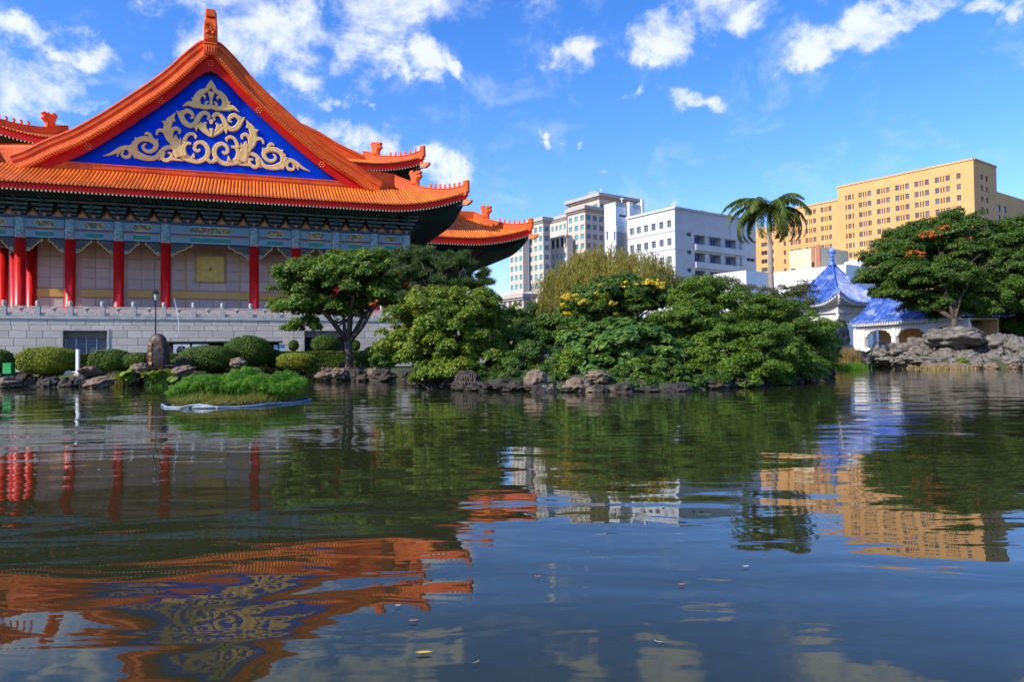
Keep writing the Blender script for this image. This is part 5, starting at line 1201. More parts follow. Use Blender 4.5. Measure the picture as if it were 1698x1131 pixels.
# big pale-green bush tree at the left end of the island
YB2 = 44
tree('bushy_tree', 'large rounded bush with yellow-green leaves at the left tip of the island', 'shrub', at_ground(755, YB2 + 2),
     [B(740, 560, YB2+2, 95, 62), B(690, 545, YB2, 60, 42), B(720, 515, YB2+1, 55, 34), B(765, 510, YB2+1, 60, 32), B(810, 550, YB2+3, 42, 48), B(665, 580, YB2, 38, 30), B(725, 500, YB2+2, 26, 18), B(790, 500, YB2+2, 28, 18), B(725, 590, YB2, 70, 34), B(800, 600, YB2+1, 50, 30), B(740, 618, YB2-1, 55, 18)],
     G['yel'], r0=.2, fork=1.2, nl=8, cr=.55, per_m2=1.15, lpc=220, ln=.22, wd=.10, flat=.75, up=.55)
tree('waterside_bush', 'low leafy bush hanging over the water under the pale green bush', 'shrub', at_ground(720, 42),
     [B(708, 628, 43, 30, 12), B(728, 620, 43, 26, 14)], G['yel'], r0=.06, fork=.4, nl=4, cr=.3, per_m2=3, lpc=110, ln=.17, wd=.08)
tree('dark_shrub', 'small dark rounded shrub beside the hedge end left of the pale bush', 'shrub', at_ground(628, 62),
     [B(630, 585, 62, 22, 20), B(640, 600, 60, 24, 16)], G['dark'], r0=.08, fork=.5, nl=4, cr=.4, per_m2=2.2, lpc=140, ln=.18, wd=.09)
# behind, between pine and willow
tree('dark_round_tree', 'dark small-leaved tree in front of the low end of the beige building', 'tree', at_ground(885, 66),
     [B(890, 528, 66, 34, 26), B(862, 545, 64, 26, 28), B(905, 560, 62, 40, 34), B(875, 580, 60, 40, 30)], G['dark'], r0=.16, fork=1.4, nl=5, cr=.6, per_m2=1.2, lpc=220, ln=.2, wd=.09)
tree('pale_leaved_tree', 'thin pale leaved tree top between the pine and the beige building', 'tree', at_ground(835, 60),
     [B(832, 520, 60, 26, 20), B(808, 512, 60, 16, 14), B(850, 515, 61, 12, 14), B(828, 545, 59, 30, 26)], G['mid'], r0=.1, fork=1.4, nl=5, cr=.4, per_m2=1.3, lpc=130, ln=.2, wd=.08, jitter=.35)
# willow
def willow(blobs, base, label, n_str=3000):
    t = thing('willow_tree', label, 'tree', base); o = np.array(base)
    C, Nn, R = clumps(blobs, .4, 2.6, .0, .18); k = rng.integers(0, len(C), n_str); S = C[k] + rng.normal(0, .3, (n_str, 3))
    m = 16; L_ = rng.uniform(1.2, 4.2, n_str); st = np.linspace(0, 1, m)
    out = Nn[k] * np.array([1, 1, 0]) * rng.uniform(.1, .7, (n_str, 1)); drift = rng.normal(0, .25, (n_str, 3)) * np.array([1, 1, 0])
    P = S[:, None, :] + out[:, None, :] * np.sqrt(st)[None, :, None] + drift[:, None, :] * (st**1.5)[None, :, None]; P[:, :, 2] += .25 * np.sin(st * PI * .6)[None, :] - (L_[:, None] * st[None, :] ** 1.25)
    P = P.reshape(-1, 3) + rng.normal(0, .04, (n_str * m, 3)); n = len(P); a = np.stack([rng.normal(0, .28, n), rng.normal(0, .28, n), -np.ones(n)], 1); a /= np.linalg.norm(a, axis=1)[:, None]
    b = np.cross(a, unit(n)); b /= np.linalg.norm(b, axis=1)[:, None]; V = np.empty((n, 4, 3)); l_ = a * .17; w_ = b * .028
    V[:, 0] = P - l_; V[:, 1] = P + w_; V[:, 2] = P + l_; V[:, 3] = P - w_
    link('hanging_foliage', np_mesh('hanging_foliage', V.reshape(-1, 3) - o, np.arange(n*4).reshape(n, 4), G['willow']), t)
    pick = rng.choice(len(C), 12, replace=False); limbs((0, 0, 0), [tuple(C[i] - o) for i in pick], .32, 3.0, MT['bark'], t); return t
YW = 66
willow([B(1000, 445, YW, 52, 36), B(950, 462, YW, 42, 30), B(1060, 448, YW, 48, 30), B(1100, 462, YW+1, 26, 26), B(975, 430, YW, 26, 12), B(915, 475, YW, 22, 20), B(1010, 470, YW-2, 80, 30), B(925, 505, YW-1, 28, 22)], at_ground(1010, YW), 'tall yellow-brown willow with hanging strands behind the yellow blossoming tree')
# yellow blossoming tree on the island
YY = 50
tree('blossoming_tree', 'dark green tree with clusters of yellow blossom in the middle of the island', 'tree', at_ground(1020, YY),
     [B(1010, 505, YY, 74, 36), B(1065, 495, YY, 50, 32), B(965, 520, YY, 42, 30), B(1030, 485, YY, 50, 22), B(1090, 500, YY+1, 28, 30), B(935, 545, YY, 40, 34), B(900, 560, YY+1, 36, 32), B(985, 540, YY, 70, 26)],
     G['dark'], r0=.2, fork=2, nl=7, cr=.6, per_m2=1.1, lpc=230, ln=.26, wd=.11, up=.5,
     extra=[('yellow_blossom', [B(945, 495, YY-2.6, 16, 9), B(935, 508, YY-2.4, 8, 8), B(968, 503, YY-3, 10, 6), B(1075, 472, YY-1.8, 28, 9), B(1035, 475, YY-2, 10, 8), B(1000, 476, YY-2, 8, 5), B(1013, 506, YY-3, 12, 6), B(940, 522, YY-2.5, 10, 6), B(1090, 480, YY-1.5, 12, 6), B(1022, 522, YY-3, 7, 5), B(990, 490, YY-2.8, 6, 4)], G['blossom'], dict(cr=.15, per_m2=4.6, lpc=30, ln=.13, wd=.08, flat=1, low_cut=-.3, jitter=.5)),
            ('pale_shoots', [B(985, 500, YY-3, 26, 10), B(1060, 505, YY-3, 20, 10)], G['yel'], dict(cr=.3, per_m2=1.2, lpc=60, ln=.2, wd=.09))])
# broad-leaved shrub in front
YM = 41
tree('broad_leaved_shrub', 'wide mound of large matt green leaves at the front of the island above the rocks', 'shrub', at_ground(1030, YM + 1),
     [B(1020, 580, YM+2, 76, 44), B(970, 600, YM+1, 42, 32), B(1080, 590, YM+2, 54, 40), B(1120, 600, YM+2, 44, 30), B(1030, 562, YM+3, 80, 26), B(960, 575, YM+2, 34, 30), B(1000, 612, YM, 60, 16), B(1075, 612, YM, 50, 16)],
     G['big'], r0=.1, fork=.8, nl=8, cr=.5, per_m2=1.3, lpc=75, ln=.36, wd=.27, flat=.7, up=1.0, spread=.6)
tree('shaded_shrub', 'dark shrub with small leaves low on the island left of the broad-leaved mound', 'shrub', at_ground(890, 43),
     [B(885, 600, 44, 50, 34), B(850, 610, 43, 34, 24), B(925, 610, 42, 30, 26), B(870, 570, 47, 36, 26)], G['dark'], r0=.1, fork=.6, nl=6, cr=.45, per_m2=1.7, lpc=200, ln=.17, wd=.08)
tree('trailing_bush', 'bright green bush trailing down to the water between the island rocks', 'shrub', at_ground(955, 40),
     [B(935, 618, 40, 12, 24), B(948, 600, 40, 16, 18)], G['yel'], r0=.05, fork=.4, nl=4, cr=.28, per_m2=3.5, lpc=100, ln=.15, wd=.08)
# green trees at the right half of the island
tree('low_shore_shrub', 'dark low leafy growth along the island waterline under the broad leaves', 'shrub', at_ground(1060, 39.5), [B(1050, 632, 39, 40, 12), B(1110, 630, 39.2, 40, 14), B(1165, 630, 39.5, 36, 14), B(1010, 626, 39.5, 30, 12), B(1080, 615, 40, 60, 18), B(1060, 640, 37.8, 34, 7), B(1120, 640, 38, 34, 8), B(1175, 638, 38.6, 34, 8)], G['dark'], r0=.05, fork=.3, nl=4, cr=.3, per_m2=2.6, lpc=130, ln=.18, wd=.10)
tree('low_shore_shrub', 'low dark bushes under the dark shrub at the left half of the island shore', 'shrub', at_ground(860, 41.5), [B(850, 628, 41.5, 44, 14), B(800, 632, 41.5, 30, 12), B(900, 622, 41, 30, 14), B(845, 638, 39.6, 34, 7), B(1000, 634, 38.6, 16, 8), B(930, 632, 39, 14, 9)], G['dark'], r0=.05, fork=.3, nl=4, cr=.3, per_m2=2.6, lpc=130, ln=.17, wd=.08)
tree('low_shore_shrub', 'dark overhanging twigs at the right end of the island shore', 'shrub', at_ground(1280, 44), [B(1240, 630, 42.5, 50, 12), B(1300, 624, 46, 50, 12), B(1350, 618, 54, 30, 10), B(1200, 632, 41, 30, 12), B(1225, 636, 40, 34, 8), B(1280, 632, 43, 34, 9), B(1330, 626, 49, 30, 8)], G['mid'], r0=.05, fork=.3, nl=4, cr=.3, per_m2=2.4, lpc=140, ln=.15, wd=.07)
YG = 46
tree('green_clump_tree', 'bright green tree with rounded leaf clumps near the island middle', 'tree', at_ground(1165, YG),
     [B(1170, 480, YG+1, 36, 26), B(1140, 500, YG, 34, 30), B(1195, 500, YG+1, 38, 30), B(1150, 530, YG-1, 56, 30), B(1215, 520, YG, 34, 30), B(1110, 535, YG-1, 30, 18), B(1180, 560, YG-1, 60, 34)],
     G['mid'], r0=.22, fork=1.6, nl=8, jitter=.33, cr=.5, per_m2=1.5, lpc=210, ln=.17, wd=.075, flat=.55, up=.8)
YH = 43
tree('layered_evergreen', 'large layered evergreen shrub with pale tipped clumps over the water at the island right', 'shrub', at_ground(1235, YH),
     [B(1220, 580, YH, 72, 36), B(1190, 600, YH-1, 58, 34), B(1250, 560, YH, 55, 26), B(1285, 590, YH+1, 62, 34), B(1200, 560, YH-1, 40, 20), B(1240, 610, YH-1, 70, 22), B(1310, 610, YH+4, 56, 20), B(1215, 625, YH-2, 50, 12), B(1145, 615, YH-1, 40, 18)],
     G['mid'], r0=.18, fork=.9, nl=10, jitter=.33, cr=.42, per_m2=1.9, lpc=210, ln=.15, wd=.07, flat=.5, up=.9)
tree('layered_evergreen', 'tall dark green tree clump at the right end of the island beside the gallery', 'tree', at_ground(1320, 55),
     [B(1300, 545, 53, 60, 30), B(1345, 550, 55, 44, 30), B(1260, 520, 52, 40, 30), B(1370, 575, 57, 24, 24), B(1340, 590, 55, 46, 30), B(1375, 545, 57, 20, 14), B(1300, 520, 53, 36, 18), B(1360, 605, 55, 32, 12)],
     G['mid'], r0=.2, fork=1.4, nl=9, cr=.55, jitter=.33, per_m2=1.2, lpc=230, ln=.18, wd=.08, flat=.55, up=.8)
tree('olive_tree', 'olive brown small-leaved tree top behind the island beside the white wall', 'tree', at_ground(1290, 68),
     [B(1310, 490, 66, 34, 18), B(1335, 478, 67, 22, 14), B(1270, 495, 65, 30, 16), B(1230, 482, 66, 24, 12), B(1320, 510, 65, 40, 20), B(1255, 510, 64, 40, 20)], G['olive'], r0=.2, fork=2.4, nl=8, cr=.5, per_m2=1.2, lpc=120, ln=.17, wd=.08, jitter=.4)
tree('mid_tree', 'green leafy tree filling the gap behind the willow and the white office', 'tree', at_ground(1150, 70),
     [B(1130, 480, 70, 40, 18), B(1190, 478, 70, 40, 16), B(1150, 500, 70, 60, 20)], G['olive'], r0=.2, fork=2.4, nl=6, cr=.6, per_m2=1.0, lpc=160, ln=.2, wd=.09)
tree('mid_tree', 'low dark tree behind the islet side of the willow, closing the view to the street', 'tree', at_ground(960, 76),
     [B(960, 560, 76, 90, 36), B(1080, 560, 76, 90, 36), B(1200, 560, 78, 90, 36), B(1300, 560, 80, 60, 30)], G['dark'], r0=.3, fork=1.4, nl=8, cr=.9, per_m2=.5, lpc=240, ln=.3, wd=.14)
# right bank trees
YR = 92
tree('banyan_tree', 'broad dark green tree with flat foliage layers right of the blue pavilion', 'tree', (pt(1583, 556, 87).x, 87, 3.4),
     [B(1530, 462, YR, 86, 34), B(1480, 455, YR, 50, 22), B(1450, 462, YR, 30, 10), B(1560, 400, YR+2, 62, 42), B(1500, 410, YR+2, 50, 26), B(1590, 430, YR+2, 60, 46), B(1470, 430, YR+1, 42, 18), B(1556, 506, YR, 60, 20), B(1600, 520, YR+1, 50, 18), B(1480, 490, YR-1, 40, 14), B(1600, 490, YR+2, 70, 40), B(1525, 385, YR+3, 40, 18), B(1590, 370, YR+3, 40, 22)],
     G['dark'], r0=.34, fork=2.6, nl=10, cr=.85, per_m2=.75, lpc=230, ln=.30, wd=.13, flat=.5, up=.8, jitter=.36,
     extra=[('rusty_pods', [B(1545, 392, YR-3, 20, 8), B(1565, 378, YR-2, 8, 8), B(1512, 420, YR-4, 14, 7), B(1530, 425, YR-4, 8, 8), B(1600, 398, YR-2, 12, 8)], G['rust'], dict(cr=.24, per_m2=1.4, lpc=26, ln=.24, wd=.13, jitter=.5))])
tree('banyan_tree', 'huge dark green tree at the right edge of the picture above the rocks', 'tree', (pt(1668, 575, 96).x, 96, 2.2),
     [B(1660, 450, YR+3, 80, 60), B(1700, 420, YR+3, 70, 60), B(1640, 410, YR+2, 46, 40), B(1690, 385, YR+3, 40, 28), B(1650, 500, YR, 74, 44), B(1720, 500, YR, 74, 50), B(1610, 520, YR+4, 50, 36), B(1700, 540, YR+4, 60, 30)],
     G['dark'], r0=.6, fork=6.5, nl=10, cr=.85, per_m2=.75, lpc=230, ln=.30, wd=.13, flat=.55, up=.8, jitter=.36)
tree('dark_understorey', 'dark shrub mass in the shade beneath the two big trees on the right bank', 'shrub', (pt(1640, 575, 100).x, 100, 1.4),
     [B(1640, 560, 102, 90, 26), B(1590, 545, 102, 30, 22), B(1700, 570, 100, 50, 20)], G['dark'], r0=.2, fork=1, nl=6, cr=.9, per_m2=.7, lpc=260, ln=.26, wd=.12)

# royal palm
def palm(base, top_px, top_py, Y, label):
    t = thing('royal_palm', label, 'tree', base); tp = pt(top_px, top_py, Y); H_ = tp.z - base[2]; dx = tp.x - base[0]
    m = MB(); m.tube([(0, 0, -.3), (-dx*.0, 0, H_*.3), (dx*.4, 0, H_*.6), (dx*.9, 0, H_*.84)], [.38, .36, .30, .24], 14); m.build('trunk', MT['palmbark'], t, smooth=True)
    m = MB(); m.tube([(dx*.9, 0, H_*.84), (dx*.95, 0, H_*.87), (dx, 0, H_*.93), (dx, 0, H_)], [.27, .33, .25, .12], 12); m.build('crownshaft', MT['shaft'], t, smooth=True)
    fr = [(-1.0, .72, .35, 4.6), (-.95, .35, -.1, 5.0), (-.9, .12, .2, 4.8), (-.75, -.2, -.2, 4.8), (.95, .62, .1, 4.6), (.9, .1, .3, 4.6), (.75, -.15, -.2, 4.8), (.55, -.5, -.3, 4.6), (-.35, -.5, -.5, 4.4), (-.55, -.35, .4, 4.6), (.2, -.6, -.6, 4.2), (-.1, .9, .5, 3.6), (.3, .85, -.4, 3.8), (0, .3, -.9, 4.4), (-.2, .2, .9, 4.4), (.4, .3, .8, 4.4), (-.15, 1.2, 0, 2.6), (-.6, .5, -.7, 4.6), (.6, .4, -.7, 4.6), (-.8, -.7, .2, 4.2), (.85, -.6, .1, 4.2), (-.4, -.9, .3, 3.8), (.35, -.9, .2, 3.8), (-1, -.45, .5, 4.4), (1, -.35, -.3, 4.4), (-.7, .9, .3, 4.0), (.1, -.9, -.8, 3.8)]
    top = Vector((dx, 0, H_ * .985))
    for (cx_, el, cy_, L_) in fr:
        L_ *= 1.45
        d = Vector((cx_, cy_, 0)); d = d.normalized() if d.length > .01 else Vector((1, 0, 0)); m = MB(); K = 26; P = []
        e0 = .55 + el * .55; p = top.copy(); ang = e0; side = Vector((-d.y, d.x, 0))
        for i in range(K + 1): P.append(p.copy()); p = p + (d * math.cos(ang) + Vector((0, 0, math.sin(ang)))) * (L_ / K); ang -= (.072 + .030 * (1 - min(1, max(0, el)))) * (.8 + i / K * .5)
        L_ *= 1.0; m.tube(P[::3], [.05 * (1 - .8 * i / len(P[::3])) + .01 for i in range(len(P[::3]))], 5)
        for i in range(3, K + 1):
            tt = i / K; ll = 1.05 * math.sin(PI * min(1, .12 + tt * .88)) ** .6 + .12
            for sg in (-1, 1):
                for j in range(4):
                    q = P[i] - (P[i] - P[i-1]) * (j / 4); dirn = (side * sg * random.uniform(.55, .95) + (P[i] - P[i-1]).normalized() * .45 + Vector((0, 0, random.uniform(-.95, -.25)))).normalized(); e = q + dirn * ll * random.uniform(.8, 1.1) + Vector((0, 0, -.12 * ll))
                    w = (P[i] - P[i-1]).normalized() * .05; mdl = q.lerp(e, .5) + Vector((0, 0, .05)); m.add([tuple(q - w*.6), tuple(q + w*.6), tuple(mdl + w), tuple(e), tuple(mdl - w)], [(0, 1, 2, 3, 4)])
        m.build('frond', G['palm'], t, fix=False)
    m = MB()
    for k in range(14): a = random.uniform(0, 2*PI); m.tube([(dx*.92, 0, H_*.85), (dx*.92 + math.cos(a)*.5, math.sin(a)*.5, H_*.84), (dx*.92 + math.cos(a)*.7, math.sin(a)*.7, H_*.79)], [.05, .03, .02], 4)
    m.build('seed_stalks', MT['palmbark'], t)
YPm = 84
bp_ = pt(1281, 560, YPm); palm((bp_.x, bp_.y, 1.0), 1275, 345, YPm, 'tall royal palm with drooping fronds rising before the ochre building')

# ------------------------------------------------------------------ clipped hedges and bushes on the left bank
def clipped(name, label, px, py, Y, rx, ry, power=2.6, mat='clip', dens=330, lf=.085, group=None, cat='bush', zbase=None, depth=1.0):
    c = pt(px, py, Y); m = mpp(Y); RX, RZ, RY = rx * m, ry * m, rx * m * depth; g = gz(c.x, c.y); zb = c.z - RZ; 
    t = thing(name, label, cat, (c.x, c.y, zb), 0, group)
    area = 4 * PI * (RX * RZ) * .9 + 2 * RX * RY; n = int(area * dens * 1.6); d = unit(n)
    e = 2 / power; s = np.sign(d) * np.abs(d) ** 1.0; rr = (np.abs(d) ** power).sum(1) ** (-1 / power)
    ph_ = rng.uniform(0, 6); bump = 1 + .035 * np.sin(d[:, 0] * 9 + 1.3 * d[:, 2] * 7 + ph_) + .03 * np.sin(d[:, 1] * 6 - d[:, 0] * 4 + ph_) + .02 * np.sin(d[:, 2] * 17 + d[:, 0] * 15) + rng.normal(0, .022, n)
    P = d * (rr * bump)[:, None] * np.array([RX, RY, RZ]) + np.array([0, 0, RZ])
    V, Q = leaves('', P, d * 1.2, lf * 1.5, lf, None, spread=.9)
    link('clipped_leaves', np_mesh('clipped_leaves', V, Q, G[mat]), t)
    m_ = MB(); bmv = []; K = 14
    for i in range(K + 1):
        th = PI * i / K
        for j in range(20): ph = 2*PI*j/20; dd = np.array([math.sin(th)*math.cos(ph), math.sin(th)*math.sin(ph), math.cos(th)]); r_ = (np.abs(dd)**power).sum() ** (-1/power) * .93; bmv.append((dd[0]*r_*RX, dd[1]*r_*RY, dd[2]*r_*RZ + RZ))
    m_.add(bmv, [(i*20+j, i*20+(j+1) % 20, (i+1)*20+(j+1) % 20, (i+1)*20+j) for i in range(K) for j in range(20)]); m_.build('inner_growth', G[mat], t)
    if zb > g: m_ = MB(); m_.cyl(0, 0, g - zb - .2, .4, .09, .07, 8); m_.build('stem', MT['bark'], t)
    return t
clipped('clipped_bush', 'bright yellow-green clipped bush with flattened top at the left end of the bank', 80, 598, 55, 39, 21, 3.2, 'bright', 420)
clipped('clipped_bush', 'dark green clipped bush cut off by the left picture edge', -6, 600, 56, 24, 20, 2.4, 'clip')
clipped('clipped_bush', 'green rounded clipped bush right of the white stone post', 184, 599, 54, 29, 18, 2.8, 'clip')
clipped('clipped_bush', 'green dome shaped bush right of the dark standing stone', 348, 594, 57, 42, 20, 2.4, 'clip')
clipped('clipped_bush', 'largest round clipped bush, rising above the hedge before the terrace wall', 413, 583, 60, 36, 25, 2.3, 'clip')
clipped('clipped_bush', 'yellow-green low bush at the left end of the right hedge', 492, 599, 60, 29, 13, 2.8, 'bright')
clipped('clipped_bush', 'small clipped bush just left of the dark standing stone', 228, 600, 54, 22, 14, 2.5, 'clip')
clipped('clipped_bush', 'brownish small bush between dark stone and dome shaped bush', 305, 603, 55, 18, 12, 2.4, 'olive')
clipped('cone_bush', 'small dark cone shaped bush left of the doorway in the terrace wall', 487, 573, 72, 8, 9, 2.0, 'clip', dens=260)
clipped('cone_bush', 'small dark cone shaped bush just behind the forked tree trunk', 589, 573, 75, 8, 9, 2.0, 'clip', dens=260)
clipped('clipped_bush', 'round dark bush standing in front of the terrace doorway', 540, 571, 70, 22, 15, 2.3, 'clip')
clipped('clipped_bush', 'round dark bush peeping over the hedge at the wall right of the big dome', 455, 594, 62, 14, 14, 2.3, 'clip')
# long hedges (box shaped)
def hedge(label, p0, p1, w, z1, mat='clip', group=None, z0=.9, dens=330):
    a, b = Vector((*p0, 0)), Vector((*p1, 0)); L_ = (b - a).length; t = thing('clipped_hedge', label, 'hedge', (a.x, a.y, z0), math.atan2(b.y - a.y, b.x - a.x), group); h = z1 - z0
    n = int((L_ * h * 2 + L_ * w + w * h) * dens); u = rng.random((n, 3)); f = rng.choice(4, n, p=[.42, .1, .38, .1]); P = u * np.array([L_, w, h]); Nn = np.zeros((n, 3))
    P[f == 0, 1] = 0; Nn[f == 0, 1] = -1; P[f == 1, 1] = w; Nn[f == 1, 1] = 1; P[f == 2, 2] = h; Nn[f == 2, 2] = 1; P[f == 3, 0] = 0; Nn[f == 3, 0] = -1
    P += rng.normal(0, .03, (n, 3)) + .05 * np.sin(P[:, [0]] * 1.7) * np.array([0, 1, .6]); V, Q = leaves('', P, Nn * 1.2, .13, .085, None, spread=.9); link('clipped_leaves', np_mesh('clipped_leaves', V, Q, G[mat]), t)
    m = MB(); m.box(.08, L_ - .05, .08, w - .08, -.1, h - .07); m.build('inner_growth', G[mat], t); return t
def xy(px, Y): p = pt(px, 600, Y); return (p.x, p.y)
hedge('long straight dark hedge with a light top running below the terrace wall', xy(455, 65), xy(655, 68), 1.6, 2.55)
hedge('left length of clipped hedge between the white post and the round bushes', xy(133, 58), xy(460, 64), 1.4, 2.45)
hedge('short low hedge beyond the yellow-green bush at far left', xy(-30, 63), xy(62, 63), 1.0, 1.75, z0=1.0)

# ------------------------------------------------------------------ rocks
import bmesh
def rock_mesh(seed, mat, rough=.32, sub=5, facet=1.2):
    b = bmesh.new(); bmesh.ops.create_icosphere(b, subdivisions=sub, radius=1)
    for v in b.verts:
        p = v.co.copy(); o = Vector((seed * 7.3, seed * 3.1, seed)); n_ = noise.fractal(p * facet + o, .8, 2.2, 5); c = noise.voronoi(p * 1.6 + o)[0][0]
        rd = 1 - abs(noise.noise(p * 2.3 + o)) * .5
        st_ = math.sin(p.z * 9 + 3 * noise.noise(p * 1.2 + o) + p.x * 2.5)
        v.co = p * (1 + rough * 1.25 * n_ - .40 * (.5 - c) + .30 * (rd - .7) + .055 * st_ + .06 * noise.fractal(p * 6 + o, .7, 2, 3))
        v.co.z *= .95
    me = bpy.data.meshes.new('rock'); b.to_mesh(me); b.free(); me.materials.append(mat); me.polygons.foreach_set('use_smooth', [True] * len(me.polygons)); return me
RK = {k: [rock_mesh(i + off, MT[k], .34 if k == 'rock' else .26) for i in range(5)] for k, off in (('rock', 1), ('rockdark', 11), ('rockbrown', 21))}
def rock(px, py, Y, rx, ry, kind='rock', label=None, group=None, dz=0, dp=1.0):
    c = pt(px, py, Y); m = mpp(Y); me = random.choice(RK[kind]); o = link('rock', me, None, c, (random.uniform(-.25, .25), random.uniform(-.25, .25), random.uniform(0, 6.3)), (rx*m, rx*m*dp, ry*m*1.05)); tag(o, label, 'rock', group); return o
# left bank: dark edging stones along the water
def shore_rocks(poly, x0, x1, rmin, rmax, kind, label, group, zf=.45, ysize=.7, step=1.35, skip=None):
    """stones set one after another along the waterline"""
    P = [Vector((a, b, 0)) for a, b in poly]; carry = 0
    for p, q in zip(P[:-1], P[1:]):
        L_ = (q - p).length; t = carry
        while t < L_:
            c = p.lerp(q, t / L_); r_ = random.uniform(rmin, rmax); t += r_ * step * 1.15 * random.choice((.9, 1.0, 1.3, 1.9))
            pxx = CX + F * c.x / c.y
            if not (x0 < pxx < x1) or (skip and skip(pxx)): continue
            hh = r_ * random.uniform(.5, 1.0) * ysize; o = link('rock', random.choice(RK[kind]), None, (c.x, c.y + random.uniform(-.1, .25), hh * zf), (random.uniform(-.25, .25), random.uniform(-.25, .25), random.uniform(0, 6.3)), (r_, r_ * .8, hh)); ll = label if isinstance(label, str) else next(t_ for m_, t_ in label if pxx < m_); tag(o, ll, 'rock', ('row of ' + ll) if not isinstance(label, str) else group)
        carry = t - L_
RKD = 'rockdark'
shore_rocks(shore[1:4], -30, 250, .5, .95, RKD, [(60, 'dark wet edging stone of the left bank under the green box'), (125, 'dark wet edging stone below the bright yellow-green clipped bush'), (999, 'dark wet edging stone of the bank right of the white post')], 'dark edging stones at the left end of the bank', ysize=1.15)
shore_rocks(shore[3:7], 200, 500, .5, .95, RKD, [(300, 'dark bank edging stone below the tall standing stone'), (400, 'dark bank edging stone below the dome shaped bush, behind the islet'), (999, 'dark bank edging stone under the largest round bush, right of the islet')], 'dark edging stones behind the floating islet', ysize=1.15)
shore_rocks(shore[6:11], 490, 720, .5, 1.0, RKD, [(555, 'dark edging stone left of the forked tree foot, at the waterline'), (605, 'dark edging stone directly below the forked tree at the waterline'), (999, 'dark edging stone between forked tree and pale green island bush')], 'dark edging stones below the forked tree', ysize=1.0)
rock(12, 638, 51.5, 17, 11, 'rockbrown', 'pointed pale brown rock in the water at the far left')
rock(167, 635, 50.5, 21, 9, 'rockbrown', 'broad flat brown stone at the water left of the green reeds')
rock(150, 617, 53, 16, 7, 'rockbrown', 'flat brown stone lying on the bank beside the white post foot')
rock(232, 613, 52, 14, 9, 'rockbrown', 'round brown stone at the left foot of the dark standing stone')
rock(300, 617, 53, 18, 8, 'rockbrown', 'brown stone at the right foot of the dark standing stone')
rock(395, 603, 56, 12, 9, 'rockbrown', 'pointed brown stone under the largest round bush')
rock(540, 620, 60, 16, 10, 'rockbrown', 'brown rock in the bank just left of the forked tree')
rock(562, 621, 60, 14, 9, 'rockbrown', 'rounded brown boulder directly below the forked tree roots')
rock(622, 623, 59, 11, 11, 'rockbrown', 'brown rock at the right of the forked tree near the bush')
rock(285, 608, 53.5, 15, 6, 'rockdark', 'dark low stone behind the standing stone base')
# island rocks
for a in ((888, 632, 38.2, 17, 16, 'rockbrown', 'tilted brown rock at the island edge under the dark shrub'), (905, 648, 37.4, 15, 8, 'rock', 'wet grey rock at the waterline left on the island'), (914, 645, 37.2, 5, 8, 'rockbrown', 'short upright stump-like stone between two island rocks'),
          (957, 642, 37.2, 19, 13, 'rockbrown', 'largest pale brown boulder at the island waterline'), (984, 648, 36.8, 16, 6, 'rockbrown', 'low flat pale rock just right of the largest island boulder'), (992, 626, 38, 18, 10, 'rockbrown', 'slanting brown rock above the low flat rock'),
          (1020, 648, 37, 12, 5, 'rockbrown', 'small rounded rock at the waterline below the broad leaves'), (800, 642, 39.5, 22, 8, 'rockdark', 'dark low rock under the pale green bush'), (770, 640, 40.5, 22, 10, 'rockdark', 'dark root-covered rock below the pale green bush'),
          (775, 628, 40.8, 18, 12, 'rockdark', 'dark boulder behind the dry roots on the island'), (840, 640, 39, 26, 10, 'rockdark', 'long dark rock in the shade at the island front'), (745, 638, 42, 14, 8, 'rockdark', 'dark rock at the left tip of the island')): rock(*a)
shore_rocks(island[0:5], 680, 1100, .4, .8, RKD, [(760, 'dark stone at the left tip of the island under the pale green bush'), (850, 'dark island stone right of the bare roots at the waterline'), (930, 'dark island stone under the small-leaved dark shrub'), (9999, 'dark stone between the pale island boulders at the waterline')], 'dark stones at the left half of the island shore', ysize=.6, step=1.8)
shore_rocks(island[4:13], 860, 1420, .4, .85, RKD, [(1000, 'dark low stone in front of the pale brown island boulders'), (1130, 'dark waterline stone below the broad-leaved mound'), (1250, 'dark waterline stone below the layered evergreen'), (1340, 'dark waterline stone right of the layered evergreen in deep shade'), (9999, 'dark stone at the far right tip of the island')], 'dark stones at the right half of the island shore', ysize=.55, step=1.9)
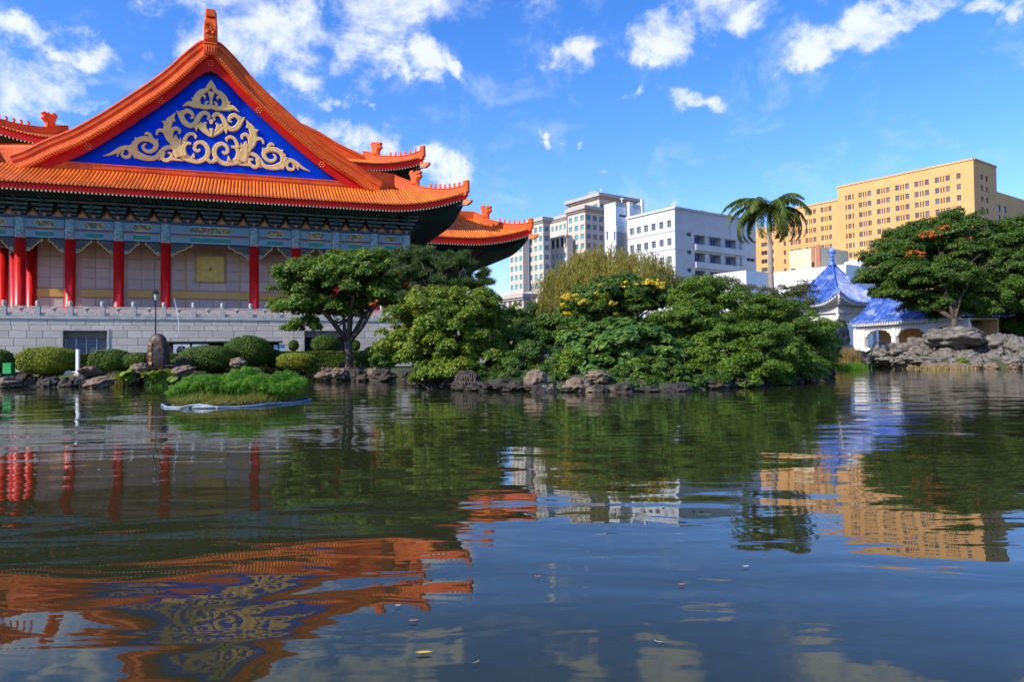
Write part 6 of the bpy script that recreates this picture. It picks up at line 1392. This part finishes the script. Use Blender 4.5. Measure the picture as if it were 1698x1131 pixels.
# right bank rockery
rk = [(1470, 588, 92, 20, 16, 'big pale grey rock with a hollow, leftmost of the right bank rockery'), (1448, 598, 95, 16, 9, 'low grey rock at the left foot of the rockery'), (1420, 592, 98, 15, 9, 'pinkish grey rock before the gallery pier'),
 (1392, 562, 98, 13, 30, 'tall upright grey rock standing at the left corner of the gallery'), (1378, 580, 97, 12, 22, 'upright dark grey rock just left of the tall upright one'), (1402, 588, 96, 14, 14, 'rounded rock at the foot of the tall upright rock'),
 (1500, 585, 91, 22, 13, 'grey craggy rock in front of the gallery arches'), (1521, 577, 92, 17, 14, 'craggy grey rock peak in front of the second arch'), (1528, 592, 88, 20, 14, 'grey rock in the middle row of the rockery left half'), (1502, 598, 89, 18, 8, 'low grey stone beneath the craggy rock'),
 (1548, 584, 89, 15, 19, 'narrow tall grey rock between craggy rocks'), (1586, 562, 86, 36, 15, 'large dark rock below the trunk of the broad tree'), (1552, 560, 88, 18, 12, 'dark sloping rock left of the tree foot'), (1600, 572, 90, 26, 16, 'dark grey block at the centre of the rockery'),
 (1575, 594, 86, 24, 16, 'grey layered rock beside the dark centre block'), (1604, 596, 84, 18, 14, 'grey folded rock, lower right of the dark centre block'), (1628, 582, 86, 18, 14, 'lighter grey rock right of the folded rock'), (1622, 600, 83, 16, 10, 'small brown grey rock near the right waterline'),
 (1655, 575, 84, 20, 18, 'broad grey rock below the right-hand trunk'), (1650, 594, 82, 18, 12, 'grey rock beneath the broad right rock'), (1684, 582, 82, 14, 20, 'pale upright rock near the right picture edge'), (1704, 588, 81, 16, 18, 'pale grey rock cut by the right picture edge'),
 (1540, 603, 86, 22, 7, 'low brown grey stone at the rockery foot'), (1676, 600, 80, 18, 8, 'low grey stone at the right foot of the rockery')]
for a in rk: rock(a[0], a[1], a[2], a[3], a[4], 'rock', a[5])
shore_rocks(shore[15:23], 1395, 1760, .35, .9, 'rockbrown', [(1450, 'small brown stone at the waterline beside the golden reeds'), (1530, 'small brown stone at the waterline under the leftmost rockery stones'), (1600, 'small brown stone at the waterline below the large dark rock'), (1660, 'small brown stone at the waterline below the folded grey rock'), (9999, 'small brown stone at the waterline near the right picture edge')], 'small stones at the right waterline', ysize=.9, step=1.2)
shore_rocks([(x_ + .4, y_ + 1.3) for x_, y_ in shore[15:23]], 1395, 1760, .7, 1.3, 'rock', [(1480, 'low grey stone just above the golden reeds'), (1560, 'low grey stone at the foot of the craggy rockery left half'), (1640, 'low grey stone at the foot of the dark central block'), (9999, 'low grey stone at the foot of the rockery near the right edge')], 'low grey stones under the rockery', ysize=.9, step=1.3)

# ------------------------------------------------------------------ grasses and reeds
def blades(name, P, H_, lean, w, mat, parent, seg=3):
    n = len(P); a = rng.uniform(0, 2*PI, n); d = np.stack([np.cos(a), np.sin(a), np.zeros(n)], 1); s = np.stack([-np.sin(a), np.cos(a), np.zeros(n)], 1); h = H_ * rng.uniform(.6, 1.15, n); ln = lean * rng.uniform(.2, 1.3, n)
    V = np.empty((n, (seg + 1) * 2, 3))
    for k in range(seg + 1):
        t = k / seg; c = P + d * (ln * t**2 * h)[:, None] + np.array([0, 0, 1]) * (h * (t - .12 * t * t * ln))[:, None]; ww = w * (1 - t * .85) / 2
        V[:, 2*k] = c - s * ww; V[:, 2*k+1] = c + s * ww
    base = (np.arange(n) * (seg + 1) * 2)[:, None]; Q = np.concatenate([base + np.array([2*k, 2*k+1, 2*k+3, 2*k+2]) for k in range(seg)]); return np_mesh(name, V.reshape(-1, 3), Q, mat)
# floating islet
ic = (-11.75, 30.8); isl = thing('floating_plant_islet', 'floating raft of bright green papyrus ringed by a blue-white pipe on the pond', 'floating islet', (*ic, 0))
RXI, RYI = 2.75, 3.8
m = MB(); K = 60; pts_ = []
for i in range(K + 1): a = 2*PI*i/K; wv = 1 + .03 * math.sin(5*a + 1) + .02 * math.sin(11*a); pts_.append((RXI*wv*math.cos(a), RYI*wv*math.sin(a), .03 + .02*math.sin(7*a)))
m.tube(pts_, .055, 8, False); m.build('float_pipe', MT['hull'], isl, smooth=True)
m = MB(); m.tube([(-.9, -3.72, .02), (-.6, -3.66, .10), (-.2, -3.63, .12), (.25, -3.7, .08), (.6, -3.8, .02)], [.03, .05, .06, .05, .03], 6); m.build('loose_pipe', MT['hull'], isl)
m = MB(); m.lathe(0, 0, [(.2, -.2), (1, -.05), (.96, .12), (.7, .2), (.3, .24)], 30); o = m.build('soil_mat', MT['mud'], isl); o.scale = (RXI*.93, RYI*.93, 1)
n = 9000; a = rng.uniform(0, 2*PI, n); r_ = np.sqrt(rng.random(n)) * .93; P = np.stack([r_*np.cos(a)*RXI, r_*np.sin(a)*RYI, np.full(n, .12)], 1)
sel = (P[:, 1] > -2.0)
def dome(P): return np.clip(.92 - .5 * (np.hypot(P[:, 0] / RXI, (P[:, 1] - .6) / RYI)) ** 4, .25, 1) * (.9 + .26 * np.sin(P[:, 0] * 2.3 + 1) * np.cos(P[:, 1] * 1.1) + .10 * np.sin(P[:, 0] * 6.1))
def blades_h(name, P, H_, lean, w, mat):
    me = blades(name, P * 0, H_, lean, w, mat, None); n_ = len(P); co = np.empty(len(me.vertices) * 3, dtype=np.float32); me.vertices.foreach_get('co', co); co = co.reshape(n_, -1, 3); co[:, :, 2] *= dome(P)[:, None]; co += P[:, None, :].astype(np.float32); me.vertices.foreach_set('co', co.ravel()); return me
Ps = P[sel][:4500]
o = link('papyrus_stems', blades_h('papyrus_stems', Ps, 1.05, .22, .03, G['grass']), isl); o['kind'] = 'stuff'
S_ = Ps[:1700]; idx = np.repeat(np.arange(len(S_)), 28); d = unit(len(idx)); d[:, 2] = np.abs(d[:, 2]); hh_ = dome(S_) * rng.uniform(.72, 1.2, len(S_)); tops = S_[idx] + np.stack([rng.normal(0, .1, len(S_)), rng.normal(0, .1, len(S_)), hh_], 1)[idx]; V, Q = leaves('', tops + d * .13, d, .22, .022, None, spread=.5)
o = link('papyrus_heads', np_mesh('papyrus_heads', V, Q, G['grass']), isl); o['kind'] = 'stuff'
Py = P[(P[:, 1] < .8) & (np.sin(P[:, 0] * 3.1) * np.cos(P[:, 1] * 2.3 + 1) > -.55)]
o = link('yellow_grass', blades_h('yellow_grass', Py, .62, .75, .035, G['grassy']), isl); o['kind'] = 'stuff'
# reeds at the left bank, reeds at the right
def reed_bed(label, px, Y, rx, h, mat, n, w=.035, lean=.35, cat='reeds', group=None, ry=1.0):
    p = pt(px, 600, Y); r_ = rx * mpp(Y); z = max(0, gz(p.x, p.y)) * .6; t = thing('reed_clump', label, cat, (p.x, p.y, z), 0, group); Pn = np.stack([rng.normal(0, r_*.45, n), rng.normal(0, r_*.3*ry, n), np.zeros(n)], 1)
    o = link('reed_blades', blades('reed_blades', Pn, h, lean, w, G[mat], t), t); o['kind'] = 'stuff'; return t
reed_bed('upright green iris-like leaves on the bank left of the standing stone', 192, 52.5, 16, 1.1, 'grassy', 260)
reed_bed('dry golden reed clump at the left foot of the right bank rockery', 1402, 90, 22, 2.6, 'reed', 900, .06)
reed_bed('low bright green water grass in front of the golden reeds', 1410, 84, 26, .8, 'grass', 900, .05)
reed_bed('short green and brown plants among the right waterline stones', 1560, 80.5, 60, .45, 'reed', 240, .07)
reed_bed('thin green grass tuft on the bank under the standing stone', 262, 51.8, 18, .6, 'grass', 300)
reed_bed('pale green leafy plant growing from the bank below the yellow-green bush', 520, 60, 14, 1.5, 'grassy', 300)
tree('bank_plant', 'light green leafy plant on the bank edge left of the forked tree', 'plant', at_ground(522, 60), [B(520, 608, 60, 12, 12), B(530, 616, 60, 16, 7), B(518, 598, 60, 5, 8)], G['yel'], r0=.04, fork=.4, nl=3, cr=.25, per_m2=4, lpc=60, ln=.16, wd=.08)
for px_, Y_, l_ in ((1525, 91, 'tuft of green plants on top of the rockery left part'), (1598, 82, 'bright green plant low between rockery stones'), (1620, 92, 'small green bush on top of the rockery near the broad tree'), (1690, 80.5, 'yellow-green plant at the right picture edge near the water'), (1445, 97, 'small green tuft beside the leftmost pale rock')):
    p = pt(px_, {1525: 594, 1598: 601, 1620: 570, 1690: 601, 1445: 588}[px_], Y_); t = thing('rock_plant', l_, 'plant', p); (V, Q), _ = crown([(p.x, p.y, p.z, 1.0, .7, .45)], cr=.3, per_m2=3, lpc=60, ln=.2, wd=.1); link('foliage', np_mesh('foliage', V - np.array(p), Q, G['yel']), t)
# broad water plants on the left bank (large leaves, each a piece)
def lobed_leaf(r_):
    m = MB(); K = 12; m.add([(0, 0, .05)] + [(r_*math.cos(2*PI*i/K)*(1 + .12*(i % 2)), r_*math.sin(2*PI*i/K)*(1 + .12*(i % 2)), .08*math.sin(i*1.7)) for i in range(K)], [(0, 1+i, 1+(i+1) % K) for i in range(K)]); return m.mesh('leaf', G['yel'])
LL = lobed_leaf(.42)
for k, (px_, lab) in enumerate(((240, 'big-leaved water plant at the bank left below the standing stone'), (276, 'big-leaved water plant at the bank right below the standing stone'), (212, 'big-leaved water plant beside the iris-like leaves'))):
    p = pt(px_, 621, 51.5); t = thing('taro_plant', lab, 'plant', (p.x, p.y, .2))
    for j in range(9):
        a = random.uniform(0, 6.3); r_ = random.uniform(.1, .8); q = (r_*math.cos(a), r_*math.sin(a)*.6, random.uniform(.35, .85)); link('leaf', LL, t, q, (random.uniform(.2, 1.0), random.uniform(-.5, .5), a), (random.uniform(.6, 1.0),) * 3)
        m = MB(); m.tube([(0, 0, -.2), (q[0]*.5, q[1]*.5, q[2]*.6), q], .015, 4); m.build('stalk', MT['shaft'], t)

# ------------------------------------------------------------------ things on the left bank
# standing stone with carved gilded characters
p = pt(262, 612, 53); st = thing('standing_stone', 'tall dark brown standing stone with worn gold and red carved writing', 'standing stone', (p.x, p.y, .95)); h = pt(262, 550, 53).z - .95; wS = 17 * mpp(53)
b = bmesh.new(); bmesh.ops.create_icosphere(b, subdivisions=5, radius=1)
for v in b.verts:
    q = v.co; n_ = noise.fractal(q * 1.6 + Vector((4, 2, 9)), .9, 2.1, 4); s_ = 1 + .10 * n_; zz = q.z; wx = 1.0 if zz < 0 else 1.0
    x_ = math.copysign(abs(q.x) ** .75, q.x); y_ = math.copysign(abs(q.y) ** .8, q.y)
    v.co = Vector((x_ * wS * s_ * (1.08 - .16 * (zz + 1) * .5), y_ * wS * .62 * s_, (math.copysign(abs(zz) ** .8, zz) + 1) / 2 * h - .15))
me = bpy.data.meshes.new('stone_body'); b.to_mesh(me); b.free(); me.materials.append(MT['stele']); me.polygons.foreach_set('use_smooth', [True] * len(me.polygons)); link('stone_body', me, st)
for k, (zc, wd_) in enumerate(((.72, .10), (.60, .09), (.48, .12), (.36, .09), (.26, .12))):
    m = MB(); x0 = -wS * .42; zc *= h; yf = -wS * .66
    m.box(x0 - wd_, x0 + wd_, yf - .03, yf + .12, zc, zc + .025); m.box(x0 - wd_ * .6, x0 + wd_ * .7, yf - .03, yf + .12, zc - .10, zc - .08); m.box(x0 - .02, x0 + .02, yf - .031, yf + .12, zc - .16, zc + .06); m.box(x0 - wd_*.8, x0 - wd_*.8 + .02, yf - .029, yf + .12, zc - .2, zc); m.box(x0 + wd_*.6, x0 + wd_*.6 + .02, yf - .029, yf + .12, zc - .22, zc - .04)
    m.build('carved_character', MT['gold'] if k % 2 == 0 else MT['orange'], st)
# lamp post
p = pt(258, 600, 58); lp = thing('lamp_post', 'slim black lamp post with white glass lantern behind the standing stone', 'lamp post', (p.x, p.y, 1.0)); zt_ = pt(257, 479, 58).z - 1.0; zl = pt(257, 498, 58).z - 1.0
m = MB(); m.lathe(0, 0, [(.16, 0), (.16, .25), (.08, .4), (.055, .9), (.05, zl - .12), (.09, zl - .1), (.05, zl - .04)], 12); m.build('pole', MT['metal'], lp)
m = MB(); m.lathe(0, 0, [(.10, zl), (.20, zl + .55)], 6); m.build('lantern_glass', MT['lamp'], lp)
m = MB(); hl = zl + .55; m.lathe(0, 0, [(.29, hl), (.30, hl + .04), (.14, hl + .18), (.10, hl + .24), (.03, hl + .27), (.02, zt_)], 12); m.lathe(0, 0, [(.04, zl - .08), (.12, zl - .02), (.12, zl)], 8); m.build('lantern_cap', MT['metal'], lp)
for k in range(6): m = MB(); a = PI/3*k; m.tube([(.105*math.cos(a), .105*math.sin(a), zl), (.21*math.cos(a), .21*math.sin(a), hl)], .012, 4); m.build('lantern_rib', MT['metal'], lp)
# thin bent white pole
t = thing('thin_white_pole', 'thin bent white pole leaning over the air conditioner shelter', 'pole'); q = [pt(289, 494, 64), pt(293, 513, 64), pt(297, 540, 64), pt(296, 550, 64), pt(293, 560, 64)]; t.location = q[-1]; m = MB(); m.tube([tuple(a - q[-1]) for a in q], [.02, .03, .035, .03, .03], 6); m.build('pole', MT['white'], t)
# air conditioner shelter and units
p = pt(278, 595, 66); sh = thing('plant_shelter', 'low dark green open metal shelter against the terrace wall over the air conditioners', 'shelter', (p.x, p.y, 1.0), HA); Ls_ = pt(470, 570, 69).x - p.x; zz = pt(300, 566, 66).z - 1.0
m = MB(); m.box(-.4, Ls_ + .4, -.5, 2.6, zz - .12, zz); m.build('shelter_roof', MT['darkgreen'], sh)
for k in range(5): MB().box(k * Ls_/4 - .06, k * Ls_/4 + .06, -.3, -.18, 0, zz - .121).build('post', MT['darkgreen'], sh)
MB().box(-.2, Ls_, 2.3, 2.4, 0, zz - .121).build('back_panel', MT['void'], sh)
for px_, lab in ((301, 'left grey outdoor air conditioner unit with round fan under the shelter'), (332, 'right grey outdoor air conditioner unit, mostly hidden by the dome bush')):
    p = pt(px_, 585, 65.2); t = thing('air_conditioner', lab, 'air conditioner', (p.x, p.y, pt(px_, 590, 65.2).z), HA); w_ = 12.5 * mpp(65); hh = pt(px_, 571, 65.2).z - pt(px_, 590, 65.2).z
    MB().box(-w_, w_, 0, .6, 0, hh).build('casing', MT['greybox'], t); m = MB(); m.v = []; 
    ring = [( .42*math.cos(2*PI*i/20), -.01, hh*.45 + .42*math.sin(2*PI*i/20)) for i in range(20)]; m.add(ring, [tuple(range(20))]); m.build('fan_opening', MT['void'], t)
    m = MB()
    for k in range(5): a = 2*PI*k/5; m.add([(0, -.03, hh*.45), (.36*math.cos(a), -.05, hh*.45 + .36*math.sin(a)), (.36*math.cos(a+.6), -.02, hh*.45 + .36*math.sin(a+.6))], [(0, 1, 2)])
    m.build('fan', MT['grill'], t)
    m = MB()
    for r_ in (.15, .28, .42): m.tube([(r_*math.cos(2*PI*i/20), -.06, hh*.45 + r_*math.sin(2*PI*i/20)) for i in range(21)], .012, 4, False)
    o = m.build('fan_guard', MT['metal'], t); o['kind'] = 'stuff'
# white stone post, green box, fountain head, pale blue panel, car
p = pt(129, 600, 53.2); t = thing('white_stone_post', 'short white stone post beside the yellow-green bush', 'post', (p.x, p.y, .9)); hh = pt(129, 579, 53.2).z - .9; m = MB(); m.prism([(-.11, 0), (.11, 0), (.10, hh - .1), (.05, hh), (-.07, hh), (-.11, hh - .15)], -.10, .10); m.build('post_shaft', MT['white'], t); MB().box(-.2, .2, -.18, .18, -.1, .08).build('foot', MT['rail'], t)
p = pt(15, 612, 53.5); t = thing('green_box', 'bright green plastic box standing on the bank at the far left', 'box', (p.x, p.y, 1.0)); hh = 17 * mpp(53.5); m = MB(); m.box(-.32, .32, -.25, .25, 0, hh); o = m.build('box_body', MT['greenbox'], t); bv = o.modifiers.new('bevel', 'BEVEL'); bv.width = .03; bv.segments = 2
m = MB(); m.box(-.34, .34, -.27, .27, hh, hh + .05); m.build('lid', MT['greenbox'], t)
p = pt(30, 610, 60); t = thing('low_grey_wall', 'low pale grey wall with two round holes behind the yellow-green bush', 'wall', (p.x, p.y, .9)); m = MB(); m.box(-2.2, 1.6, 0, .3, 0, .85); m.box(-2.3, 1.7, -.05, .35, .85, .95); m.build('wall_body', MT['rail'], t)
for xx in (.2, .7): m = MB(); m.v = []; m.add([(xx + .14*math.cos(2*PI*i/12), -.005, .42 + .14*math.sin(2*PI*i/12)) for i in range(12)], [tuple(range(12))]); m.build('round_hole', MT['void'], t)
p = wp(104, 641); t = thing('fountain_spout', 'small pale stone spout shaped like a head pouring two thin jets into the pond', 'fountain', (p[0], p[1] + .8, .0), 0)
m = MB(); m.lathe(0, 0, [(.30, .35), (.42, .6), (.40, .95), (.22, 1.15), (.05, 1.2)], 14); m.prism([(.2, .55), (.85, .75), (1.1, 1.0), (1.0, 1.15), (.2, 1.1)], -.2, .25); m.build('spout_head', MT['rail'], t, smooth=True)
for sx in (-.16, .1): m = MB(); m.tube([(sx, -.35, .75), (sx, -.5, .7), (sx*1.1, -.6, .35), (sx*1.1, -.64, 0)], [.03, .03, .025, .035], 6); m.build('water_jet', MT['lamp'], t)
p = pt(463, 577, 69); t = thing('pale_blue_panel', 'pale blue rectangular board standing above the hedge before the wall', 'panel', (p.x, p.y, 1.0), HA); z1 = pt(463, 572, 69).z - 1; m = MB(); m.box(-.52, .52, 0, .12, z1 - .75, z1); m.build('board', MT['lightblue'], t); [MB().box(sx*.4 - .04, sx*.4 + .04, .02, .10, 0, z1 - .751).build('leg', MT['greybox'], t) for sx in (-1, 1)]
p = pt(540, 590, 71.5); car = thing('parked_car', 'yellow car parked behind the hedge, only its dark windows and roof showing', 'car', (p.x, p.y, 1.0), HA)
o_ = [(-2.2, .35), (-2.25, .75), (-1.7, .95), (-1.1, 1.40), (-.4, 1.52), (.5, 1.50), (1.3, 1.05), (2.1, .95), (2.25, .7), (2.2, .35)]
m = MB(); m.prism(o_, -.85, .85); o = m.build('body', MT['carpaint'], car); bv = o.modifiers.new('bevel', 'BEVEL'); bv.width = .12; bv.segments = 3
m = MB(); m.prism([(-1.45, .98), (-.98, 1.34), (-.4, 1.43), (.4, 1.41), (1.1, 1.0)], -.88, .88); m.build('side_windows', MT['glass'], car)
for sx in (-1.35, 1.4):
    for sy in (-.8, .62):
        m = MB(); ring = [(sx + .32*math.cos(2*PI*i/18), .32 + .32*math.sin(2*PI*i/18)) for i in range(18)]; m.prism(ring, sy, sy + .2); w_ = m.build('wheel', MT['metal'], car)
# dry roots on the island
for k in range(9):
    p = pt(758 + k * 4, 622, 39.4); t = thing('dry_root', 'bare pale root hanging to the water under the pale green bush', 'root', (p.x, p.y, p.z), 0, 'bare roots at the island edge'); m = MB(); m.tube([(0, 0, 0), (random.uniform(-.1, .1), -.1, -.3), (random.uniform(-.5, .2), -.25, -.75)], [.02, .015, .008], 5); m.build('root_strand', MT['rockbrown'], t)
# blue cover behind the shrubs
p = pt(866, 552, 58); t = thing('blue_tarpaulin', 'bright blue tarpaulin glimpsed between shrubs left of the willow', 'tarpaulin', (p.x, p.y, 1.0)); m = MB(); hh = p.z - 1; m.add([(-.7, 0, 0), (.7, .1, 0), (.75, .2, hh), (.2, .1, hh + .25), (-.6, 0, hh), (-.7, .8, 0), (.7, .9, 0), (.5, .9, hh), (-.5, .9, hh)], [(0, 1, 2, 3, 4), (1, 6, 7, 2), (4, 3, 2, 7, 8), (5, 0, 4, 8)]); m.build('cover', MT['bluegl'], t)

# leaves floating on the pond
def float_leaf(px, py, L_, mat, label, rot, kind=0):
    x_, y_ = wp(px, py, .012); t = thing('floating_leaf', label, 'leaf', (x_, y_, .012), rot); m = MB()
    if kind == 0: pts_ = [(-L_/2, 0), (-L_*.2, .16*L_), (L_*.2, .13*L_), (L_/2, 0), (L_*.2, -.13*L_), (-L_*.2, -.16*L_)]
    else: pts_ = [(-L_/2, .1*L_), (-.1*L_, -.05*L_), (L_/2, -.02*L_), (L_*.1, -.16*L_), (-.3*L_, -.08*L_)]
    m.add([(a, b_, .004 + .03*L_*abs(a)/L_) for a, b_ in pts_], [tuple(range(len(pts_)))]); m.build('blade', mat, t); return t
float_leaf(703, 1083, .11, MT['yellow'], 'yellow green leaf floating near the bottom centre of the pond', .1)
float_leaf(789, 1099, .06, MT['yellow'], 'small orange curled leaf floating right of the yellow one', .8, 1)
float_leaf(1092, 1065, .07, MT['leafwhite'], 'curved white leaf floating in the lower middle of the pond', -.5, 1)
float_leaf(1130, 970, .07, MT['orange'], 'small reddish leaf floating in the middle right of the pond', .2)
float_leaf(1237, 940, .07, MT['leafwhite'], 'tiny white leaf floating under the palm reflection', .2)
float_leaf(660, 1005, .05, MT['leafwhite'], 'tiny pale leaf floating under the gable reflection right side', .2)
float_leaf(892, 957, .06, MT['orange'], 'tiny reddish leaf floating in the pond centre', .0)
float_leaf(686, 1030, .07, MT['orange'], 'dark red leaf floating left of the pond centre', .1)
